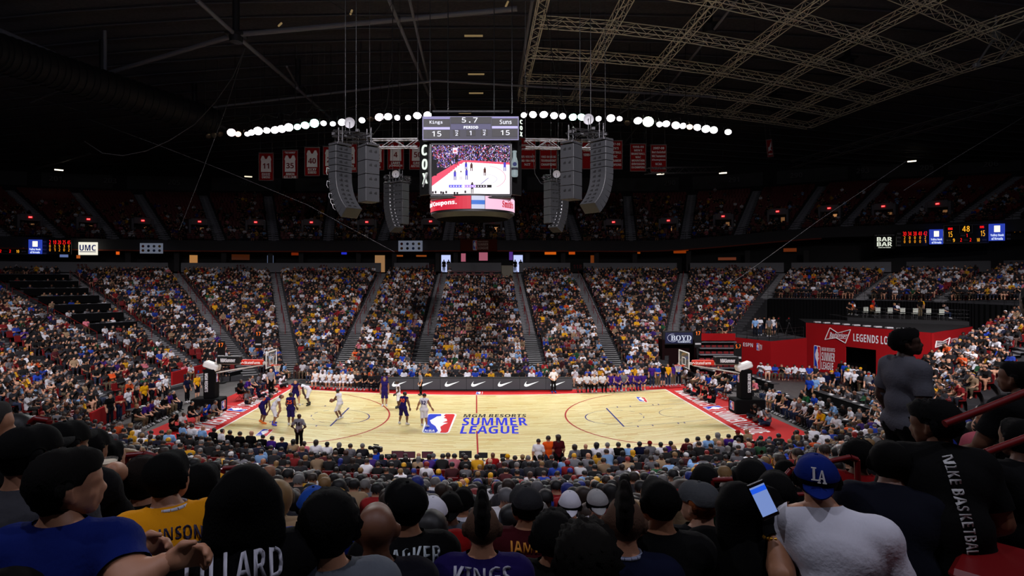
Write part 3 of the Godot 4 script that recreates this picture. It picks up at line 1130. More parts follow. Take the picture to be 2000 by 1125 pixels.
# ---------- floodlights ----------
const LAMP_PX := [[452, 259, 1.0, 2], [465, 262, 0.6, 3], [483, 262, 0.5, 0], [491, 259, 0.7, 0], [504, 256, 1.1, 0], [521, 255, 0.8, 0], [537, 254, 1.0, 0], [550, 252, 1.0, 0], [564, 249, 1.1, 0], [581, 248, 0.8, 1], [596, 245, 1.0, 1], [614, 241, 1.2, 1], [632, 241, 0.6, 0], [650, 242, 0.6, 0], [668, 239, 0.9, 0], [707, 235, 0.7, 0], [741, 229, 1.1, 2], [758, 228, 1.0, 0], [776, 230, 0.6, 0], [797, 230, 0.6, 0], [815, 226, 1.0, 0], [835, 225, 1.0, 0], [1023, 225, 0.6, 0], [1041, 224, 0.9, 0], [1062, 224, 1.0, 0], [1082, 226, 0.9, 0], [1099, 227, 0.7, 0], [1119, 229, 1.0, 1], [1136, 229, 1.0, 1], [1169, 232, 0.6, 0], [1193, 231, 1.0, 0], [1210, 232, 0.6, 0], [1246, 236, 1.0, 0], [1266, 238, 1.5, 4], [1288, 243, 0.6, 0], [1301, 242, 0.9, 0], [1320, 245, 1.0, 2], [1334, 246, 0.7, 0], [1347, 248, 0.6, 3], [1362, 249, 0.9, 0], [1379, 252, 1.0, 0], [1394, 254, 0.9, 0], [1422, 258, 0.7, 0], [408, 266, 0.6, 9], [418, 264, 0.6, 9], [430, 262, 0.6, 9], [724, 233, 0.7, 9], [1225, 240, 0.7, 9]]
const LAMP_R := 60.0

func lamp_mesh(k: int, s: float) -> ArrayMesh:
	var m := MB.new()
	if k == 0:
		m.lathe(Vector3.ZERO, Vector3(0, 0, -1), [Vector2(0.40, 0.0), Vector2(0.43, 0.0), Vector2(0.43, 0.06), Vector2(0.34, 0.24), Vector2(0.20, 0.42), Vector2(0.16, 0.72), Vector2(0.0, 0.75)], 14)
		m.tube(Vector3(-0.47, 0, -0.2), Vector3(-0.47, 0.62, -0.2), 0.03, 5)
		m.tube(Vector3(0.47, 0, -0.2), Vector3(0.47, 0.62, -0.2), 0.03, 5)
		m.tube(Vector3(-0.47, 0.62, -0.2), Vector3(0.47, 0.62, -0.2), 0.03, 5)
	else:
		m.lathe(Vector3(0, 0, -0.03), Vector3(0, 0, 1), [Vector2(0.40, 0.0), Vector2(0.36, 0.05), Vector2(0.22, 0.09), Vector2(0.0, 0.11)], 14)
	return m.done()

func floodlight(p: Vector3, aim: Vector3, s: float, tone: int, label: String, energy: float, spread := 38.0) -> Node3D:
	var cols := [Color(1.0, 0.97, 1.0), Color(0.72, 1.0, 0.90), Color(1.0, 0.86, 0.90), Color(1.0, 0.78, 0.62), Color(0.92, 1.0, 0.88)]
	var b := Basis.looking_at(-(aim - p), Vector3.UP)
	var o := thing("floodlight", label, "floodlight", Transform3D(b, p), "floodlights of the catwalk")
	var sc := Transform3D(Basis.from_scale(Vector3.ONE * (0.3 + 0.75 * s)), Vector3.ZERO)
	part(o, "housing", lamp0, mat(Color(0.05, 0.05, 0.055), 0.5, 0.4), sc)
	if tone == 9:
		part(o, "lens", lamp1, mat(Color(0.30, 0.27, 0.22), 0.1, 0.3), sc)
		return o
	part(o, "lens", lamp1, glow(cols[tone], 7.0), sc)
	var l := SpotLight3D.new()
	l.name = "beam"
	l.light_color = cols[tone]
	l.light_energy = energy
	l.spot_range = 140.0
	l.spot_attenuation = 2.0
	l.spot_angle = spread
	l.spot_angle_attenuation = 0.9
	l.light_size = 0.4
	l.shadow_enabled = true
	l.transform = Transform3D(Basis.looking_at(Vector3(0, 0, 1)), Vector3(0, 0, 0.25))
	o.add_child(l)
	return o

var lamp0: ArrayMesh
var lamp1: ArrayMesh

func build_lamps() -> void:
	lamp0 = lamp_mesh(0, 1.0)
	lamp1 = lamp_mesh(1, 1.0)
	var k := 0
	var tones := ["white", "green-white", "pinkish white", "amber", "greenish white"]
	var ords := ["first", "second", "third", "fourth", "fifth", "sixth", "seventh", "eighth", "ninth", "tenth", "eleventh", "twelfth", "thirteenth", "fourteenth", "fifteenth", "sixteenth", "seventeenth", "eighteenth", "nineteenth", "twentieth", "twenty-first", "twenty-second", "twenty-third", "twenty-fourth", "twenty-fifth", "twenty-sixth"]
	var lefts := []
	var rights := []
	for q in LAMP_PX:
		if q[0] < 900:
			lefts.append(q[0])
		else:
			rights.append(q[0])
	lefts.sort()
	lefts.reverse()
	rights.sort()
	var catwalk := []
	for q in LAMP_PX:
		var p := P(q[0], q[1], LAMP_R + 1.5 * (k % 2))
		var side: String = ords[lefts.find(q[0])] + " left of the scoreboard" if q[0] < 900 else ords[rights.find(q[0])] + " right of the scoreboard"
		var kind: String = "unlit dark floodlight" if q[3] == 9 else "%s glowing %s floodlight" % ["large" if q[2] > 0.85 else "small", tones[q[3]]]
		var aim := Vector3(p.x * 0.45 + sin(k * 2.4) * 5.0, 0, -35.0 + cos(k * 1.7) * 5.0)
		var fl := floodlight(p, aim, q[2], q[3], "%s on the catwalk, %s" % [kind, side], 46.0 * q[2])
		var cw := Vector3(p.x, p.y + 1.5, -LAMP_R - 0.75)
		var hm := MB.new()
		hm.tube(p + Vector3(0, 0.35, 0), cw, 0.03, 5)
		part(fl, "hanger", hm.done(), mat(Color(0.05, 0.05, 0.055), 0.5, 0.4), fl.transform.affine_inverse())
		catwalk.append(cw)
		k += 1
	# the near rig, above and out of the picture
	for i in 8:
		var x := -28.0 + i * 8.0
		floodlight(Vector3(x, 27.0, -11.0), Vector3(x * 0.55, 0, -36.0), 1.2, 0, "white floodlight on the rig above the near stand, %s from its end" % ords[i], 52.0, 36.0)
	var aims := [[-34, 1, -27], [-50, 2, -34], [-48, 1, -45], [-39, 0, -54], [-27, 0, -57], [-13, 0, -57], [0, 0, -57], [13, 0, -57], [27, 0, -57], [40, 2, -55], [46, 4, -47], [44, 1, -38], [32, 0, -32]]
	for i in aims.size():
		var q: Array = aims[i]
		var a := Vector3(q[0], q[1], q[2])
		floodlight(Vector3(a.x * 0.62 + 2.0, 27.4, -9.5), a, 1.3, 0, "white floodlight on the near rig turned to the far seats, %s from its end" % ords[i], 620.0 if absf(a.x) < 41.0 and a.z < -50 else 540.0, 21.0)
	for i in 7:
		var x := -27.0 + i * 9.0
		floodlight(Vector3(x, 27.0, -11.5), Vector3(x * 1.1, 0, -21.0), 1.0, 0, "white floodlight on the near rig, turned down to the floor seats, %s from its end" % ords[i], 45.0, 30.0)
	# dim house lamps over the seats behind the seat of the photograph
	for i in 3:
		var hp := Vector3(-14.0 + i * 14.0, 24.0, 0.5)
		var hl := thing("house_lamp", "round house lamp above the upper seats behind us, %s from the left" % ords[i], "lamp", at(hp))
		var sm := MB.new()
		sm.lathe(Vector3(0, -0.2, 0), Vector3.UP, [Vector2(0, 0), Vector2(0.14, 0.04), Vector2(0.2, 0.16), Vector2(0.18, 0.3), Vector2(0.05, 0.36), Vector2(0, 0.36)], 14)
		part(hl, "globe", sm.done(), glow(Color(0.95, 0.93, 1.0), 2.0))
		var hr := MB.new()
		hr.tube(Vector3(0, 0.16, 0), Vector3(0, 9.0, 0), 0.02, 5)
		part(hl, "rod", hr.done(), mat(Color(0.1, 0.1, 0.1)))
		var ol := OmniLight3D.new()
		ol.name = "house_light"
		ol.light_color = Color(0.93, 0.93, 1.0)
		ol.light_energy = 40.0
		ol.omni_range = 140.0
		ol.omni_attenuation = 2.0
		ol.light_size = 0.2
		ol.shadow_enabled = true
		hl.add_child(ol)
	catwalk.sort_custom(func(a, b): return a.x < b.x)
	var o := thing("catwalk", "dark pipe catwalk that carries the row of floodlights", "catwalk")
	var m := MB.new()
	for i in catwalk.size() - 1:
		m.tube(catwalk[i], catwalk[i + 1], 0.06, 5)
		if i % 2 == 0:
			m.tube(catwalk[i], catwalk[i] + Vector3(0, 6.5, 0), 0.03, 4)
	part(o, "pipe", m.done(), mat(Color(0.06, 0.06, 0.065), 0.6))
	var nb := MB.new()
	nb.tube(Vector3(-39, 27.9, -10), Vector3(39, 27.9, -10), 0.1, 6)
	solo("lamp_pipe", nb.done(), mat(Color(0.06, 0.06, 0.065), 0.6), "dark pipe that carries the lamps above the near stand", "pipe")
	# wall lamps under the roof edge
	var wl := [[115, 332, "over the upper deck near the picture's left edge"], [485, 345, "beside the first banner"], [1290, 340, "under the last banner of the row"], [1412, 338, "at the end of the low truss"], [1781, 315, "under the roof edge above the right upper deck"], [1906, 298, "under the roof edge, last on the right"]]
	for q in wl:
		var z := 96.0
		var p := P(q[0], q[1], z)
		var b := thing("strip_lamp", "small white strip lamp %s" % q[2], "lamp", facing(p, -p))
		var h := MB.new()
		h.cbox(Vector3(0, 0.16, 0), Vector3(1.35, 0.14, 0.3), 0.03)
		part(b, "housing", h.done(), mat(Color(0.2, 0.2, 0.2)))
		var t := MB.new()
		t.cbox(Vector3(0, 0, 0), Vector3(1.2, 0.18, 0.24), 0.05)
		part(b, "tube", t.done(), glow(Color(1.0, 0.94, 0.82), 2.4 if q[0] != 485 else 0.8))
	var tb := [[547, 48, 0.9, 16], [686, 24, 1.2, 18], [925, 70, 0.0, 36], [930, 145, 0.0, 32], [930, 182, 0.0, 28], [990, 8, 1.4, 20], [908, 221, 0.0, 24]]
	for q in tb:
		var z: float = F * (31.0 - H) / (CY - q[1])
		var p := P(q[0], q[1], z)
		var m2 := MB.new()
		var d: Vector3 = Vector3(cos(q[2]), 0, sin(q[2])) * (q[3] / F * z * 0.5)
		m2.tube(p - d, p + d, 0.09, 6)
		solo("tube_lamp", m2.done(), glow(Color(0.95, 0.80, 0.55), 0.16), "faintly lit tube lamp under the dark roof, %s" % {547: "beside the left roof node", 686: "second from the left roof node", 925: "highest of the column over the scoreboard", 930: ("second of the column over the scoreboard" if q[1] == 145 else "third of the column over the scoreboard"), 990: "at the top edge beside the truss grid", 908: "just above the scoreboard"}[q[0]], "lamp", Transform3D(), "tube lamps under the roof")

# ---------- bodies ----------
# A body is a field: every bone is a tapered capsule [a, b, ra, rb, zone]; the capsules melt into one another and surface nets mesh the result.
const Z_SKIN := 0
const Z_HEAD := 1
const Z_TORSO := 2
const Z_SLEEVE := 3
const Z_THIGH := 4
const Z_SHIN := 5
const Z_FOOT := 6
const Z_FORE := 7
const Z_HIP := 8

func field(bones: Array, cell: float, k := 42.0) -> Dictionary:
	var lo := Vector3(1e9, 1e9, 1e9)
	var hi := -lo
	for b in bones:
		var r := maxf(b[2], b[3]) + 0.05
		lo = lo.min((b[0] as Vector3) - Vector3.ONE * r).min((b[1] as Vector3) - Vector3.ONE * r)
		hi = hi.max((b[0] as Vector3) + Vector3.ONE * r).max((b[1] as Vector3) + Vector3.ONE * r)
	var nx := int((hi.x - lo.x) / cell) + 2
	var ny := int((hi.y - lo.y) / cell) + 2
	var nz := int((hi.z - lo.z) / cell) + 2
	var f := PackedFloat32Array()
	f.resize(nx * ny * nz)
	var best := PackedFloat32Array()
	best.resize(nx * ny * nz)
	var zone := PackedByteArray()
	zone.resize(nx * ny * nz)
	var reach := maxf(0.06, cell * 1.9)
	for b in bones:
		var a: Vector3 = b[0]
		var d: Vector3 = (b[1] as Vector3) - a
		var l2 := maxf(d.length_squared(), 1e-9)
		var ra: float = b[2]
		var dr: float = b[3] - ra
		var zn: int = b[4]
		var r := maxf(ra, b[3]) + reach
		var blo := (a.min(b[1]) - Vector3.ONE * r - lo) / cell
		var bhi := (a.max(b[1]) + Vector3.ONE * r - lo) / cell
		for z in range(maxi(0, int(blo.z)), mini(nz - 1, int(bhi.z) + 1) + 1):
			for y in range(maxi(0, int(blo.y)), mini(ny - 1, int(bhi.y) + 1) + 1):
				var o := (z * ny + y) * nx
				var q := Vector3(lo.x, lo.y + y * cell, lo.z + z * cell) - a
				for x in range(maxi(0, int(blo.x)), mini(nx - 1, int(bhi.x) + 1) + 1):
					var p := Vector3(q.x + x * cell, q.y, q.z)
					var h := clampf(p.dot(d) / l2, 0.0, 1.0)
					var s := (p - d * h).length() - ra - dr * h
					if s < reach:
						var e := exp(-k * s)
						f[o + x] += e
						if e > best[o + x]:
							best[o + x] = e
							zone[o + x] = zn
	for i in f.size():
		f[i] = -log(f[i]) / k if f[i] > 0.0 else reach
	var vi := PackedInt32Array()
	vi.resize(f.size())
	vi.fill(-1)
	var vs := PackedVector3Array()
	var zs := PackedByteArray()
	var off := [0, 1, nx, nx + 1, nx * ny, nx * ny + 1, nx * ny + nx, nx * ny + nx + 1]
	var edges := [[0, 1], [2, 3], [4, 5], [6, 7], [0, 2], [1, 3], [4, 6], [5, 7], [0, 4], [1, 5], [2, 6], [3, 7]]
	var near := cell * 2.2
	for z in nz - 1:
		for y in ny - 1:
			var o := (z * ny + y) * nx
			for x in nx - 1:
				var i := o + x
				var s0 := f[i]
				if s0 > near or s0 < -near:
					continue
				var mask := 0
				for c in 8:
					if f[i + off[c]] < 0.0:
						mask |= 1 << c
				if mask == 0 or mask == 255:
					continue
				var sum := Vector3.ZERO
				var n := 0
				for e in edges:
					if (mask >> int(e[0])) & 1 != (mask >> int(e[1])) & 1:
						var fa := f[i + off[e[0]]]
						var fb := f[i + off[e[1]]]
						var t := fa / (fa - fb)
						var pa := Vector3(e[0] & 1, (e[0] >> 1) & 1, e[0] >> 2)
						var pb := Vector3(e[1] & 1, (e[1] >> 1) & 1, e[1] >> 2)
						sum += pa.lerp(pb, t)
						n += 1
				vi[i] = vs.size()
				vs.append(lo + (Vector3(x, y, z) + sum / n) * cell)
				zs.append(zone[i])
	var ix := PackedInt32Array()
	var sx := 1
	var sy := nx
	var sz := nx * ny
	for z in range(1, nz - 1):
		for y in range(1, ny - 1):
			var o := (z * ny + y) * nx
			for x in range(1, nx - 1):
				var i := o + x
				if vi[i] < 0:
					continue
				var ins := f[i] < 0.0
				for ax in 3:
					var st: int = [sx, sy, sz][ax]
					if (f[i + st] < 0.0) == ins:
						continue
					var s1: int = [sy, sz, sx][ax]
					var s2: int = [sz, sx, sy][ax]
					var a := vi[i]
					var b := vi[i - s1]
					var c := vi[i - s1 - s2]
					var d := vi[i - s2]
					if a < 0 or b < 0 or c < 0 or d < 0:
						continue
					if ins:
						ix.append_array(PackedInt32Array([a, d, c, a, c, b]))
					else:
						ix.append_array(PackedInt32Array([a, b, c, a, c, d]))
	var ns := PackedVector3Array()
	ns.resize(vs.size())
	for i in range(0, ix.size(), 3):
		var a := vs[ix[i]]
		var nn := (vs[ix[i + 2]] - a).cross(vs[ix[i + 1]] - a)
		for j in 3:
			ns[ix[i + j]] += nn
	for i in ns.size():
		ns[i] = ns[i].normalized()
	return {"v": vs, "n": ns, "z": zs, "i": ix}

# add a second field to the first, as one mesh
func joined(a: Dictionary, b: Dictionary, xf := Transform3D()) -> Dictionary:
	var v: PackedVector3Array = (a.v as PackedVector3Array).duplicate()
	var n: PackedVector3Array = (a.n as PackedVector3Array).duplicate()
	var z: PackedByteArray = (a.z as PackedByteArray).duplicate()
	var ix: PackedInt32Array = (a.i as PackedInt32Array).duplicate()
	var k := v.size()
	for i in b.v.size():
		v.append(xf * (b.v[i] as Vector3))
		n.append((xf.basis * (b.n[i] as Vector3)).normalized())
	z.append_array(b.z)
	for i in b.i:
		ix.append(i + k)
	return {"v": v, "n": n, "z": z, "i": ix}

# the faces whose corners mostly pass the test, pushed out along their normals
func shell(d: Dictionary, test: Callable, out := 0.0, bumps := 0.0) -> ArrayMesh:
	var v: PackedVector3Array = d.v
	var n: PackedVector3Array = d.n
	var ix: PackedInt32Array = d.i
	var ok := PackedByteArray()
	ok.resize(v.size())
	for i in v.size():
		ok[i] = 1 if test.call(v[i], d.z[i]) else 0
	var map := PackedInt32Array()
	map.resize(v.size())
	map.fill(-1)
	var nv := PackedVector3Array()
	var nn := PackedVector3Array()
	var ni := PackedInt32Array()
	for i in range(0, ix.size(), 3):
		if ok[ix[i]] + ok[ix[i + 1]] + ok[ix[i + 2]] < 2:
			continue
		for j in 3:
			var q := ix[i + j]
			if map[q] < 0:
				map[q] = nv.size()
				var p := v[q]
				var w := out
				if bumps > 0.0:
					w += bumps * (sin(p.x * 70.0 + p.z * 31.0) * sin(p.y * 63.0 - p.x * 20.0) * sin(p.z * 77.0 + p.y * 17.0))
				nv.append(p + n[q] * w)
				nn.append(n[q])
			ni.append(map[q])
	var m := ArrayMesh.new()
	if nv.size() == 0:
		return m
	var a := []
	a.resize(Mesh.ARRAY_MAX)
	a[Mesh.ARRAY_VERTEX] = nv
	a[Mesh.ARRAY_NORMAL] = nn
	a[Mesh.ARRAY_INDEX] = ni
	m.add_surface_from_arrays(Mesh.PRIMITIVE_TRIANGLES, a)
	return m

# the part of the surface where the signed margin sd is positive, cut cleanly at its edge; soft > 0 lets the thickness fade out towards the edge
func cut(d: Dictionary, sd: Callable, out: float, soft := 0.0, bumps := 0.0, freq := 70.0) -> ArrayMesh:
	var v: PackedVector3Array = d.v
	var n: PackedVector3Array = d.n
	var ix: PackedInt32Array = d.i
	var s := PackedFloat32Array()
	s.resize(v.size())
	var q := PackedVector3Array()
	q.resize(v.size())
	for i in v.size():
		var p := v[i]
		s[i] = sd.call(p, d.z[i])
		var w := out
		if soft > 0.0:
			w = out * smoothstep(-0.004, soft, s[i]) + 0.0015
		if bumps > 0.0:
			w += bumps * (sin(p.x * freq + p.z * freq * 0.44) * sin(p.y * freq * 0.9 - p.x * freq * 0.3) * sin(p.z * freq * 1.1 + p.y * freq * 0.25)) * (smoothstep(0.0, soft + 0.001, s[i]) if soft > 0.0 else 1.0)
		q[i] = p + n[i] * w
	var map := {}
	var nv := PackedVector3Array()
	var nn := PackedVector3Array()
	var ni := PackedInt32Array()
	for i in range(0, ix.size(), 3):
		var ring := []
		for j in 3:
			var a := ix[i + j]
			var b := ix[i + (j + 1) % 3]
			if s[a] > 0.0:
				ring.append(a)
			if (s[a] > 0.0) != (s[b] > 0.0):
				ring.append(-(mini(a, b) * 1000000 + maxi(a, b)) - 1)
		if ring.size() < 3:
			continue
		var k := PackedInt32Array()
		for e in ring:
			if not map.has(e):
				map[e] = nv.size()
				if e >= 0:
					nv.append(q[e])
					nn.append(n[e])
				else:
					var c: int = -(e + 1)
					var a := c / 1000000
					var b := c % 1000000
					var t := clampf(s[a] / (s[a] - s[b]), 0.0, 1.0)
					nv.append(q[a].lerp(q[b], t))
					nn.append(n[a].lerp(n[b], t).normalized())
			k.append(map[e])
		for j in range(1, k.size() - 1):
			ni.append_array(PackedInt32Array([k[0], k[j], k[j + 1]]))
	var m := ArrayMesh.new()
	if nv.size() == 0:
		return m
	var arr := []
	arr.resize(Mesh.ARRAY_MAX)
	arr[Mesh.ARRAY_VERTEX] = nv
	arr[Mesh.ARRAY_NORMAL] = nn
	arr[Mesh.ARRAY_INDEX] = ni
	m.add_surface_from_arrays(Mesh.PRIMITIVE_TRIANGLES, arr)
	return m

# margin of a shirt on the joints j: below the neckline, above the hem, up to a share of the upper arm
func shirt_margin(j: Dictionary, hem: float) -> Callable:
	var up: Vector3 = (j.nek - j.che).normalized()
	var neck: Vector3 = j.nek + up * 0.046
	return func(p: Vector3, z: int) -> float:
		if z == Z_TORSO or z == Z_SKIN:
			return (neck - p).dot(up + Vector3(0, 0, 0.0)) if z == Z_SKIN or hem > 0.2 else minf((neck - p).dot(up), 1.0)
		if z == Z_SLEEVE or z == Z_FORE:
			var dl := minf(p.distance_to(Geometry3D.get_closest_point_to_segment(p, j.sL, j.eL)), p.distance_to(Geometry3D.get_closest_point_to_segment(p, j.eL, j.wL)))
			var dr := minf(p.distance_to(Geometry3D.get_closest_point_to_segment(p, j.sR, j.eR)), p.distance_to(Geometry3D.get_closest_point_to_segment(p, j.eR, j.wR)))
			var s: String = "L" if dl < dr else "R"
			var a: Vector3 = j["s" + s]
			var d: Vector3 = j["e" + s] - a
			return (hem - (p - a).dot(d) / d.length_squared()) * d.length()
		if z == Z_HIP:
			return (p - j.pel).dot(up) + 0.05
		return -0.1

func everything(_p: Vector3, _z: int) -> bool:
	return true

# joints of a figure facing +z, its left towards +x; o overrides joints or sets lean, turn, nod
func skeleton(kind: String, o := {}) -> Dictionary:
	var j := {}
	if kind == "sit":
		j = {"pel": Vector3(0, 0.54, -0.02), "wai": Vector3(0, 0.72, -0.05), "che": Vector3(0, 0.93, -0.05), "nek": Vector3(0, 1.08, -0.04), "hed": Vector3(0, 1.235, 0.0),
			"sL": Vector3(0.185, 1.03, -0.04), "eL": Vector3(0.255, 0.77, 0.03), "wL": Vector3(0.13, 0.64, 0.24), "sR": Vector3(-0.185, 1.03, -0.04), "eR": Vector3(-0.255, 0.77, 0.03), "wR": Vector3(-0.13, 0.64, 0.24),
			"hL": Vector3(0.09, 0.54, 0.0), "kL": Vector3(0.14, 0.53, 0.43), "aL": Vector3(0.13, 0.10, 0.40), "tL": Vector3(0.15, 0.05, 0.55), "hR": Vector3(-0.09, 0.54, 0.0), "kR": Vector3(-0.14, 0.53, 0.43), "aR": Vector3(-0.13, 0.10, 0.40), "tR": Vector3(-0.15, 0.05, 0.55)}
	elif kind == "floor":
		j = {"pel": Vector3(0, 0.13, -0.05), "wai": Vector3(0, 0.31, -0.10), "che": Vector3(0, 0.52, -0.09), "nek": Vector3(0, 0.67, -0.05), "hed": Vector3(0, 0.82, 0.0),
			"sL": Vector3(0.185, 0.62, -0.06), "eL": Vector3(0.27, 0.37, 0.04), "wL": Vector3(0.14, 0.30, 0.24), "sR": Vector3(-0.185, 0.62, -0.06), "eR": Vector3(-0.27, 0.37, 0.04), "wR": Vector3(-0.14, 0.30, 0.24),
			"hL": Vector3(0.09, 0.13, 0.0), "kL": Vector3(0.33, 0.22, 0.30), "aL": Vector3(0.02, 0.08, 0.42), "tL": Vector3(-0.10, 0.06, 0.44), "hR": Vector3(-0.09, 0.13, 0.0), "kR": Vector3(-0.33, 0.22, 0.30), "aR": Vector3(-0.02, 0.08, 0.34), "tR": Vector3(0.12, 0.06, 0.33)}
	else:
		j = {"pel": Vector3(0, 0.95, 0), "wai": Vector3(0, 1.12, 0.0), "che": Vector3(0, 1.34, 0.0), "nek": Vector3(0, 1.50, 0.0), "hed": Vector3(0, 1.66, 0.03),
			"sL": Vector3(0.19, 1.44, 0), "eL": Vector3(0.25, 1.15, -0.02), "wL": Vector3(0.25, 0.90, 0.08), "sR": Vector3(-0.19, 1.44, 0), "eR": Vector3(-0.25, 1.15, -0.02), "wR": Vector3(-0.25, 0.90, 0.08),
			"hL": Vector3(0.09, 0.93, 0), "kL": Vector3(0.11, 0.50, 0.02), "aL": Vector3(0.11, 0.09, 0.0), "tL": Vector3(0.14, 0.04, 0.16), "hR": Vector3(-0.09, 0.93, 0), "kR": Vector3(-0.11, 0.50, 0.02), "aR": Vector3(-0.11, 0.09, 0.0), "tR": Vector3(-0.14, 0.04, 0.16)}
	# lean forward about the hips
	var lean: float = o.get("lean", 0.0)
	var twist: float = o.get("twist", 0.0)
	if lean != 0.0 or twist != 0.0:
		var b := Basis(Vector3.UP, twist) * Basis(Vector3.RIGHT, lean)
		for q in ["wai", "che", "nek", "hed", "sL", "sR", "eL", "eR", "wL", "wR"]:
			var k: float = 0.6 if q == "wai" else 1.0
			var bb := Basis(Vector3.UP, twist * k) * Basis(Vector3.RIGHT, lean * k)
			j[q] = j.pel + bb * (j[q] - j.pel)
	for q in o:
		if o[q] is Vector3:
			j[q] = o[q]
	j["turn"] = o.get("turn", 0.0)
	j["nod"] = o.get("nod", 0.0)
	j["fat"] = o.get("fat", 1.0)
	return j

func head_basis(j: Dictionary) -> Basis:
	return Basis(Vector3.UP, j.turn) * Basis(Vector3.RIGHT, j.nod)

func bones_of(j: Dictionary, coarse: bool, head := true) -> Array:
	var b := []
	var fat: float = j.fat
	var x: Vector3 = (j.sL - j.sR).normalized()
	var hx: Vector3 = (j.hL - j.hR).normalized()
	b.append([j.hL + hx * 0.02, j.hR - hx * 0.02, 0.098 * fat, 0.098 * fat, Z_HIP])
	b.append([j.wai + x * 0.055 * fat, j.wai - x * 0.055 * fat, 0.10 * fat, 0.10 * fat, Z_TORSO])
	b.append([j.pel, j.wai, 0.11 * fat, 0.105 * fat, Z_TORSO])
	b.append([j.che + x * 0.075, j.che - x * 0.075, 0.108 * fat, 0.108 * fat, Z_TORSO])
	b.append([j.wai, j.che, 0.105 * fat, 0.11 * fat, Z_TORSO])
	var yoke: Vector3 = (j.nek * 0.35 + j.che * 0.65)
	b.append([j.sL - x * 0.03, yoke + x * 0.04, 0.068, 0.082, Z_TORSO])
	b.append([j.sR + x * 0.03, yoke - x * 0.04, 0.068, 0.082, Z_TORSO])
	b.append([j.nek - Vector3(0, 0.015, 0) + x * 0.03, j.sL * 0.7 + j.nek * 0.3, 0.045, 0.05, Z_TORSO])
	b.append([j.nek - Vector3(0, 0.015, 0) - x * 0.03, j.sR * 0.7 + j.nek * 0.3, 0.045, 0.05, Z_TORSO])
	var hb := head_basis(j)
	b.append([j.nek, j.hed - hb.z * 0.03 - hb.y * 0.05, 0.058, 0.052, Z_SKIN])
	if head:
		b.append([j.hed + hb * Vector3(0, 0.035, -0.025), j.hed + hb * Vector3(0, 0.025, 0.02), 0.088, 0.080, Z_HEAD])
		b.append([j.hed + hb * Vector3(0, -0.03, 0.03), j.hed + hb * Vector3(0, -0.075, 0.045), 0.066, 0.045, Z_HEAD])
		if not coarse:
			b.append([j.hed + hb * Vector3(0, 0.0, 0.095), j.hed + hb * Vector3(0, -0.025, 0.105), 0.012, 0.016, Z_SKIN])
			b.append([j.hed + hb * Vector3(0.082, -0.01, -0.01), j.hed + hb * Vector3(0.084, 0.025, -0.015), 0.014, 0.018, Z_SKIN])
			b.append([j.hed + hb * Vector3(-0.082, -0.01, -0.01), j.hed + hb * Vector3(-0.084, 0.025, -0.015), 0.014, 0.018, Z_SKIN])
	for s in ["L", "R"]:
		var sh: Vector3 = j["s" + s]
		var el: Vector3 = j["e" + s]
		var wr: Vector3 = j["w" + s]
		var md := sh.lerp(el, 0.62)
		b.append([sh, md, 0.058 * sqrt(fat), 0.050, Z_SLEEVE])
		b.append([md, el, 0.049, 0.041, Z_FORE])
		b.append([el, wr, 0.043, 0.029, Z_FORE])
		var hd: Vector3 = j.get("f" + s, wr + (wr - el).normalized() * 0.13)
		if j.has("fist" + s):
			pass
		elif coarse:
			b.append([wr, wr.lerp(hd, 0.55), 0.027, 0.036, Z_FORE])
			b.append([wr.lerp(hd, 0.5), hd, 0.034, 0.024, Z_FORE])
		else:
			var ax := (hd - wr).normalized()
			var side := ax.cross(x).normalized()
			side = Vector3.UP if side.length() < 0.1 else side
			b.append([wr, wr.lerp(hd, 0.55), 0.027, 0.036, Z_FORE])
			var palm := wr.lerp(hd, 0.5)
			for q in 4:
				var w := side * (q - 1.5) * 0.021
				var l: float = [0.075, 0.088, 0.083, 0.066][q]
				b.append([palm + w, palm + w * 1.2 + ax * l, 0.011, 0.009, Z_FORE])
			b.append([wr.lerp(hd, 0.25) + side * 0.025, wr.lerp(hd, 0.55) + side * 0.062, 0.014, 0.011, Z_FORE])
		var hp: Vector3 = j["h" + s]
		var kn: Vector3 = j["k" + s]
		var an: Vector3 = j["a" + s]
		var to: Vector3 = j["t" + s]
		b.append([hp, kn, 0.088 * sqrt(fat), 0.058, Z_THIGH])
		b.append([kn, kn.lerp(an, 0.35), 0.056, 0.054, Z_SHIN])
		b.append([kn.lerp(an, 0.35), an, 0.054, 0.036, Z_SHIN])
		b.append([an + (an - to) * 0.25, to, 0.042, 0.036, Z_FOOT])
	if coarse:
		for q in b:
			q[2] = maxf(q[2], 0.036)
			q[3] = maxf(q[3], 0.036)
	return b

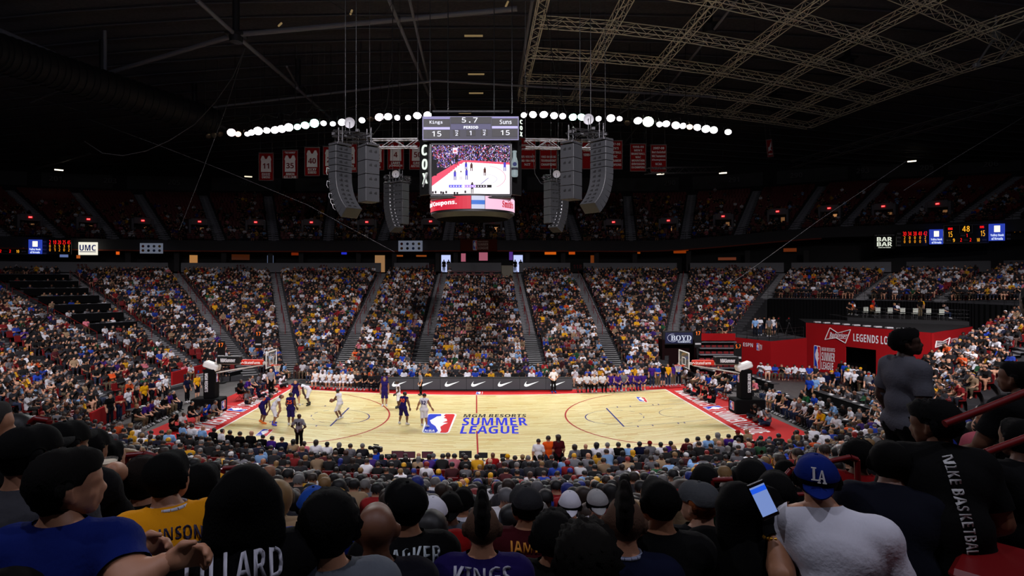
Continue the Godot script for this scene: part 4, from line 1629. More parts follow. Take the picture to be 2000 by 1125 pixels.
# a set of meshes for one pose: body, shirt, trousers (or shorts), shoes, hair
func dressed(j: Dictionary, cell: float, o := {}) -> Dictionary:
	var coarse := cell > 0.026
	var d := field(bones_of(j, coarse), cell)
	var sleeves: bool = o.get("sleeves", true)
	var longs: bool = o.get("long", true)
	var hb := head_basis(j)
	var hed: Vector3 = j.hed
	var style: String = o.get("style", "short")
	var hair_test := func(p: Vector3, z: int) -> bool:
		if z != Z_HEAD and not (style == "long" and p.distance_to(hed) < 0.2 and z != Z_TORSO):
			return false
		var q := hb.inverse() * (p - hed)
		if style == "long":
			return q.y > 0.055 or q.z < 0.02
		if style == "cap":
			return q.y > 0.02 + q.z * 0.1
		return q.y > 0.075 or (q.z < 0.035 and q.y > -0.035 - q.z * 0.3)
	var kit := {"body": shell(d, everything)}
	kit["shirt"] = cut(d, shirt_margin(j, 0.72 if sleeves else 0.06), 0.012 if cell < 0.04 else 0.016)
	kit["trousers"] = shell(d, func(_p, z): return z == Z_HIP or z == Z_THIGH or (longs and z == Z_SHIN), o.get("loose", 0.014))
	kit["shoes"] = shell(d, func(_p, z): return z == Z_FOOT, 0.012)
	if style != "bald":
		kit["hair"] = shell(d, hair_test, o.get("hair_thick", 0.014 if style != "cap" else 0.016))
	kit["joints"] = j
	kit["data"] = d
	if style == "cap":
		kit["brim"] = brim_mesh(hed, hb, 10)
	return kit

func brim_mesh(hed: Vector3, hb: Basis, n: int) -> ArrayMesh:
	var m := MB.new()
	for i in n:
		var g0 := lerpf(-0.9, 0.9, float(i) / n)
		var g1 := lerpf(-0.9, 0.9, float(i + 1) / n)
		var p := func(g: float, r: float, y: float) -> Vector3:
			return hed + hb * (Vector3(sin(g) * 0.085 * (1.0 if r < 0.11 else 0.95), y - absf(g) * 0.015, cos(g) * r))
		m.quad(p.call(g0, 0.09, 0.055), p.call(g0, 0.175 - absf(g0) * 0.03, 0.04), p.call(g1, 0.175 - absf(g1) * 0.03, 0.04), p.call(g1, 0.09, 0.055))
		m.quad(p.call(g0, 0.09, 0.047), p.call(g1, 0.09, 0.047), p.call(g1, 0.175 - absf(g1) * 0.03, 0.033), p.call(g0, 0.175 - absf(g0) * 0.03, 0.033))
	return m.done()

# one person from a set of meshes; c holds the colours skin, shirt, trousers, hair, shoes
func person(kit: Dictionary, c: Dictionary, label: String, xf: Transform3D, group := "") -> MeshInstance3D:
	var o := solo("person", kit.body, skin(c.get("skin", SKINS[1])), label, "person", xf, group)
	part(o, "shirt", kit.shirt, cloth(c.get("shirt", Color.BLACK)))
	part(o, "trousers", kit.trousers, cloth(c.get("trousers", Color(0.03, 0.03, 0.04))))
	part(o, "shoes", kit.shoes, mat(c.get("shoes", Color(0.05, 0.05, 0.05)), 0.6))
	if kit.has("hair"):
		if kit.has("brim"):
			var cap := part(o, "cap", kit.hair, cloth(c.get("hair", Color(0.02, 0.02, 0.02))))
			part(cap, "brim", kit.brim, cloth(c.get("brim", c.get("hair", Color(0.02, 0.02, 0.02)))))
		else:
			part(o, "hair", kit.hair, mat(c.get("hair", Color(0.02, 0.017, 0.015)), 0.55))
	return o

const SKINS := [Color(0.80, 0.60, 0.48), Color(0.72, 0.51, 0.39), Color(0.60, 0.41, 0.29), Color(0.40, 0.25, 0.17), Color(0.25, 0.155, 0.11)]

func skin(c: Color) -> StandardMaterial3D:
	return mat(c, 0.55)

# ---------- people ----------
const SHIRTS := [["black", Color(0.03, 0.03, 0.035), 40], ["white", Color(0.88, 0.88, 0.90), 17], ["grey", Color(0.42, 0.42, 0.44), 10], ["dark grey", Color(0.13, 0.13, 0.15), 16], ["red", Color(0.55, 0.06, 0.07), 4], ["maroon", Color(0.28, 0.05, 0.08), 3], ["blue", Color(0.10, 0.24, 0.66), 4], ["navy", Color(0.05, 0.07, 0.18), 7], ["pale blue", Color(0.50, 0.66, 0.84), 3], ["yellow", Color(0.85, 0.62, 0.06), 4], ["orange", Color(0.86, 0.32, 0.08), 1.2], ["purple", Color(0.24, 0.12, 0.46), 2], ["green", Color(0.10, 0.32, 0.18), 1.5], ["pink", Color(0.82, 0.45, 0.50), 1], ["tan", Color(0.60, 0.50, 0.38), 2]]
const HAIRS := [["black-haired", Color(0.03, 0.027, 0.027), 55], ["brown-haired", Color(0.16, 0.11, 0.075), 26], ["fair-haired", Color(0.50, 0.38, 0.22), 9], ["grey-haired", Color(0.42, 0.41, 0.40), 9]]
const CAPS := [["black-capped", Color(0.05, 0.05, 0.055)], ["white-capped", Color(0.80, 0.80, 0.80)], ["blue-capped", Color(0.09, 0.16, 0.48)], ["grey-capped", Color(0.36, 0.36, 0.37)], ["red-capped", Color(0.5, 0.07, 0.07)], ["yellow-capped", Color(0.84, 0.62, 0.08)]]

var kits := {}
var mid_group := 0

func pick(list: Array, r: RandomNumberGenerator) -> Array:
	var sum := 0.0
	for q in list:
		sum += q[2]
	var x := r.randf() * sum
	for q in list:
		x -= q[2]
		if x <= 0.0:
			return q
	return list[0]

func shirt_color(called: String) -> Color:
	for q in SHIRTS:
		if q[0] == called:
			return q[1]
	return Color(0.5, 0.5, 0.5)

func ordinal(n: int) -> String:
	var o := ["zeroth", "first", "second", "third", "fourth", "fifth", "sixth", "seventh", "eighth", "ninth", "tenth", "eleventh", "twelfth", "thirteenth", "fourteenth", "fifteenth", "sixteenth", "seventeenth", "eighteenth", "nineteenth", "twentieth"]
	if n <= 20:
		return o[n]
	var tens := ["", "", "twenty", "thirty", "forty", "fifty", "sixty"]
	var tenths := ["", "", "twentieth", "thirtieth", "fortieth", "fiftieth", "sixtieth"]
	return tenths[n / 10] if n % 10 == 0 else tens[n / 10] + "-" + o[n % 10]

func make_kits() -> void:
	var c := 0.028
	var up := skeleton("sit", {"lean": -0.05})
	kits["up"] = dressed(up, c)
	kits["lean"] = dressed(skeleton("sit", {"lean": 0.32, "wL": Vector3(0.06, 0.62, 0.42), "wR": Vector3(-0.06, 0.62, 0.42), "eL": Vector3(0.2, 0.66, 0.24), "eR": Vector3(-0.2, 0.66, 0.24)}), c)
	kits["left"] = dressed(skeleton("sit", {"turn": 0.8, "lean": 0.08, "twist": 0.1}), c)
	kits["right"] = dressed(skeleton("sit", {"turn": -0.8, "lean": 0.12, "twist": -0.1}), c)
	kits["cap"] = dressed(skeleton("sit", {"lean": 0.03}), c, {"style": "cap"})
	kits["capleft"] = dressed(skeleton("sit", {"turn": 0.6, "lean": 0.15}), c, {"style": "cap"})
	kits["long"] = dressed(skeleton("sit", {"lean": 0.05, "turn": 0.15}), c, {"style": "long", "hair_thick": 0.03})
	kits["bald"] = dressed(skeleton("sit", {"lean": 0.1, "fat": 1.1}), c, {"style": "bald"})
	kits["phone"] = dressed(skeleton("sit", {"lean": 0.05, "wL": Vector3(0.07, 1.08, 0.26), "wR": Vector3(-0.07, 1.08, 0.26), "eL": Vector3(0.22, 0.84, 0.16), "eR": Vector3(-0.22, 0.84, 0.16)}), c)
	kits["big"] = dressed(skeleton("sit", {"lean": 0.0, "fat": 1.18}), c)
	kits["stand"] = dressed(skeleton("stand"), c)
	kits["standlong"] = dressed(skeleton("stand", {"turn": 0.4}), c, {"style": "long", "long": false, "hair_thick": 0.03})
	kits["standcap"] = dressed(skeleton("stand", {"turn": -0.4}), c, {"style": "cap", "long": false})
	kits["standarms"] = dressed(skeleton("stand", {"wL": Vector3(-0.05, 1.14, 0.20), "wR": Vector3(0.05, 1.18, 0.18), "eL": Vector3(0.25, 1.17, 0.05), "eR": Vector3(-0.25, 1.17, 0.05)}), c)
	kits["floor"] = dressed(skeleton("floor", {"lean": 0.15}), c, {"long": false})
	kits["floorcam"] = dressed(skeleton("floor", {"wL": Vector3(0.06, 0.76, 0.18), "wR": Vector3(-0.06, 0.76, 0.18), "eL": Vector3(0.24, 0.48, 0.10), "eR": Vector3(-0.24, 0.48, 0.10)}), c)
	kits["shorts"] = dressed(skeleton("sit", {"lean": 0.12}), c, {"long": false})
	kits["jersey"] = dressed(skeleton("sit", {"lean": 0.2}), c, {"long": false, "sleeves": false, "loose": 0.03})

const HAIR_OF := {"up": "", "lean": "", "left": "", "right": "", "phone": "", "big": "", "cap": "cap", "capleft": "cap", "long": "long", "bald": "bald", "stand": "", "standarms": "", "standlong": "long", "standcap": "cap", "floor": "", "floorcam": "", "shorts": "", "jersey": ""}
const POSE_OF := {"lean": "leaning forward", "left": "looking left", "right": "looking right", "phone": "raising both hands", "big": "broad", "capleft": "looking left", "stand": "standing", "standarms": "standing with folded arms", "standlong": "standing", "standcap": "standing", "floor": "cross-legged", "floorcam": "cross-legged with raised hands"}

# a person of the given kit with colours drawn from r (or given); place finishes the label
func anyone(kit: String, xf: Transform3D, r: RandomNumberGenerator, place: String, group := "", shirt := "", trousers := Color(-1, 0, 0)) -> MeshInstance3D:
	var s := pick(SHIRTS, r)
	if shirt != "":
		s = [shirt, shirt_color(shirt), 0]
	var h := pick(HAIRS, r)
	var hair: Color = h[1]
	var who: String = h[0]
	var style: String = HAIR_OF.get(kit, "")
	if style == "cap":
		var cp: Array = CAPS[r.randi() % CAPS.size()]
		hair = cp[1]
		who = cp[0]
	elif style == "bald":
		who = "bald"
	elif style == "long":
		who = "long-haired"
	var sk: Color = SKINS[[0, 0, 1, 1, 2, 3, 3, 4][r.randi() % 8]]
	if h[0] == "fair-haired" or h[0] == "grey-haired":
		sk = SKINS[r.randi() % 2]
	if trousers.r < 0:
		trousers = [Color(0.03, 0.03, 0.035), Color(0.05, 0.06, 0.10), Color(0.12, 0.16, 0.25), Color(0.35, 0.30, 0.22), Color(0.10, 0.10, 0.11)][r.randi() % 5]
	var label := "%s person in %s shirt, %s" % [who, s[0], place]
	return person(kits[kit], {"skin": sk, "shirt": s[1], "trousers": trousers, "hair": hair, "shoes": [Color(0.04, 0.04, 0.04), Color(0.7, 0.7, 0.7)][r.randi() % 2]}, label, xf, group)

# evenly spaced t values along a sector, seat by seat
func seat_ts(t0: float, t1: float, d: float, pitch: float, gap: float) -> Array:
	var n := 24
	var acc := [0.0]
	for i in n:
		acc.append(acc[i] + (L(lerpf(t0, t1, float(i + 1) / n), d, 0) - L(lerpf(t0, t1, float(i) / n), d, 0)).length())
	var total: float = acc[n]
	var count := int((total - 2.0 * gap) / pitch)
	var out := []
	if count < 1:
		return out
	var i := 0
	for s in count:
		var want := gap + (total - 2.0 * gap - count * pitch) * 0.5 + (s + 0.5) * pitch
		while i < n - 1 and acc[i + 1] < want:
			i += 1
		var f: float = (want - acc[i]) / maxf(acc[i + 1] - acc[i], 1e-6)
		out.append(lerpf(t0, t1, (i + f) / n))
	return out

var crowd_xf := []
var crowd_cap := []
var seat_xf := []

func inward(t: float, d: float) -> Vector3:
	return (L(t, d - 0.6, 0) - L(t, d + 0.6, 0)).normalized()

func gather_crowd() -> void:
	var r := RandomNumberGenerator.new()
	r.seed = 77
	for i in AISLES.size() - 1:
		var t0: float = AISLES[i]
		var t1: float = AISLES[i + 1]
		var rows := rows_of(t0, t1)
		var press := t0 < -90.0 and t1 > -80.0
		for k in range(rows.x, rows.y):
			var d := k * TREAD + 0.5
			var y := row_y((t0 + t1) * 0.5, k * TREAD)
			for t in seat_ts(t0, t1, d, 0.5, 0.75):
				var p := L(t, d, row_y(t, k * TREAD))
				if p.z > -1.6 or absf(p.x / p.z) > 1.02 or not in_frame(p):
					continue
				var mid := t0 == -5.0 and k > 29
				if press and k >= 11 and k < 33 or mid and absf(t) < 3.8:
					continue
				var xf := facing(p, inward(t, d))
				seat_xf.append(xf)
				if r.randf() < 0.93:
					add_crowd(xf, r)
	for row in [[46.75, 0.2], [47.55, 0.35]]:
		for i in 60:
			var p := W(-15.0 + i * 0.51, row[0], row[1])
			if absf(p.x - 3.0) < 22.0 and r.randf() < 0.95:
				add_crowd(facing(p, Vector3(-p.x * 0.01, 0, 1)), r)
	for sd in [-1.0, 1.0]:
		for k in range(1, 11):
			var d := k * TREAD + 0.5
			for t in seat_ts(131.0 * sd, 152.0 * sd, d, 0.5, 0.3):
				var uv := loop_uv(t, d)
				var p := L(t, d, row_y(t, k * TREAD))
				if uv.y > 21.9 and in_frame(p):
					var xf := facing(p, inward(t, d))
					seat_xf.append(xf)
					add_crowd(xf, r)
	# near stand beyond the rows built person by person
	for k in range(-2, 24):
		var v := 22.6 - k * TREAD
		if v < NEAR_SPLIT:
			continue
		for s in range(-60, 61):
			var u := s * 0.5 + 0.13
			var p := W(u, v - 0.5, near_y(v))
			if not in_frame(p) or absf(u) > 27.0 - (3.0 if k < 1 else 0.0):
				continue
			var xf := facing(p, W(u, v + 0.5, 0) - W(u, v - 0.5, 0))
			seat_xf.append(xf)
			if r.randf() < 0.93:
				add_crowd(xf, r)
	# upper deck: fewer and fewer towards the top
	for i in AISLES_UP.size() - 1:
		for k in 29:
			var d: float = 33.0 + k * 0.86 + 0.45
			for t in seat_ts(AISLES_UP[i], AISLES_UP[i + 1], d, 0.55, 0.9):
				var p := L(t, d, up_y(t, k * 0.86 + 33.0))
				if not in_frame(p):
					continue
				var xf := facing(p, inward(t, d))
				seat_xf.append(xf)
				if r.randf() < 0.66 - k * 0.026 + (0.1 if absf(t) < 40 else -0.1):
					add_crowd(xf, r)

func in_frame(p: Vector3) -> bool:
	if p.z > -0.8:
		return false
	var px := CX + F * p.x / -p.z
	return px > -70.0 and px < 2070.0

func add_crowd(xf: Transform3D, r: RandomNumberGenerator) -> void:
	var b := Basis(Vector3.UP, r.randf_range(-0.3, 0.3)).scaled(Vector3.ONE * r.randf_range(0.93, 1.06))
	var s: Color = pick(SHIRTS, r)[1]
	s = s * r.randf_range(0.8, 1.1)
	var hi := pick(HAIRS, r)
	var hair: Color = hi[1]
	var sk: Color = SKINS[[0, 0, 1, 1, 2, 3, 4][r.randi() % 7]]
	if r.randf() < 0.16:
		hair = CAPS[r.randi() % CAPS.size()][1]
	elif r.randf() < 0.06:
		hair = sk
	crowd_xf.append([Transform3D(xf.basis * b, xf.origin + xf.basis * Vector3(r.randf_range(-0.05, 0.05), 0, r.randf_range(-0.1, 0.1))), s, sk, hair, [Color(0.03, 0.03, 0.035), Color(0.06, 0.07, 0.12), Color(0.14, 0.18, 0.27), Color(0.33, 0.28, 0.20), sk][r.randi() % 5], r.randi() % 5])

func multi(parent: Node3D, called: String, mesh: Mesh, xfs: Array, cols: Array, m: Material) -> void:
	if xfs.is_empty():
		return
	var mm := MultiMesh.new()
	mm.transform_format = MultiMesh.TRANSFORM_3D
	mm.use_colors = cols.size() > 0
	mm.mesh = mesh
	mm.instance_count = xfs.size()
	for i in xfs.size():
		mm.set_instance_transform(i, xfs[i])
		if cols.size():
			mm.set_instance_color(i, cols[i])
	var o := MultiMeshInstance3D.new()
	o.name = called
	o.multimesh = mm
	o.material_override = m
	parent.add_child(o, true)

func tinted(rough: float) -> StandardMaterial3D:
	var m := StandardMaterial3D.new()
	m.vertex_color_use_as_albedo = true
	m.roughness = rough
	return m

func seat_mesh() -> ArrayMesh:
	var m := MB.new()
	m.cbox(Vector3(0, 0.42, 0.02), Vector3(0.45, 0.05, 0.42), 0.02)
	m.cbox(Vector3(0, 0.66, -0.22), Vector3(0.45, 0.46, 0.05), 0.02, Basis(Vector3.RIGHT, -0.16))
	m.box(Vector3(0, 0.2, -0.12), Vector3(0.06, 0.42, 0.08))
	return m.done()

func build_crowd() -> void:
	gather_crowd()
	var root := thing("crowd", "thousands of seated spectators filling the stands all round the court", "crowd")
	root.set_meta("kind", "stuff")
	var poses := [
		skeleton("sit", {"lean": -0.04}),
		skeleton("sit", {"lean": 0.34, "wL": Vector3(0.06, 0.64, 0.45), "wR": Vector3(-0.06, 0.64, 0.45), "eL": Vector3(0.22, 0.66, 0.24), "eR": Vector3(-0.22, 0.66, 0.24)}),
		skeleton("sit", {"turn": 0.5, "wL": Vector3(-0.06, 0.80, 0.17), "wR": Vector3(0.08, 0.84, 0.16)}),
		skeleton("sit", {"lean": 0.1, "twist": -0.15, "wR": Vector3(-0.05, 1.08, 0.18), "eR": Vector3(-0.24, 0.84, 0.16)}),
		skeleton("sit", {"lean": 0.06, "wL": Vector3(0.08, 1.0, 0.30), "wR": Vector3(-0.08, 1.0, 0.30), "eL": Vector3(0.24, 0.80, 0.18), "eR": Vector3(-0.24, 0.80, 0.18), "turn": -0.3})]
	var mc := tinted(0.9)
	var ms := tinted(0.6)
	for q in 5:
		var style := "long" if q == 2 else "short"
		var kit := dressed(poses[q], 0.047, {"style": style, "hair_thick": 0.02})
		var xfs := []
		var c := [[], [], [], []]
		for p in crowd_xf:
			if p[5] == q:
				xfs.append(p[0])
				for w in 4:
					var col: Color = p[w + 1]
					c[w].append(col.srgb_to_linear())
		multi(root, "shirts", kit.shirt, xfs, c[0], mc)
		multi(root, "bodies", kit.body, xfs, c[1], ms)
		multi(root, "hair", kit.hair, xfs, c[2], ms)
		multi(root, "trousers", kit.trousers, xfs, c[3], mc)
	var seats := thing("seat_rows", "rows of red plastic stadium seats filling the lower and upper stands", "seats")
	seats.set_meta("kind", "stuff")
	multi(seats, "red_seats", seat_mesh(), seat_xf, [], mat(Color(0.42, 0.045, 0.055), 0.45))

const NEAR_SPLIT := 7.2

func build_near_rows() -> void:
	var r := RandomNumberGenerator.new()
	r.seed = 4242
	var names := ["up", "up", "lean", "left", "right", "cap", "cap", "capleft", "long", "long", "bald", "phone", "big", "up", "right"]
	var sm := seat_mesh()
	var row := 0
	for k in range(23, 0, -1):
		var v := 22.6 - k * TREAD
		if v < 3.4 or v >= NEAR_SPLIT:
			continue
		row += 1
		var seat := {-1: 0, 1: 0}
		var order := []
		for s in range(0, 40):
			order.append([s, 1])
			order.append([-s - 1, -1])
		for q in order:
			var u: float = q[0] * 0.52 + 0.3 + (row % 2) * 0.2
			var p := W(u, v - 0.5, near_y(v))
			if not in_frame(p):
				continue
			seat[q[1]] += 1
			var side: String = "right" if q[1] > 0 else "left"
			if near_gap(p):
				continue
			var xf := facing(p, W(u, v + 0.5, 0) - W(u, v - 0.5, 0))
			var place := "%s near row, %s seat %s of the midline" % [ordinal(row), ordinal(seat[q[1]]), side]
			var sc := Basis.from_scale(Vector3.ONE * r.randf_range(0.94, 1.05))
			var kk: String = names[r.randi() % names.size()]
			if r.randf() < 0.95:
				anyone(kk, Transform3D(xf.basis * Basis(Vector3.UP, r.randf_range(-0.25, 0.25)) * sc, p + Vector3(0, r.randf_range(-0.04, 0.05), 0) + xf.basis.z * r.randf_range(-0.08, 0.08)), r, place, "spectators in the near rows")
			if v < 8.0:
				var st := thing("stadium_seat", "red plastic stadium seat, %s" % place, "seat", xf, "red seats of the near stand")
				var sp := MB.new()
				sp.cbox(Vector3(0, 0.42, 0.02), Vector3(0.45, 0.05, 0.42), 0.02)
				sp.box(Vector3(0, 0.2, -0.12), Vector3(0.06, 0.42, 0.08))
				part(st, "seat", keep("seat_pan", sp), mat(Color(0.42, 0.045, 0.055), 0.4))
				var sb := MB.new()
				sb.cbox(Vector3(0, 0.66, -0.22), Vector3(0.45, 0.46, 0.05), 0.02, Basis(Vector3.RIGHT, -0.16))
				part(st, "backrest", keep("seat_back", sb), mat(Color(0.42, 0.045, 0.055), 0.4))
			else:
				seat_xf.append(xf)

func keep(key: String, m: MB) -> ArrayMesh:
	if not unit_cache.has("mesh" + key):
		unit_cache["mesh" + key] = m.done()
	return unit_cache["mesh" + key]

# places in the near rows left to the aisles
func near_gap(p: Vector3) -> bool:
	for q in hero_at:
		if Vector2(p.x - q.x, p.z - q.z).length() < 0.44:
			return true
	return false

func build_people() -> void:
	build_players()
	build_courtside_people()
	build_heroes()
	build_near_rows()
	build_crowd()

# ---------- players, referees, coach ----------
func player(px: float, py: float, yaw: float, size: float, o: Dictionary, look: Dictionary, label: String, number := "", front := false) -> MeshInstance3D:
	var j := skeleton("stand", o)
	var kit := dressed(j, 0.024, look)
	var p := G(px, py)
	var dir := Vector3(sin(yaw), 0, cos(yaw))
	var xf := facing(p, dir)
	xf.basis = xf.basis * Basis.from_scale(Vector3(1, 1, 1) * size)
	var n := person(kit, look, label, xf)
	if number != "":
		var lean: float = o.get("lean", 0.0)
		var b := Basis(Vector3.UP, o.get("twist", 0.0)) * Basis(Vector3.RIGHT, lean) * (Basis(Vector3.UP, PI) if not front else Basis())
		var c: Vector3 = j.pel + (Basis(Vector3.UP, o.get("twist", 0.0)) * Basis(Vector3.RIGHT, lean)) * Vector3(0, 0.36, 0.155 if front else -0.155)
		part(n, "number", text_mesh(number, 0.0, 0.2, 0.01), mat(look.get("number", Color(0.9, 0.4, 0.1))), Transform3D(b, c))
	return n

func build_players() -> void:
	var purple := Color(0.13, 0.09, 0.33)
	var white := Color(0.88, 0.88, 0.92)
	var knees := {"lean": 0.75, "kL": Vector3(0.2, 0.50, 0.12), "kR": Vector3(-0.2, 0.50, 0.12), "aL": Vector3(0.24, 0.09, 0.0), "aR": Vector3(-0.24, 0.09, 0.0), "tL": Vector3(0.29, 0.04, 0.15), "tR": Vector3(-0.29, 0.04, 0.15), "eL": Vector3(0.3, 0.82, 0.36), "eR": Vector3(-0.3, 0.82, 0.36), "wL": Vector3(0.23, 0.58, 0.24), "wR": Vector3(-0.23, 0.58, 0.24), "nod": -0.5}
	var pl := {"sleeves": false, "long": false, "loose": 0.035, "skin": SKINS[3], "shirt": purple, "trousers": purple, "shoes": Color(0.8, 0.8, 0.8), "number": Color(0.95, 0.35, 0.1)}
	var wl := pl.duplicate()
	wl.merge({"shirt": white, "trousers": white, "number": Color(0.12, 0.12, 0.4)}, true)
	var mk := func(base: Dictionary, more: Dictionary) -> Dictionary:
		var d := base.duplicate()
		d.merge(more, true)
		return d
	player(511, 827, 2.2, 1.08, knees, mk.call(pl, {"shoes": Color(0.9, 0.45, 0.1)}), "player in purple jersey with orange shoes, bent on the near lane line", "20")
	player(534, 830, 1.9, 1.08, mk.call(knees, {"lean": 0.6}), mk.call(wl, {"shoes": Color(0.25, 0.25, 0.8), "skin": SKINS[2], "hair": Color(0.25, 0.17, 0.08)}), "player in white jersey with violet shoes, crouching on the near lane line")
	player(568, 832, 3.0, 1.10, {"wL": Vector3(0.27, 0.95, 0.14), "wR": Vector3(-0.27, 0.95, 0.14)}, pl, "player in purple jersey number 25, standing upright with his back turned", "25")
	player(577, 792, 0.3, 1.06, mk.call(knees, {"lean": 0.5}), mk.call(pl, {"skin": SKINS[0], "hair": Color(0.2, 0.13, 0.07)}), "pale-skinned player in purple jersey, bending at the far lane line", "")
	player(604, 791, -1.3, 1.08, mk.call(knees, {"lean": 1.0}), mk.call(wl, {"skin": SKINS[4], "shoes": Color(0.03, 0.03, 0.03)}), "player in white jersey with black shoes, hands on his knees at the far lane line")
	var shooter := player(664, 819, -1.9, 1.05, {"lean": 0.18, "kL": Vector3(0.14, 0.50, 0.20), "kR": Vector3(-0.14, 0.50, 0.20), "aL": Vector3(0.16, 0.09, -0.04), "aR": Vector3(-0.16, 0.09, -0.04), "tL": Vector3(0.19, 0.04, 0.12), "tR": Vector3(-0.19, 0.04, 0.12), "eL": Vector3(0.22, 1.12, 0.28), "eR": Vector3(-0.22, 1.12, 0.28), "wL": Vector3(0.11, 1.06, 0.48), "wR": Vector3(-0.11, 1.06, 0.48), "fL": Vector3(0.11, 1.05, 0.60), "fR": Vector3(-0.11, 1.05, 0.60)}, mk.call(wl, {"skin": SKINS[3]}), "player in white jersey holding the ball at the blue free-throw line")
	var ball := shooter.transform * Vector3(0, 1.06, 0.57)
	var bm := SphereMesh.new()
	bm.radius = 0.121
	bm.height = 0.242
	bm.radial_segments = 24
	bm.rings = 12
	var bl := thing("basketball", "orange basketball held by the player at the free-throw line", "ball", at(ball))
	part(bl, "cover", bm, mat(Color(0.55, 0.22, 0.08), 0.6))
	var seam := MB.new()
	for q in 3:
		var bs := Basis(Vector3.UP, q * PI / 3.0) if q < 2 else Basis(Vector3.FORWARD, PI / 2)
		var pts := []
		for i in 17:
			pts.append(bs * Vector3(cos(TAU * i / 16) * 0.1215, sin(TAU * i / 16) * 0.1215, 0))
		seam.path(pts, 0.003, 4)
	part(bl, "seams", seam.done(), mat(Color(0.03, 0.03, 0.03)))
	player(751, 793, 0.15, 1.10, {"kL": Vector3(0.12, 0.5, 0.04)}, mk.call(pl, {"skin": SKINS[2], "number": Color(0.9, 0.6, 0.5)}), "player in purple jersey facing us near the far sideline", "", true)
	player(778, 797, -1.4, 1.04, {"wL": Vector3(0.22, 0.95, 0.2), "lean": 0.05}, mk.call(wl, {"skin": SKINS[4], "shoes": Color(0.03, 0.03, 0.03)}), "player in white jersey with black shoes, standing sideways at the far end of the centre")
	player(787, 830, 2.7, 1.10, {"lean": 0.25, "aL": Vector3(0.23, 0.09, 0.0), "aR": Vector3(-0.25, 0.09, 0.0), "tL": Vector3(0.27, 0.04, 0.15), "tR": Vector3(-0.29, 0.04, 0.15), "kL": Vector3(0.2, 0.5, 0.1), "kR": Vector3(-0.2, 0.5, 0.1), "eL": Vector3(0.32, 1.1, 0.1), "eR": Vector3(-0.32, 1.1, 0.1), "wL": Vector3(0.28, 0.86, 0.25), "wR": Vector3(-0.28, 0.86, 0.25)}, pl, "player in purple jersey number 10 leaning forward, left of the centre emblem", "10")
	player(828, 834, 2.9, 1.10, {"lean": 0.1, "eL": Vector3(0.32, 1.17, 0.04), "eR": Vector3(-0.32, 1.17, 0.04), "wL": Vector3(0.40, 0.98, 0.10), "wR": Vector3(-0.42, 0.98, 0.10), "aL": Vector3(0.15, 0.09, 0.1), "aR": Vector3(-0.2, 0.09, -0.1), "tL": Vector3(0.18, 0.04, 0.26), "tR": Vector3(-0.26, 0.04, 0.04)}, mk.call(wl, {"skin": SKINS[2]}), "player in white jersey standing on the centre emblem with his back turned", "32")
	var ref := {"shirt": Color(0.50, 0.50, 0.53), "trousers": Color(0.02, 0.02, 0.022), "skin": SKINS[4], "shoes": Color(0.02, 0.02, 0.02), "number": Color(0.05, 0.05, 0.05)}
	player(584, 878, 3.0, 1.02, {"eL": Vector3(0.36, 1.16, -0.05), "eR": Vector3(-0.36, 1.16, -0.05), "wL": Vector3(0.18, 1.0, -0.02), "wR": Vector3(-0.18, 1.0, -0.02), "fL": Vector3(0.1, 0.98, -0.1), "fR": Vector3(-0.1, 0.98, -0.1)}, mk.call(ref, {"style": "bald"}), "referee in grey shirt number 16, hands on hips, back turned near the sideline", "16")
	player(529, 769, 0.6, 1.05, {}, mk.call(ref, {"skin": SKINS[0], "style": "bald"}), "bald pale referee in grey shirt on the red apron behind the left basket")
	player(822, 772, -1.2, 0.98, {"lean": 0.06}, mk.call(ref, {"skin": SKINS[1], "hair": Color(0.2, 0.17, 0.15)}), "referee in grey shirt on the far sideline before the advertising board")
	player(1081, 767, 0.2, 1.02, {"eL": Vector3(0.34, 1.16, -0.02), "eR": Vector3(-0.34, 1.16, -0.02), "wL": Vector3(0.17, 1.0, 0.05), "wR": Vector3(-0.17, 1.0, 0.05), "fL": Vector3(0.1, 0.98, 0.12), "fR": Vector3(-0.1, 0.98, 0.12)}, {"shirt": Color(0.88, 0.88, 0.88), "trousers": Color(0.02, 0.02, 0.02), "skin": SKINS[0], "shoes": Color(0.1, 0.15, 0.5), "hair": Color(0.3, 0.28, 0.26)}, "coach in white polo shirt, hands on hips, at the right end of the advertising board")

# a row of people between two floor points, each on a chair when asked
func line_of_people(a: Vector3, b: Vector3, n: int, face: Vector3, kinds: Array, shirts: Array, place: String, group: String, seedy: int, chairs := true, y := 0.0, trousers := Color(-1, 0, 0)) -> void:
	var r := RandomNumberGenerator.new()
	r.seed = seedy
	for i in n:
		var p := a.lerp(b, (i + 0.5) / n)
		p.y = y
		var xf := facing(p, face)
		if group == "crowd":
			add_crowd(xf, r)
			if shirts.size():
				crowd_xf[-1][1] = shirt_color(shirts[i % shirts.size()])
			continue
		var kk: String = kinds[i % kinds.size()]
		var pl := place % ordinal(i + 1)
		var sc := Basis.from_scale(Vector3.ONE * r.randf_range(0.96, 1.06))
		anyone(kk, Transform3D(xf.basis * Basis(Vector3.UP, r.randf_range(-0.3, 0.3)) * sc, p), r, pl, group, shirts[i % shirts.size()] if shirts.size() else "", trousers)
		if chairs:
			folding_chair(xf, "black folding chair, %s" % pl, group + " chairs")

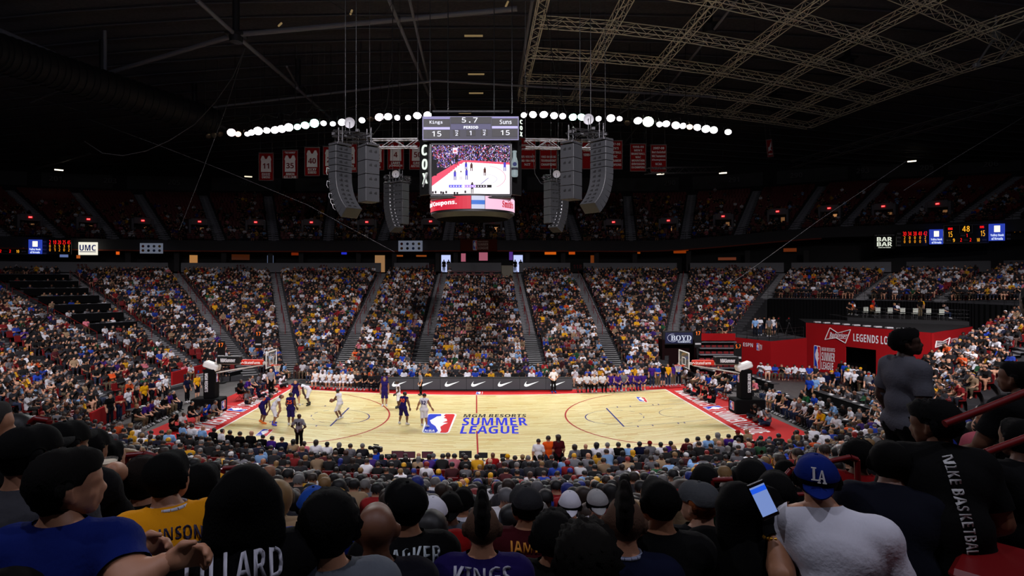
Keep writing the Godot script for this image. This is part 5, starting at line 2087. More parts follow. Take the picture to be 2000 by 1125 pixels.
func folding_chair(xf: Transform3D, label: String, group: String) -> void:
	var o := thing("folding_chair", label, "chair", xf, group)
	var s := MB.new()
	s.cbox(Vector3(0, 0.43, 0.03), Vector3(0.42, 0.05, 0.42), 0.02)
	part(o, "seat", keep("fold_seat", s), mat(Color(0.03, 0.03, 0.033), 0.5))
	var b := MB.new()
	b.cbox(Vector3(0, 0.72, -0.24), Vector3(0.42, 0.34, 0.04), 0.018, Basis(Vector3.RIGHT, -0.15))
	part(o, "backrest", keep("fold_back", b), mat(Color(0.03, 0.03, 0.033), 0.5))
	var f := MB.new()
	for sx in [-0.2, 0.2]:
		f.path([Vector3(sx, 0.02, 0.28), Vector3(sx, 0.42, -0.04), Vector3(sx, 0.9, -0.27)], 0.012, 5)
		f.path([Vector3(sx, 0.02, -0.22), Vector3(sx, 0.43, 0.2)], 0.012, 5)
	part(o, "frame", keep("fold_frame", f), mat(Color(0.25, 0.25, 0.26), 0.4, 0.7))

func build_courtside_people() -> void:
	var front := Vector3(0, 0, 1)
	var dr := RandomNumberGenerator.new()
	dr.seed = 99
	# far benches
	line_of_people(G(610, 757), G(692, 760), 6, front, ["jersey", "shorts"], ["white"], "%s on the far left bench from its end", "players on the far left bench", 11, true, 0.0, Color(0.85, 0.85, 0.88))
	line_of_people(G(694, 760), G(757, 762), 5, front, ["lean", "up", "lean", "big", "lean"], ["dark grey", "black", "dark grey", "dark grey", "purple"], "%s of the dark staff beside the white-shirted bench", "staff beside the far left bench", 12)
	line_of_people(G(1124, 765), G(1184, 764), 4, front, ["shorts", "up", "lean", "bald"], ["white", "white", "white", "white"], "%s of the white polo staff right of the advertising board", "staff on the far right bench", 13, true, 0.0, Color(0.03, 0.03, 0.035))
	line_of_people(G(1186, 764), G(1262, 760), 6, front, ["jersey", "lean", "shorts"], ["purple", "purple", "grey", "purple"], "%s on the purple bench beside the white polo staff", "players on the far right bench", 14, true, 0.0, Color(0.13, 0.09, 0.33))
	line_of_people(G(1268, 757), G(1330, 752), 6, front, ["stand", "standarms", "standcap", "stand"], ["purple", "blue", "black", "yellow"], "%s standing at the end of the purple bench", "people standing by the far right bench", 15, false)
	# behind the bench and the board
	line_of_people(W(-14.0, 46.3), W(-7.2, 46.2), 12, front, ["up", "lean", "long", "cap", "phone"], [], "%s in the row behind the far left bench", "crowd", 16)
	line_of_people(W(-6.8, 45.9), W(7.0, 45.9), 22, front, ["up", "lean", "right", "up", "left"], ["black", "white", "blue", "black", "yellow", "dark grey", "white", "black"], "%s seat behind the swoosh board from its left", "crowd", 17)
	line_of_people(W(7.4, 46.3), W(14.0, 46.3), 12, front, ["up", "cap", "lean", "long"], ["white", "black", "blue", "white", "yellow"], "%s in the row behind the far right bench", "crowd", 18)
	# baseline left: floor photographers and chairs
	var right := Vector3(1, 0, 0.1)
	line_of_people(G(462, 783), G(560, 738), 9, right, ["shorts", "lean", "up", "shorts", "lean"], ["black", "purple", "grey", "grey", "white", "grey", "blue", "dark grey", "pale blue"], "%s chair along the left baseline beyond the basket stand", "chairs beyond the left basket stand", 19)
	line_of_people(G(470, 795), G(560, 752), 4, right, ["floor", "floorcam"], ["grey", "navy", "black", "white"], "%s sitting on the red apron beyond the basket stand", "people on the apron by the left basket", 20, false)
	line_of_people(G(330, 845), G(425, 810), 6, right, ["floorcam", "floor", "shorts", "floorcam"], ["black", "white", "black", "grey", "blue", "grey"], "%s on the floor before the left table", "people on the floor before the left table", 21, false)
	line_of_people(G(262, 840), G(345, 800), 7, right, ["up", "lean", "right"], ["black", "purple", "purple", "white", "black", "purple", "black"], "%s seat at the black left table", "people at the black left table", 22)
	line_of_people(G(205, 835), G(330, 780), 8, right, ["stand", "standarms", "standcap", "stand"], ["black", "red", "white", "black", "yellow", "navy", "white", "white"], "%s standing behind the black left table", "people standing behind the left table", 23, false)
	line_of_people(G(355, 790), G(430, 765), 4, right, ["stand", "standcap", "standarms"], ["navy", "yellow", "black", "white"], "%s standing beside the left basket stand", "people standing by the left basket stand", 24, false)
	# baseline right
	var left := Vector3(-1, 0, 0.15)
	line_of_people(G(1335, 748), G(1430, 782), 8, left, ["shorts", "lean", "up", "shorts"], ["white", "black", "grey", "white", "blue", "white", "black"], "%s chair along the right baseline beyond the basket stand", "chairs beyond the right basket stand", 25)
	line_of_people(G(1340, 765), G(1400, 790), 4, left, ["floor", "floorcam"], ["white", "black", "black", "dark grey"], "%s sitting on the red apron by the right basket", "people on the apron by the right basket", 26, false)
	line_of_people(G(1468, 815), G(1505, 835), 3, left, ["floorcam", "floor"], ["black", "white", "grey"], "%s on the apron before the right basket stand", "people on the apron before the right stand", 27, false)
	line_of_people(G(1500, 795), G(1640, 862), 13, left, ["long", "shorts", "cap", "long", "lean", "up"], ["white", "white", "black", "tan", "navy", "white", "grey", "white", "black", "white", "yellow", "pale blue", "white"], "%s chair of the front row along the right baseline", "front row along the right baseline", 28)
	line_of_people(G(1395, 745), G(1510, 790), 6, left, ["up", "lean", "right"], ["maroon", "black", "blue", "dark grey", "pink", "black"], "%s seat at the table behind the right basket", "people at the far right table", 29)
	line_of_people(G(1560, 800), G(1740, 870), 12, left, ["up", "lean", "left", "right"], ["black", "green", "blue", "white", "black", "pale blue", "black", "white", "grey"], "%s seat at the long black right table", "people at the long right table", 30)
	line_of_people(G(1610, 780), G(1770, 840), 12, left, ["up", "lean", "left"], [], "%s seat in the row behind the long right table", "crowd", 31)
	line_of_people(G(1480, 740), G(1600, 745), 9, Vector3(-0.6, 0, 1), ["up", "cap", "lean", "long"], ["white", "white", "blue", "black", "white"], "%s seat before the red wall behind the right basket", "crowd", 32)
	line_of_people(G(1575, 790), G(1640, 765), 6, Vector3(-1, 0, 0.4), ["stand", "standcap", "standarms"], ["blue", "pale blue", "white", "navy", "black"], "%s standing between the right tables and red wall", "people standing right of the basket", 33, false)
	line_of_people(G(1640, 745), G(1730, 790), 11, Vector3(-0.7, 0, 1), ["stand", "standcap", "standarms", "standlong"], ["black", "blue", "green", "white", "white", "dark grey", "black", "pale blue", "black"], "%s standing before the lounge doorway", "people standing before the lounge doorway", 34, false)
	line_of_people(G(1650, 765), G(1800, 812), 10, Vector3(-0.8, 0, 1), ["standcap", "stand", "standarms"], ["white", "white", "black", "grey", "navy"], "%s in the standing group right of the tables", "standing group right of the tables", 35, false)
	# people in the lit doorways of the concourse
	for q in [[867, 0], [876, 1], [1006, 0], [1017, 1]]:
		var p := on_ring(q[0], 34.5, 9.32)
		anyone("stand" if q[1] == 0 else "standarms", facing(p, -p), dr, "in the lit doorway %s the middle block, %s one" % ["left above" if q[0] < 900 else "right above", ["left", "right"][q[1]]], "people in the concourse doorways", "black")
	# near side: chairs along the sideline, backs to us
	var away := Vector3(0, 0, -1)
	line_of_people(G(350, 878), G(540, 908), 10, Vector3(0.4, 0, -1), ["up", "up", "bald", "lean", "right"], ["pale blue", "white", "pale blue", "black", "white", "black", "black", "black", "black", "purple"], "%s near chair from the left corner", "near courtside chairs left", 36)
	line_of_people(G(540, 912), G(720, 928), 8, away, ["big", "long", "up", "long", "up", "long", "up", "up"], ["navy", "tan", "pink", "white", "white", "black", "grey", "dark grey"], "%s near courtside chair left of the cameraman", "near courtside chairs centre left", 37)
	line_of_people(G(745, 950), G(1035, 950), 10, away, ["up", "lean", "bald", "cap", "up"], ["white", "black", "black", "blue", "white", "black", "white", "red", "grey", "black"], "%s of the crew at the near press table", "crew at the near press table", 38)
	line_of_people(G(1042, 935), G(1100, 932), 3, away, ["stand", "stand", "standlong"], ["white", "orange", "maroon"], "%s standing at the right end of the press table", "people standing by the press table", 39, false)
	line_of_people(G(1112, 930), G(1320, 919), 10, away, ["long", "bald", "long", "up", "up", "lean", "up", "cap", "up", "up"], ["grey", "dark grey", "white", "white", "black", "pale blue", "navy", "grey", "white", "purple"], "%s near chair right of the press table", "near courtside chairs right", 40)
	line_of_people(G(1330, 917), G(1470, 893), 7, Vector3(-0.3, 0, -1), ["up", "up", "up", "long", "up", "cap", "bald"], ["maroon", "white", "pale blue", "tan", "purple", "black", "tan"], "%s near chair towards the right corner", "near courtside chairs right corner", 41)

# ---------- trusses ----------
func truss_into(m: MB, a: Vector3, b: Vector3, s: float, r: float, bay := 1.0) -> void:
	var d := (b - a).normalized()
	var x := d.cross(Vector3.UP).normalized() * s * 0.5
	var y := Vector3.UP * s * 0.5
	var n := maxi(1, int(round((b - a).length() / bay)))
	for c in [x + y, x - y, -x - y, -x + y]:
		m.tube(a + c, b + c, r, 4, -1.0, false)
	for i in n:
		var p := a.lerp(b, float(i) / n)
		var q := a.lerp(b, float(i + 1) / n)
		var f := 1.0 if i % 2 == 0 else -1.0
		m.tube(p + x + y * f, q + x - y * f, r * 0.6, 3, -1.0, false)
		m.tube(p - x + y * f, q - x - y * f, r * 0.6, 3, -1.0, false)
		m.tube(p + x * f - y, q - x * f - y, r * 0.6, 3, -1.0, false)
		m.tube(p + x * f + y, q - x * f + y, r * 0.6, 3, -1.0, false)

func build_trusses() -> void:
	var alu := mat(Color(0.88, 0.85, 0.76), 0.5)
	var o := thing("truss_grid", "grid of crossing aluminium box trusses under the roof, right of the scoreboard", "truss grid")
	var us := [5.0, 11.3, 17.8, 24.6, 31.4, 38.0, 44.0]
	var vs := [69.5, 62.2, 55.0, 48.2, 41.0, 33.0, 25.0]
	var y := 30.0
	for u in us:
		var m := MB.new()
		for i in vs.size() - 1:
			truss_into(m, W(u, vs[i], y), W(u, vs[i + 1], y), 0.75, 0.045)
		part(o, "truss", m.done(), alu)
	for v in vs:
		var m := MB.new()
		for i in us.size() - 1:
			truss_into(m, W(us[i], v, y - 0.1), W(us[i + 1], v, y - 0.1), 0.75, 0.045)
		part(o, "truss", m.done(), alu)
	var hang := MB.new()
	for u in [5.0, 24.6, 44.0]:
		for v in [69.5, 48.2, 25.0]:
			hang.tube(W(u, v, y), W(u, v, y) + Vector3(0, 6, 0), 0.02, 4)
	part(o, "hanger", hang.done(), mat(Color(0.2, 0.2, 0.2)))
	var tr := [[722, 281, 30.5, 816, 280, 30.5, "short bright truss between the left speakers and the scoreboard", 0.42], [1026, 281, 30.5, 1182, 283, 30.5, "short bright truss between the scoreboard and the right speakers", 0.42], [1262, 334, 62.0, 1412, 331, 66.0, "low truss hanging beyond the last championship banner", 0.6], [1546, 322, 80.0, 2060, 175, 62.0, "long dark truss rising to the right under the roof", 0.9]]
	for t in tr:
		var m := MB.new()
		var a := P(t[0], t[1], t[2])
		var b := P(t[3], t[4], t[5])
		truss_into(m, a, b, t[7], 0.035 if t[7] < 0.9 else 0.05, t[7] * 1.4)
		var hm := MB.new()
		hm.tube(a + Vector3(0, t[7] * 0.5, 0), a + Vector3(0, 14, 0), 0.012, 4)
		hm.tube(b + Vector3(0, t[7] * 0.5, 0), b + Vector3(0, 14, 0), 0.012, 4)
		var to := thing("truss", t[6], "truss")
		part(to, "hanger", hm.done(), mat(Color(0.12, 0.12, 0.13), 0.7))
		part(to, "lattice", m.done(), mat(Color(0.45, 0.45, 0.45), 0.5) if t[7] < 0.5 else mat(Color(0.3, 0.3, 0.31), 0.45, 0.5))
	# a rigging point at the right edge
	var rg := MB.new()
	var c := P(1945, 70, 52.0)
	rg.path([c + Vector3(0, 1.8, 0), c, c + Vector3(-1.6, -2.4, 0)], 0.09, 6)
	rg.cbox(c, Vector3(0.5, 0.9, 0.5), 0.05)
	rg.cbox(c + Vector3(-1.7, -2.6, 0), Vector3(0.5, 0.35, 0.4), 0.05)
	rg.path([c + Vector3(2.5, 0.6, 0), c + Vector3(-0.3, -2.6, 0.5)], 0.07, 6)
	solo("rigging_hoist", rg.done(), mat(Color(0.6, 0.62, 0.64), 0.4, 0.5), "pale rigging hoist hanging by the truss grid at the upper right", "hoist")
	# cables
	var cb := [[[478, 95], [455, 150], [420, 200], [380, 243], [330, 275], [285, 295], [240, 304], [200, 299], [165, 276]], [[0, 175], [60, 189], [120, 206], [170, 220]], [[168, 231], [300, 280], [440, 334], [600, 400], [770, 492]], [[478, 97], [440, 215], [395, 335], [350, 450]], [[768, 0], [765, 120], [756, 205], [742, 245], [725, 268]], [[1052, -70], [1085, 150], [1105, 220], [1128, 262]], [[1040, 300], [1045, 340], [1056, 358], [1075, 363], [1085, 352]], [[640, 0], [668, 18], [720, 40], [752, 30], [770, 0]], [[2000, 228], [1880, 300], [1765, 372]], [[1770, 315], [1600, 430], [1420, 560]]]
	var nm := ["sagging from the left roof node", "at the left edge", "stretched from the left roof towards the middle", "running down from the left roof node", "hanging beside the left speakers", "hanging beside the right speakers", "looped under the right speakers", "looped at the top edge", "stretched to the right edge", "stretched over the right upper deck"]
	for i in cb.size():
		var pts := []
		for q in cb[i]:
			pts.append(P(q[0], q[1], 46.0 if i < 6 else 44.0))
		var m := MB.new()
		m.path(pts, 0.035 if i in [0, 4, 5] else 0.022, 5)
		solo("cable", m.done(), mat(Color(0.16, 0.16, 0.17), 0.7), "thin grey cable %s" % nm[i], "cable")

# ---------- hanging scoreboard ----------
func game_picture() -> ImageTexture:
	var w := 456
	var h := 288
	var im := Image.create(w, h, false, Image.FORMAT_RGB8)
	im.fill(Color(0.06, 0.05, 0.08))
	var r := RandomNumberGenerator.new()
	r.seed = 9
	for i in 2600:
		var c := [Color(0.85, 0.8, 0.95), Color(0.35, 0.3, 0.75), Color(0.75, 0.25, 0.35), Color(0.55, 0.45, 0.5), Color(0.15, 0.13, 0.18), Color(0.1, 0.09, 0.12)][r.randi() % 6] as Color
		im.fill_rect(Rect2i(r.randi_range(0, w), r.randi_range(0, 130), r.randi_range(2, 6), r.randi_range(3, 8)), c)
	for y in range(90, h):
		var edge := int(lerpf(200, -20, (y - 90) / 165.0))
		var apron := int(lerpf(150, -140, (y - 90) / 165.0))
		for x in range(maxi(0, apron), w):
			var far_line := 100 + int((x - 200) * 0.06)
			if x > edge and y > far_line:
				im.set_pixel(x, y, Color(0.99, 0.95, 0.98))
			elif y > far_line - 12 and x > apron + 20:
				im.set_pixel(x, y, Color(0.86, 0.30, 0.40))
	for i in 90:
		var t := i / 90.0
		var g := -1.25 + 2.2 * t
		var p := Vector2(300 + 130 * cos(g), 190 + 70 * sin(g))
		im.fill_rect(Rect2i(int(p.x), int(p.y), 3, 2), Color(0.85, 0.45, 0.55))
	for i in 60:
		var a := i / 60.0 * PI - PI * 0.5
		im.fill_rect(Rect2i(int(325 + 55 * cos(a)), int(200 + 26 * sin(a)), 2, 2), Color(0.6, 0.6, 0.7))
	for i in 45:
		im.fill_rect(Rect2i(285 + i, 228 - int(i * 0.8), 3, 2), Color(0.3, 0.3, 0.6))
	# apron lettering
	for i in 12:
		im.fill_rect(Rect2i(18 + i * 13, 232 - i * 11, 9, 7), Color(0.97, 0.88, 0.92))
	# figures
	for f in [[135, 150, 55, 1], [170, 152, 50, 2], [200, 100, 42, 1], [203, 140, 62, 1], [232, 105, 46, 3], [310, 132, 46, 3], [427, 95, 56, 1], [143, 62, 50, 0], [236, 218, 64, 0]]:
		var c := [Color(0.06, 0.05, 0.06), Color(0.28, 0.25, 0.72), Color(0.94, 0.88, 0.92), Color(0.30, 0.18, 0.16)][f[3]] as Color
		var x: int = f[0]
		var y: int = f[1]
		var hh: int = f[2]
		im.fill_rect(Rect2i(x - 3, y, 7, 8), Color(0.22, 0.14, 0.12))
		im.fill_rect(Rect2i(x - 7, y + 8, 14, hh / 2), c)
		im.fill_rect(Rect2i(x - 6, y + 8 + hh / 2, 4, hh / 2 - 6), c.darkened(0.2))
		im.fill_rect(Rect2i(x + 3, y + 8 + hh / 2, 4, hh / 2 - 6), c.darkened(0.2))
	im.fill_rect(Rect2i(0, 85, 28, 95), Color(0.03, 0.03, 0.04))
	for b in [[100, 78, Color(0.35, 0.35, 0.85)], [190, 66, Color(0.65, 0.5, 0.9)], [256, 60, Color(0.05, 0.05, 0.06)], [320, 30, Color(0.1, 0.1, 0.1)]]:
		im.fill_rect(Rect2i(b[0], 234, b[1], 16), b[2])
	for i in 14:
		im.fill_rect(Rect2i(108 + i * 16, 238, 8, 8), Color(0.9, 0.85, 0.95))
	for i in 9:
		im.fill_rect(Rect2i(r.randi_range(0, 200), r.randi_range(268, 284), 10, 14), Color(0.12, 0.08, 0.10))
	im.fill_rect(Rect2i(122, 16, 28, 34), Color(0.9, 0.82, 0.9))
	im.fill_rect(Rect2i(128, 30, 16, 12), Color(0.8, 0.4, 0.45))
	return ImageTexture.create_from_image(im)

func build_scoreboard() -> void:
	var o := thing("scoreboard", "black hanging scoreboard with game picture, score panel and curved ribbon screen", "scoreboard")
	var black := mat(Color(0.022, 0.022, 0.025), 0.5)
	var z := 33.0
	var px := 1.0 / F * z
	# body and frame
	var m := MB.new()
	m.cbox(Vector3(P(919, 331, z).x, P(919, 331, z).y, -z - 2.9), Vector3(4.5, 3.0, 4.6), 0.1)
	m.cbox(Vector3(P(919, 250, z).x, P(919, 251, z).y, -z - 2.2), Vector3(5.4, 1.2, 3.9), 0.08)
	m.cbox(Vector3(P(919, 384, z).x, P(919, 384.5, z).y, -z - 2.3), Vector3(4.7, 0.12, 4.2), 0.05)
	part(o, "body", m.done(), black)
	var fr := MB.new()
	for q in [[840, 1.6], [1000, 1.6], [875, 4.2], [965, 4.2]]:
		fr.tube(P(q[0], 222, z + q[1]), P(q[0], 222, z + q[1]) + Vector3(0, 15, 0), 0.03, 5)
	fr.tube(P(845, 218, z + 1.6), P(995, 218, z + 1.6), 0.09, 6)
	fr.tube(P(845, 218, z + 4.2), P(995, 218, z + 4.2), 0.09, 6)
	part(o, "hanger", fr.done(), mat(Color(0.2, 0.2, 0.21), 0.5, 0.5))
	# score panel
	var sp := part(o, "score_screen", MB.new().done(), black)
	var c0 := P(919, 250.5, z)
	var bk := MB.new()
	bk.cbox(Vector3(0, 0, -0.15), Vector3(188 * px, 48 * px, 0.3), 0.04)
	sp.mesh = bk.done()
	sp.transform = at(c0)
	var W1 := 188 * px
	var loc := func(cx: float, cy: float) -> Vector3:
		return Vector3((cx - 492.0) / 935.0 * W1, (185.0 - cy) / 935.0 * W1, 0)
	var panel := func(called: String, x0: float, y0: float, x1: float, y1: float, col: Color, e: float, zz: float) -> void:
		var b := MB.new()
		var p: Vector3 = loc.call((x0 + x1) * 0.5, (y0 + y1) * 0.5)
		b.cbox(p + Vector3(0, 0, zz), Vector3((x1 - x0) / 935.0 * W1, (y1 - y0) / 935.0 * W1, 0.02), 0.004)
		part(sp, called, b.done(), glow(col, e))
	panel.call("lit_border", 25, 70, 960, 300, Color(0.62, 0.60, 0.80), 0.55, 0.0)
	panel.call("lit_ground", 33, 78, 952, 292, Color(0.15, 0.15, 0.24), 0.55, 0.012)
	panel.call("lit_band", 36, 175, 292, 198, Color(0.75, 0.72, 0.95), 0.8, 0.02)
	panel.call("lit_band", 700, 165, 950, 188, Color(0.75, 0.72, 0.95), 0.8, 0.02)
	panel.call("lit_band", 300, 145, 690, 200, Color(0.26, 0.25, 0.42), 0.7, 0.02)
	panel.call("lit_band", 36, 80, 292, 96, Color(0.55, 0.52, 0.75), 0.7, 0.02)
	panel.call("lit_band", 700, 76, 950, 90, Color(0.55, 0.52, 0.75), 0.7, 0.02)
	for q in [[40, 98, 290, 173], [40, 205, 290, 283], [302, 76, 688, 140], [702, 92, 950, 160], [702, 195, 950, 268], [325, 202, 390, 262], [452, 205, 540, 260], [594, 196, 658, 256]]:
		panel.call("dark_field", q[0], q[1], q[2], q[3], Color(0.05, 0.05, 0.08), 0.35, 0.025)
	for q in [["Kings", 95, 113, 220, 150], ["15", 120, 215, 208, 265], ["5.7", 408, 84, 560, 132], ["PERIOD", 426, 165, 566, 190], ["1", 482, 212, 500, 254], ["Suns", 776, 105, 890, 145], ["15", 786, 206, 872, 252], ["2", 345, 230, 370, 258], ["2", 613, 226, 637, 254], ["TO", 341, 206, 372, 222], ["TO", 610, 201, 640, 217]]:
		var p: Vector3 = loc.call((q[1] + q[3]) * 0.5, (q[2] + q[4]) * 0.5)
		part(sp, "lit_lettering", text_mesh(q[0], (q[3] - q[1]) / 935.0 * W1, (q[4] - q[2]) / 935.0 * W1, 0.02, "Droid Sans Mono" if q[0] != "PERIOD" else "Droid Sans"), glow(Color(0.92, 0.92, 1.0), 1.1), at(p + Vector3(0, 0, 0.045)))
	# the picture
	var ms := MB.new()
	var pc := P(919.5, 331, z + 0.35)
	var pxx := (z + 0.35) / F
	ms.quad(Vector3(-76 * pxx, -48 * pxx, 0), Vector3(-76 * pxx, 48 * pxx, 0), Vector3(76 * pxx, 48 * pxx, 0), Vector3(76 * pxx, -48 * pxx, 0))
	var tex := game_picture()
	var pm := StandardMaterial3D.new()
	pm.albedo_color = Color(0.02, 0.02, 0.02)
	pm.emission_enabled = true
	pm.emission_texture = tex
	pm.emission_operator = BaseMaterial3D.EMISSION_OP_MULTIPLY
	pm.emission = Color(1, 1, 1)
	pm.emission_energy_multiplier = 1.0
	# texture rows run from the top
	var arr := ms.done().surface_get_arrays(0)
	arr[Mesh.ARRAY_TEX_UV] = PackedVector2Array([Vector2(0, 1), Vector2(0, 0), Vector2(1, 0), Vector2(1, 1)])
	var pmesh := ArrayMesh.new()
	pmesh.add_surface_from_arrays(Mesh.PRIMITIVE_TRIANGLES, arr)
	part(o, "game_screen", pmesh, pm, at(pc))
	var sf := MB.new()
	for q in [[0.0, 50.0, 158.0, 5.0], [0.0, -50.5, 158.0, 5.0], [-78.5, 0.0, 5.0, 100.0], [78.5, 0.0, 5.0, 100.0]]:
		sf.cbox(pc + Vector3(q[0] * pxx, q[1] * pxx, 0.0), Vector3(q[2] * pxx, q[3] * pxx, 0.12), 0.02)
	part(o, "screen_frame", sf.done(), mat(Color(0.03, 0.03, 0.033), 0.5))
	var al := AreaLight3D.new()
	al.name = "screen_light"
	al.area_size = Vector2(4.4, 2.8)
	al.light_energy = 3.0
	al.light_color = Color(1.0, 0.9, 0.95)
	al.shadow_enabled = true
	al.transform = Transform3D(Basis(Vector3.UP, PI), pc + Vector3(0, 0, 0.2))
	al.transform = Transform3D(Basis.looking_at(Vector3(0, -0.2, 1)), pc + Vector3(0, 0, 0.2))
	o.add_child(al)
	# slanting corner panels with letters and a bottle
	for s in [-1.0, 1.0]:
		var cp := MB.new()
		var base := P(919 + s * 89, 326, z + 0.9)
		var bs := Basis(Vector3.UP, s * 0.75)
		cp.cbox(base, Vector3(0.85, 3.3, 0.12), 0.03, bs)
		part(o, "corner_panel", cp.done(), black)
		if s < 0:
			var k := 0
			for ch in ["C", "O", "X"]:
				part(o, "lit_letter", text_mesh(ch, 0.42, 0.62, 0.06, "Droid Sans"), glow(Color(0.95, 1.0, 0.95), 0.75), Transform3D(bs, base + bs * Vector3(0.05 + k * 0.03, 0.95 - k * 0.82, 0.10)))
				k += 1
			var x2 := MB.new()
			x2.cbox(base + bs * Vector3(0.14, -0.8, 0.13), Vector3(0.12, 0.85, 0.05), 0.02, bs * Basis(Vector3.FORWARD, 0.45))
			part(o, "grey_stroke", x2.done(), mat(Color(0.45, 0.45, 0.45)))
		else:
			var bo := MB.new()
			bo.lathe(Vector3.ZERO, Vector3.UP, [Vector2(0, 0), Vector2(0.17, 0.0), Vector2(0.19, 0.05), Vector2(0.19, 0.85), Vector2(0.11, 1.1), Vector2(0.10, 1.36), Vector2(0.12, 1.4), Vector2(0.12, 1.47), Vector2(0, 1.47)], 18)
			var bt := part(o, "bottle_sign", bo.done(), glow(Color(0.72, 0.80, 0.82), 0.35), at(P(1005, 345, z + 0.35)))
			var e1 := MB.new()
			e1.lathe(Vector3(0, 0.36, 0), Vector3.UP, [Vector2(0.193, 0), Vector2(0.196, 0.0), Vector2(0.196, 0.14), Vector2(0.193, 0.14)], 18)
			part(bt, "dark_band", e1.done(), mat(Color(0.05, 0.07, 0.12)))
			var e2 := MB.new()
			e2.disc(Vector3(0, 0.68, 0.2), Vector3(0, 0, 1), Vector3(1, 0, 0), 0.12, 18)
			part(bt, "emblem", e2.done(), mat(Color(0.08, 0.12, 0.3)))
		for k2 in 3:
			if s > 0:
				part(o, "lit_letter", text_mesh(["C", "O", "X"][k2], 0.22, 0.24, 0.04), glow(Color(0.95, 1.0, 0.95), 0.75), Transform3D(Basis(Vector3.UP, 0.9), P(1018, 238 + k2 * 12, z + 0.25)))
	# ribbon screen on a drum
	var rc := P(923, 405, 35.6)
	var rr := 2.56
	var dr := MB.new()
	dr.lathe(rc - Vector3(0, 0.5, 0), Vector3.UP, [Vector2(2.2, -0.25), Vector2(rr - 0.02, 0.0), Vector2(rr - 0.02, 0.98), Vector2(2.3, 1.0), Vector2(0.3, 1.05), Vector2(0.3, 0.3), Vector2(2.2, 0.2), Vector2(2.2, -0.25)], 40)
	part(o, "drum", dr.done(), black)
	var strip := func(a0: float, a1: float, y0: float, y1: float, r2: float, col: Color, e: float, called: String) -> void:
		var b := MB.new()
		for i in 16:
			var g0 := lerpf(a0, a1, i / 16.0)
			var g1 := lerpf(a0, a1, (i + 1) / 16.0)
			var pa := rc + Vector3(sin(g0) * r2, 0, cos(g0) * r2)
			var pb := rc + Vector3(sin(g1) * r2, 0, cos(g1) * r2)
			b.quad(pa + Vector3(0, y0, 0), pa + Vector3(0, y1, 0), pb + Vector3(0, y1, 0), pb + Vector3(0, y0, 0))
		part(o, called, b.done(), glow(col, e))
	strip.call(-1.5, -0.02, -0.37, 0.37, rr, Color(0.85, 0.10, 0.22), 0.75, "lit_ribbon")
	strip.call(-0.01, 0.29, -0.37, 0.37, rr, Color(0.80, 0.82, 0.92), 0.75, "lit_ribbon")
	strip.call(-0.01, 0.29, -0.12, 0.12, rr + 0.01, Color(0.15, 0.42, 0.80), 0.8, "lit_band")
	strip.call(0.30, 1.5, -0.37, 0.37, rr, Color(0.95, 0.75, 0.85), 0.85, "lit_ribbon")
	var bend := func(off: float) -> Callable:
		return func(p: Vector3) -> Vector3:
			var g: float = off + p.x / rr
			return rc + Vector3(sin(g) * (rr + 0.02 + p.z), p.y, cos(g) * (rr + 0.02 + p.z))
	part(o, "lit_lettering", bent_text("ital Coupons.", 2.75, 0.34, 0.02, bend.call(-0.88)), glow(Color(1.0, 0.95, 0.97), 1.0))
	part(o, "lit_lettering", bent_text("Smith's", 1.2, 0.42, 0.02, bend.call(0.98), "Droid Serif"), glow(Color(0.80, 0.04, 0.16), 0.7))

# ---------- loudspeakers ----------
func cabinet(m: MB, w: float, h: float, d: float) -> void:
	m.cbox(Vector3(0, 0, -d * 0.5), Vector3(w, h, d), 0.02)

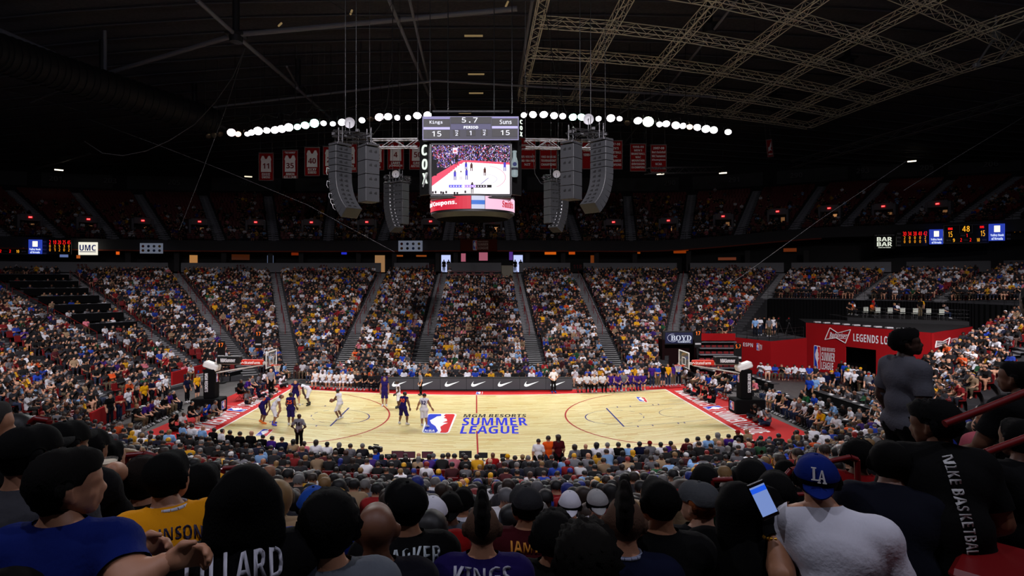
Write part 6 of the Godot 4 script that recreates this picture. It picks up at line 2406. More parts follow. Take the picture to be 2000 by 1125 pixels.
func line_array(called: String, label: String, top: Vector3, yaw: float, n: int, h: float, w: float, depth: float, bend_from: int, bend: float, lit: bool) -> void:
	var o := thing(called, label, "loudspeaker", at(top, yaw))
	var grey := mat(Color(0.13, 0.135, 0.145), 0.6)
	var dark := mat(Color(0.03, 0.03, 0.033), 0.5)
	var p := Vector3(0, 0, 0)
	var tilt := 0.0
	for i in n:
		if i >= bend_from:
			tilt += bend
		var b := Basis(Vector3.RIGHT, tilt)
		var dn := b * Vector3(0, -1, 0)
		var ctr := p + dn * h * 0.5
		var c := part(o, "cabinet", keep("cab%.2f%.2f%.2f" % [w, h, depth], cab(w, h, depth)), grey, Transform3D(b, ctr))
		var hm := MB.new()
		for sx in ([-0.16, 0.16] if n > 6 else [-0.25, 0.12]):
			hm.box(Vector3(sx * w, h * (0.05 if n > 6 else 0.16), -depth - 0.004), Vector3(w * 0.09, h * (0.34 if n > 6 else 0.18), 0.02))
			hm.box(Vector3(sx * w + w * 0.1, h * (0.0 if n > 6 else 0.13), -depth - 0.004), Vector3(w * 0.05, h * (0.2 if n > 6 else 0.12), 0.02))
		part(c, "rear_handles", keep("horn%.2f%.2f%d" % [w, h, n], hm), dark)
		if lit:
			var lm := MB.new()
			for sx in [-0.42, 0.0, 0.42]:
				lm.cbox(Vector3(sx * w, 0, -depth - 0.01), Vector3(0.07, 0.09, 0.03), 0.01)
			part(c, "handle", keep("hand%.2f" % w, lm), mat(Color(0.7, 0.7, 0.72), 0.3, 0.6))
		elif i in [3, 5, 7, 8, 9] and n > 6:
			var cm := MB.new()
			cm.path([Vector3(w * 0.5, 0, -0.1), Vector3(w * 0.5 + 0.10, 0.05, -0.05), Vector3(w * 0.5 + 0.14, -h * 0.5, -0.02), Vector3(w * 0.5 + 0.08, -h, -0.05)], 0.012, 5)
			part(c, "patch_cord", keep("cord%.2f%.2f" % [w, h], cm), mat(Color(0.6, 0.6, 0.6)))
		p += dn * (h + 0.015)
	var fr := MB.new()
	fr.cbox(Vector3(0, 0.10, -depth * 0.5), Vector3(w * 0.9, 0.12, depth * 1.2), 0.02)
	fr.tube(Vector3(0, 0.1, -depth * 0.3), Vector3(0, 1.0, -depth * 0.3), 0.03, 5)
	fr.tube(Vector3(0, 0.1, -depth * 0.8), Vector3(0, 1.0, -depth * 0.8), 0.03, 5)
	part(o, "flying_frame", fr.done(), mat(Color(0.25, 0.25, 0.26), 0.45, 0.6))

func cab(w: float, h: float, d: float) -> MB:
	var m := MB.new()
	cabinet(m, w, h, d)
	return m

func build_speakers() -> void:
	var z := 30.0
	line_array("line_array", "long curved array of dark grey loudspeakers left of the scoreboard", P(657, 289, z - 0.3), -2.25, 12, 0.315, 1.0, 0.62, 5, 0.12, false)
	line_array("speaker_column", "straight column of four big loudspeaker boxes left of the scoreboard", P(712, 292, z), -2.45, 4, 0.68, 0.78, 0.85, 9, 0.0, false)
	line_array("speaker_column", "straight column of four big loudspeaker boxes right of the scoreboard", P(1124, 287, z), 2.45, 4, 0.68, 0.78, 0.85, 9, 0.0, false)
	line_array("line_array", "long curved array of dark grey loudspeakers right of the scoreboard", P(1183, 280, z - 0.3), 2.25, 12, 0.315, 1.0, 0.62, 5, 0.12, false)
	var z2 := 44.0
	line_array("line_array", "smaller farther curved speaker array, left, seen from behind", P(758, 362, z2), -2.3, 12, 0.30, 0.9, 0.7, 4, 0.07, true)
	line_array("speaker_column", "farther straight speaker column, left, seen from behind", P(790, 360, z2), 2.6, 5, 0.60, 0.9, 0.8, 9, 0.0, true)
	line_array("speaker_column", "farther straight speaker column, right, seen from behind", P(1071, 358, z2), -2.6, 5, 0.60, 0.9, 0.8, 9, 0.0, true)
	line_array("line_array", "smaller farther curved speaker array, right, seen from behind", P(1102, 362, z2), 2.3, 12, 0.30, 0.9, 0.7, 4, 0.07, true)
	for q in [[688, 268, z, "over the left front speakers"], [1146, 264, z, "over the right front speakers"], [776, 350, z2, "over the left far speakers"], [1085, 350, z2, "over the right far speakers"]]:
		var o := thing("rigging", "dark tangled rigging frame %s" % q[3], "rigging", at(P(q[0], q[1], q[2])))
		var m := MB.new()
		truss_into(m, Vector3(-1.0, 0, -0.4), Vector3(1.0, -0.15, 0.3), 0.32, 0.025, 0.4)
		truss_into(m, Vector3(-0.9, 0.1, 0.4), Vector3(0.95, 0.1, -0.4), 0.28, 0.025, 0.4)
		for i in 7:
			m.cbox(Vector3(-0.9 + i * 0.3, 0.18 * sin(i * 2.0) + 0.12, 0.2 * cos(i * 3.0)), Vector3(0.2, 0.16, 0.16), 0.02)
			m.tube(Vector3(-0.9 + i * 0.3, 0.1, 0), Vector3(-0.85 + i * 0.3, -0.45, 0.1), 0.012, 4)
		part(o, "frame", m.done(), mat(Color(0.10, 0.10, 0.11), 0.5, 0.5))
		var c := MB.new()
		for sx in [-0.35, 0.2]:
			c.tube(Vector3(sx, 0.2, 0), Vector3(sx, 15, 0), 0.018, 5)
		part(o, "chain", c.done(), mat(Color(0.10, 0.10, 0.11), 0.6))
	for q in [[683, 240, 30.0, "above the left front speakers"], [1149, 233, 30.0, "above the right front speakers"], [773, 340, 43.0, "above the left far speakers"], [1087, 340, 43.0, "above the right far speakers"]]:
		var o := thing("dish", "round pale dish %s" % q[3], "dish", at(P(q[0], q[1], q[2])))
		var m := MB.new()
		m.lathe(Vector3.ZERO, Vector3(0, -0.1, 1), [Vector2(0, -0.06), Vector2(0.16, -0.04), Vector2(0.27, 0.02), Vector2(0.275, 0.035), Vector2(0.15, -0.02), Vector2(0, -0.035)], 24)
		part(o, "bowl", m.done(), mat(Color(0.55, 0.55, 0.56), 0.5))
		var k := MB.new()
		k.tube(Vector3(0, 0, 0.02), Vector3(0.02, -0.3, 0.12), 0.012, 5)
		k.tube(Vector3(0, -0.28, 0), Vector3(0, -0.6, 0), 0.03, 5)
		k.cbox(Vector3(0, 0, 0.05), Vector3(0.05, 0.05, 0.08), 0.01)
		part(o, "mount", k.done(), mat(Color(0.15, 0.15, 0.16), 0.5))

# ---------- banners ----------
func build_banners() -> void:
	var red := cloth(Color(0.50, 0.06, 0.075))
	var wht := cloth(Color(0.80, 0.79, 0.80))
	var z := 64.0
	var left := [[520, 326, 29, 54, "11", ["EDDIE", "OWENS"], ""], [567, 321, 30, 55, "35", ["ARMON", "GILLIAM"], "\"THE HAMMER\""], [610, 316, 30, 56, "40", ["RICKY", "SOBERS"], ""], [646, 314, 30, 55, "23", ["REGGIE", "THEUS"], ""], [683, 309, 30, 56, "25", ["GLEN", "GONDREZICK"], ""], [735, 307, 31, 52, "32", ["STACEY", "AUGMON"], ""], [773, 304, 32, 54, "4", ["LARRY", "JOHNSON"], ""], [816, 304, 33, 55, "50", ["GREG", "ANTHONY"], ""]]
	var r := 0
	for b in left:
		var w: float = b[2] / F * z
		var h: float = b[3] / F * z
		var o := thing("banner", "red banner with white jersey number %s under the lamps" % number_words(int(b[4])), "banner", at(P(b[0], b[1], z)), "retired jersey banners")
		banner_cloth(o, w, h, red, r)
		var j := MB.new()
		var s := h * 0.29
		var jy := h * (0.10 if b[6] == "" else 0.02)
		var pts := PackedVector2Array()
		for q in [[-0.95, -1.0], [0.95, -1.0], [0.9, 0.35], [1.0, 0.55], [0.75, 1.0], [0.42, 1.0], [0.2, 0.68], [0.0, 0.58], [-0.2, 0.68], [-0.42, 1.0], [-0.75, 1.0], [-1.0, 0.55], [-0.9, 0.35]]:
			pts.append(Vector2(q[0] * w * 0.36, q[1] * s + jy))
		j.poly(pts, 0.02, at(Vector3(0, 0, 0.09)))
		part(o, "jersey", j.done(), wht)
		part(o, "number", text_mesh(b[4], 0.0, h * 0.19, 0.02), mat(Color(0.40, 0.04, 0.06)), at(Vector3(0, jy - s * 0.25, 0.11)))
		for i in 2:
			part(o, "name", text_mesh(b[5][i], w * (0.55 if b[5][i].length() < 7 else 0.8), h * 0.085, 0.02), wht, at(Vector3(0, jy - s - h * 0.08 - i * h * 0.105, 0.09)))
		if b[6] != "":
			part(o, "name", text_mesh(b[6], w * 0.7, h * 0.07, 0.02), wht, at(Vector3(0, h * 0.41, 0.09)))
		r += 1
	var right := [[1030, 300, 33, 61, ["NCAA", "TOURNAMENT", "APPEARANCES", "", "1975 1976 1977", "1983 1984 1985", "NIT"]], [1071, 300, 34, 61, ["2008", "BIG WEST", "CHAMPIONS", "", "1983 84 85 86", "TOURNAMENT", "CHAMPIONS"]], [1111, 302, 33, 58, ["2000", "ALL TIME", "WINS"]], [1152, 304, 31, 53, ["MWC", "CHAMPIONS", "1999-2000", "", ""]], [1200, 303, 31, 56, ["1997-98", "MEN'S", "BASKETBALL", "WAC", "TOURNAMENT", "CHAMPIONS"]], [1246, 308, 31, 54, ["1998-99", "MEN'S", "BASKETBALL", "WAC", "MOUNTAIN", "DIVISION", "CO-CHAMPIONS"]], [1286, 310, 31, 54, ["2007-08", "Men's Basketball", "WAC Tournament", "Champions", "NCAA", "1st & 2nd Rounds"]]]
	var ord := ["first", "second", "third", "fourth", "fifth", "sixth", "seventh"]
	var k := 0
	for b in right:
		var w: float = b[2] / F * z
		var h: float = b[3] / F * z
		var o := thing("banner", "red championship banner with white lines of lettering, %s right of the scoreboard" % ord[k], "banner", at(P(b[0], b[1], z)), "championship banners")
		banner_cloth(o, w, h, red, k + 20)
		var n: int = b[4].size()
		for i in n:
			var t: String = b[4][i]
			if t == "":
				continue
			part(o, "lettering", text_mesh(t, w * clampf(t.length() * 0.1, 0.35, 0.84), h * 0.5 / n, 0.02), wht, at(Vector3(0, h * (0.42 - 0.86 * (i + 0.3) / n), 0.09)))
		k += 1
	var o2 := thing("banner", "small red banner hanging alone to the right of the low truss", "banner", Transform3D(Basis(Vector3.UP, 0.1) * Basis(Vector3.BACK, 0.12), P(1503, 290, 70.0)))
	banner_cloth(o2, 0.75, 2.1, red, 40)
	var e := MB.new()
	e.poly(PackedVector2Array([Vector2(-0.2, 0.1), Vector2(0.0, 0.25), Vector2(0.22, 0.8), Vector2(0.2, 0.2), Vector2(0.07, 0.0), Vector2(0.2, -0.3), Vector2(0.0, -0.2), Vector2(-0.22, -0.4)]), 0.02, at(Vector3(0, 0, 0.09)))
	part(o2, "emblem", e.done(), wht)
	part(o2, "lettering", text_mesh("UNLV", 0.5, 0.2, 0.02), wht, at(Vector3(0, -0.7, 0.09)))

func banner_cloth(o: Node3D, w: float, h: float, m: Material, r: int) -> void:
	var b := MB.new()
	var n := 10
	for i in n:
		var x0 := lerpf(-w * 0.5, w * 0.5, float(i) / n)
		var x1 := lerpf(-w * 0.5, w * 0.5, float(i + 1) / n)
		for j in 6:
			var y0 := lerpf(-h * 0.5, h * 0.5, j / 6.0)
			var y1 := lerpf(-h * 0.5, h * 0.5, (j + 1) / 6.0)
			var f := func(x: float, y: float) -> Vector3:
				return Vector3(x, y, 0.035 * sin(x * 7.0 + r + y * 0.8) * (0.5 - y / h))
			var bk := Vector3(0, 0, -0.02)
			b.quad(f.call(x0, y0), f.call(x0, y1), f.call(x1, y1), f.call(x1, y0))
			b.quad(f.call(x1, y0) + bk, f.call(x1, y1) + bk, f.call(x0, y1) + bk, f.call(x0, y0) + bk)
	part(o, "cloth", b.done(), m)
	var e := MB.new()
	e.tube(Vector3(-w * 0.55, h * 0.51, 0), Vector3(w * 0.55, h * 0.51, 0), 0.035, 6)
	var up := roof_y(o.position.x, o.position.z) - o.position.y - 0.5
	e.tube(Vector3(-w * 0.4, h * 0.51, 0), Vector3(-w * 0.4, up, 0), 0.012, 4)
	e.tube(Vector3(w * 0.4, h * 0.51, 0), Vector3(w * 0.4, up, 0), 0.012, 4)
	part(o, "rod", e.done(), mat(Color(0.4, 0.4, 0.4), 0.5, 0.4))
	var g := MB.new()
	for s in [-1.0, 1.0]:
		g.box(Vector3(s * (w * 0.5 - 0.03), 0, 0.05), Vector3(0.06, h, 0.05))
		g.box(Vector3(0, s * (h * 0.5 - 0.03), 0.05), Vector3(w, 0.06, 0.05))
	part(o, "border", g.done(), mat(Color(0.42, 0.36, 0.36)))

# ---------- boards on the fascia ----------
# a board on the fascia between two pixel columns: its frame, width and height
func fascia_board(called: String, label: String, x0: float, x1: float, y0: float, y1: float, cat := "sign") -> Array:
	var xm := clampf((x0 + x1) * 0.5, 60.0, 1940.0)
	var c := on_ring(xm, 31.7, 0)
	var r := -c.z
	var rr := r
	var dir := (on_ring(xm + 8, 31.7, 0) - on_ring(xm - 8, 31.7, 0)).normalized()
	dir = (dir + Vector3(1, 0, 0) * 1.2).normalized()
	var mid := P((x0 + x1) * 0.5, (y0 + y1) * 0.5, rr)
	var ea := on_plane(mid, mid + dir, x0, (y0 + y1) * 0.5)
	var eb := on_plane(mid, mid + dir, x1, (y0 + y1) * 0.5)
	mid = (ea + eb) * 0.5
	var wpx := Vector2(eb.x - ea.x, eb.z - ea.z).length()
	rr = -mid.z
	var o := thing(called, label, cat, Transform3D(Basis(dir, Vector3.UP, dir.cross(Vector3.UP)), mid))
	return [o, wpx, (y1 - y0) / F * rr]

func bank_sign(x0: float, x1: float, y0: float, y1: float, where: String) -> void:
	var a := fascia_board("lit_sign", "blue lit bank sign, %s" % where, x0, x1, y0, y1)
	var o: Node3D = a[0]
	var w: float = a[1]
	var h: float = a[2]
	var m := MB.new()
	m.cbox(Vector3(0, 0, -0.1), Vector3(w, h, 0.2), 0.02)
	part(o, "lit_panel", m.done(), glow(Color(0.16, 0.24, 0.66), 0.8))
	var e := MB.new()
	e.cbox(Vector3(0, h * 0.2, 0.01), Vector3(w * 0.38, h * 0.38, 0.04), 0.01)
	part(o, "emblem", e.done(), glow(Color(1.0, 0.97, 0.85), 1.0))
	part(o, "lettering", text_mesh("Valley Bank", w * 0.85, h * 0.17, 0.02, "Droid Serif"), glow(Color(0.85, 0.9, 1.0), 0.9), at(Vector3(0, -h * 0.19, 0.03)))
	part(o, "lettering", text_mesh("of Nevada", w * 0.72, h * 0.15, 0.02, "Droid Serif"), glow(Color(0.85, 0.9, 1.0), 0.9), at(Vector3(0, -h * 0.38, 0.03)))

func stat_board(x0: float, x1: float, y0: float, y1: float, top: Array, rows: Array, where: String, dim := false) -> void:
	var a := fascia_board("stat_board", "black board of glowing player numbers, %s" % where, x0, x1, y0, y1, "scoreboard")
	var o: Node3D = a[0]
	var w: float = a[1]
	var h: float = a[2]
	var m := MB.new()
	m.cbox(Vector3(0, 0, -0.1), Vector3(w, h, 0.2), 0.02)
	part(o, "case", m.done(), mat(Color(0.02, 0.02, 0.022), 0.4))
	var lab := ["PLYR", "PTS", "FLS", "REB"]
	for i in 4:
		part(o, "lettering", text_mesh(lab[i], w * 0.11, h * 0.09, 0.02), mat(Color(0.6, 0.6, 0.62)), at(Vector3(-w * 0.42, h * (0.28 - 0.24 * i), 0.02)))
	for i in top.size():
		var x := w * (-0.24 + 0.165 * i)
		part(o, "red_digits", text_mesh(top[i], w * (0.11 if top[i].length() > 1 else 0.05), h * 0.24, 0.02, "Droid Sans Mono"), glow(Color(1.0, 0.10, 0.10), 0.25 if dim else 1.0), at(Vector3(x, h * 0.27, 0.02)))
		for k in rows.size():
			part(o, "amber_digits", text_mesh(rows[k][i], w * 0.045, h * 0.18, 0.02, "Droid Sans Mono"), glow(Color(1.0, 0.62, 0.12), 0.2 if dim else 0.8), at(Vector3(x, h * (0.02 - 0.23 * k), 0.02)))

func score_board(x0: float, x1: float, y0: float, y1: float, clock: String, where: String) -> void:
	var a := fascia_board("score_board", "black board with amber game clock and scores, %s" % where, x0, x1, y0, y1, "scoreboard")
	var o: Node3D = a[0]
	var w: float = a[1]
	var h: float = a[2]
	var m := MB.new()
	m.cbox(Vector3(0, 0, -0.1), Vector3(w, h, 0.2), 0.02)
	part(o, "case", m.done(), mat(Color(0.02, 0.02, 0.022), 0.4))
	var f := MB.new()
	for s in [-1.0, 1.0]:
		f.box(Vector3(s * w * 0.495, 0, 0.02), Vector3(w * 0.01, h, 0.03))
		f.box(Vector3(0, s * h * 0.49, 0.02), Vector3(w, h * 0.02, 0.03))
		f.box(Vector3(s * w * 0.14, h * 0.27, 0.02), Vector3(w * 0.008, h * 0.42, 0.03))
	f.box(Vector3(0, h * 0.05, 0.02), Vector3(w * 0.28, h * 0.02, 0.03))
	part(o, "border", f.done(), mat(Color(0.5, 0.5, 0.5)))
	var amber := glow(Color(1.0, 0.68, 0.15), 1.0)
	var red := glow(Color(1.0, 0.10, 0.10), 1.0)
	part(o, "amber_digits", text_mesh(clock, w * 0.16, h * 0.3, 0.02, "Droid Sans Mono"), amber, at(Vector3(0, h * 0.28, 0.03)))
	part(o, "amber_digits", text_mesh("15", w * 0.09, h * 0.3, 0.02, "Droid Sans Mono"), amber, at(Vector3(-w * 0.35, 0, 0.03)))
	part(o, "amber_digits", text_mesh("15", w * 0.09, h * 0.3, 0.02, "Droid Sans Mono"), amber, at(Vector3(w * 0.37, h * 0.02, 0.03)))
	part(o, "amber_digits", text_mesh("9", w * 0.04, h * 0.18, 0.02, "Droid Sans Mono"), amber, at(Vector3(-w * 0.27, -h * 0.33, 0.03)))
	part(o, "amber_digits", text_mesh("10", w * 0.06, h * 0.18, 0.02, "Droid Sans Mono"), amber, at(Vector3(w * 0.27, -h * 0.33, 0.03)))
	part(o, "red_digits", text_mesh("KINGS", w * 0.1, h * 0.12, 0.02), red, at(Vector3(-w * 0.35, h * 0.3, 0.03)))
	part(o, "red_digits", text_mesh("SUNS", w * 0.09, h * 0.12, 0.02), red, at(Vector3(w * 0.35, h * 0.36, 0.03)))
	for q in [["1", 0.02, -0.08, 0.02], ["2", -0.11, -0.32, 0.035], ["2", 0.1, -0.32, 0.035]]:
		part(o, "red_digits", text_mesh(q[0], w * q[3], h * 0.18, 0.02, "Droid Sans Mono"), red, at(Vector3(w * q[1], h * q[2], 0.03)))
	for q in [["PERIOD", -0.07, -0.08], ["T.O.L.", 0.0, -0.32], ["TM FLS", -0.39, -0.33], ["TM FLS", 0.4, -0.33]]:
		part(o, "lettering", text_mesh(q[0], w * 0.1, h * 0.08, 0.02), mat(Color(0.6, 0.6, 0.62)), at(Vector3(w * q[1], h * q[2], 0.03)))

func build_side_boards() -> void:
	score_board(-34, 55, 465, 496, "57", "at the left edge of the upper deck")
	bank_sign(55.5, 81.5, 468, 496, "on the left fascia")
	stat_board(83, 139, 466, 497, ["2", "10", "20", "25", "45"], [["0", "3", "5", "3", "0"], ["0", "1", "2", "0", "2"]], "on the left fascia beside the bank sign")
	var a := fascia_board("lit_sign", "white lit sign reading UMC in blue letters on the left fascia", 153, 190, 473, 498)
	var o: Node3D = a[0]
	var m := MB.new()
	m.cbox(Vector3(0, 0, -0.1), Vector3(a[1], a[2], 0.2), 0.02)
	part(o, "lit_panel", m.done(), glow(Color(0.95, 0.93, 0.86), 0.75))
	part(o, "lettering", text_mesh("UMC", a[1] * 0.86, a[2] * 0.46, 0.02), glow(Color(0.03, 0.06, 0.35), 0.5), at(Vector3(0, a[2] * 0.06, 0.03)))
	var bar := MB.new()
	bar.box(Vector3(0, -a[2] * 0.25, 0.02), Vector3(a[1] * 0.86, a[2] * 0.05, 0.02))
	part(o, "blue_bar", bar.done(), glow(Color(0.03, 0.06, 0.35), 0.5))
	logo_panel(273, 318, 475, 495, "on the left fascia")
	logo_panel(778, 825, 470, 491, "left of the middle under the scoreboard")
	a = fascia_board("banner_sign", "dim orange summer league banner on the fascia under the scoreboard", 899, 971, 467, 491, "banner")
	o = a[0]
	m = MB.new()
	m.cbox(Vector3(0, 0, -0.04), Vector3(a[1], a[2], 0.08), 0.02)
	part(o, "cloth", m.done(), cloth(Color(0.28, 0.09, 0.05)))
	wall_emblem(o, a[1] * 0.11, a[2] * 0.8, at(Vector3(-a[1] * 0.1, 0, 0.01)))
	for i in 3:
		part(o, "lettering", text_mesh(["MGM RESORTS", "SUMMER", "LEAGUE"][i], a[1] * 0.28, a[2] * [0.12, 0.22, 0.22][i], 0.02), mat(Color(0.7, 0.6, 0.55)), at(Vector3(a[1] * 0.12, a[2] * [0.3, 0.07, -0.22][i], 0.02)))
	a = fascia_board("lit_sign", "black sign reading BAR in big white letters on the right fascia", 1707, 1748, 457, 487)
	o = a[0]
	m = MB.new()
	m.cbox(Vector3(0, 0, -0.1), Vector3(a[1], a[2], 0.2), 0.02)
	part(o, "case", m.done(), mat(Color(0.02, 0.02, 0.02)))
	for i in 2:
		part(o, "lettering", text_mesh("BAR", a[1] * 0.72, a[2] * 0.27, 0.03), glow(Color(0.9, 0.92, 0.85), 0.7), at(Vector3(0, a[2] * [0.16, -0.16][i], 0.02)))
	part(o, "lettering", text_mesh("GAMES AND RAINIER", a[1] * 0.6, a[2] * 0.06, 0.03), glow(Color(0.9, 0.92, 0.85), 0.5), at(Vector3(0, -a[2] * 0.38, 0.02)))
	part(o, "lettering", text_mesh("THE OFFICIAL HOME OF THE", a[1] * 0.95, a[2] * 0.06, 0.03), mat(Color(0.7, 0.7, 0.7)), at(Vector3(0, a[2] * 0.42, 0.02)))
	stat_board(1751, 1812, 449, 481, ["30", "34", "38", "40", "42"], [["2", "0", "0", "0", "2"], ["0", "0", "0", "0", "1"]], "on the right fascia beside the BAR sign")
	bank_sign(1816, 1842, 448, 477, "left of the score board on the right fascia")
	score_board(1843, 1931, 439, 475, "48", "on the right fascia between two bank signs")
	bank_sign(1932, 1963, 437, 470, "right of the score board on the right fascia")
	stat_board(1965, 2030, 434, 468, ["2", "3", "5", "7", "9"], [["0", "0", "0", "0", "0"]], "at the right edge of the upper deck", true)

func logo_panel(x0: float, x1: float, y0: float, y1: float, where: String) -> void:
	var a := fascia_board("emblem_panel", "pale panel with two rows of small round emblems %s" % where, x0, x1, y0, y1)
	var o: Node3D = a[0]
	var m := MB.new()
	m.cbox(Vector3(0, 0, -0.05), Vector3(a[1], a[2], 0.1), 0.02)
	part(o, "panel", m.done(), glow(Color(0.55, 0.58, 0.66), 0.28))
	for i in 8:
		var d := MB.new()
		d.disc(Vector3(a[1] * (-0.36 + 0.24 * (i % 4)), a[2] * (0.2 if i < 4 else -0.22), 0.02), Vector3(0, 0, 1), Vector3(1, 0, 0), a[2] * 0.13, 14)
		part(o, "emblem", d.done(), mat([Color(0.4, 0.1, 0.1), Color(0.1, 0.2, 0.4), Color(0.35, 0.35, 0.38), Color(0.5, 0.4, 0.1), Color(0.5, 0.3, 0.1), Color(0.05, 0.05, 0.08), Color(0.15, 0.25, 0.45), Color(0.3, 0.3, 0.3)][i]))

# ---------- courtside ----------
# the point of the upright plane through a and b that is seen at a pixel
func on_plane(a: Vector3, b: Vector3, px: float, py: float) -> Vector3:
	var d := Vector3((px - CX) / F, -(py - CY) / F, -1.0)
	var n := Vector3(b.x - a.x, 0, b.z - a.z).cross(Vector3.UP)
	var o := Vector3(0, H, 0)
	return o + d * ((a - o).dot(n) / d.dot(n))

# a unit-square shape laid on four corners (bl, br, tr, tl), lifted along the normal
func onto(src: ArrayMesh, c: Array, up: float) -> ArrayMesh:
	var n: Vector3 = ((c[1] as Vector3) - c[0]).cross((c[3] as Vector3) - c[0]).normalized()
	var a := src.surface_get_arrays(0)
	var v: PackedVector3Array = a[Mesh.ARRAY_VERTEX]
	var o := PackedVector3Array()
	var nn := PackedVector3Array()
	o.resize(v.size())
	nn.resize(v.size())
	nn.fill(n)
	for i in v.size():
		o[i] = (c[0] as Vector3).lerp(c[1], v[i].x).lerp((c[3] as Vector3).lerp(c[2], v[i].x), v[i].y) + n * (up + v[i].z * 0.004)
	a[Mesh.ARRAY_VERTEX] = o
	a[Mesh.ARRAY_NORMAL] = nn
	a[Mesh.ARRAY_TANGENT] = null
	var m := ArrayMesh.new()
	m.add_surface_from_arrays(Mesh.PRIMITIVE_TRIANGLES, a)
	return m

func corners(a: Vector3, b: Vector3, q: Array) -> Array:
	return [on_plane(a, b, q[0], q[1]), on_plane(a, b, q[2], q[3]), on_plane(a, b, q[4], q[5]), on_plane(a, b, q[6], q[7])]

func wall_words(o: Node, s: String, a: Vector3, b: Vector3, q: Array, face := "Droid Sans", col := Color(0.9, 0.9, 0.9)) -> void:
	part(o, "lettering", onto(unit_text(s, face), corners(a, b, q), 0.03), mat(col, 0.6))

func wall_logo(o: Node, a: Vector3, b: Vector3, q: Array) -> void:
	var e := emblem()
	var names := ["emblem_ground", "emblem_blue", "emblem_red", "emblem_lettering"]
	var c := corners(a, b, q)
	for i in 4:
		part(o, names[i], onto(e[i][0], c, 0.03 + i * 0.004), mat(e[i][1], 0.6))

# an upright printed wall with thickness from a to b (tops), down to the floor or y0
func print_wall(o: Node, called: String, a: Vector3, b: Vector3, y0: float, m: Material, th := 0.12) -> void:
	var w := MB.new()
	var d := Vector3(b.x - a.x, 0, b.z - a.z).normalized()
	var n := d.cross(Vector3.UP)
	if n.z > 0:
		n = -n
	var n2 := n * th
	var k := maxi(1, int(Vector2(b.x - a.x, b.z - a.z).length() / 2.0))
	for i in k:
		var p := a.lerp(b, float(i) / k)
		var q := a.lerp(b, float(i + 1) / k)
		var p0 := Vector3(p.x, y0, p.z)
		var q0 := Vector3(q.x, y0, q.z)
		w.quad(p0, p, q, q0)
		w.quad(q0 + n2, q + n2, p + n2, p0 + n2)
		w.quad(p, p + n2, q + n2, q)
	for e in [a, b]:
		var e0 := Vector3(e.x, y0, e.z)
		w.quad(e0, e, e + n2, e0 + n2)
	part(o, called, w.done(), m)

func draped_table(label: String, a: Vector3, b: Vector3, depth: Vector3, top: Color, group := "") -> void:
	var o := thing("draped_table", label, "table", Transform3D(), group)
	var t := MB.new()
	var d := (b - a)
	var bs := Basis(d.normalized(), Vector3.UP, d.normalized().cross(Vector3.UP))
	var mid := (a + b) * 0.5 + depth * 0.5
	t.cbox(Vector3(mid.x, a.y + 0.74, mid.z), Vector3(d.length(), 0.05, depth.length()), 0.015, bs)
	part(o, "tabletop", t.done(), mat(top, 0.5))
	var s := MB.new()
	var n := int(d.length() / 0.25)
	for i in n:
		var p := a.lerp(b, float(i) / n) - depth.normalized() * (0.03 + 0.02 * (i % 2))
		var q := a.lerp(b, float(i + 1) / n) - depth.normalized() * (0.03 + 0.02 * ((i + 1) % 2))
		s.quad(p + Vector3(0, 0.01, 0), p + Vector3(0, 0.74, 0), q + Vector3(0, 0.74, 0), q + Vector3(0, 0.01, 0))
	part(o, "drape", s.done(), cloth(Color(0.025, 0.025, 0.03)))
	var p := MB.new()
	var r := RandomNumberGenerator.new()
	r.seed = int(absf(a.x) * 100.0)
	for i in int(d.length() / 0.8):
		var c := a.lerp(b, (i + r.randf()) / int(d.length() / 0.8)) + depth * r.randf_range(0.2, 0.7)
		p.cbox(Vector3(c.x, a.y + 0.772, c.z), Vector3(0.21, 0.012, 0.28), 0.002, bs * Basis(Vector3.UP, r.randf()))
	part(o, "papers", p.done(), mat(Color(0.82, 0.82, 0.82)))

func swoosh(s: float) -> PackedVector2Array:
	var o := PackedVector2Array()
	for q in [[0.5, 0.24], [-0.16, 0.03], [-0.27, 0.0], [-0.34, 0.02], [-0.365, 0.08], [-0.35, 0.16], [-0.30, 0.26], [-0.41, 0.13], [-0.48, 0.0], [-0.49, -0.1], [-0.44, -0.165], [-0.34, -0.18], [-0.2, -0.14], [-0.06, -0.06]]:
		o.append(Vector2(q[0] * s, q[1] * s * 0.85))
	o.reverse()
	return o

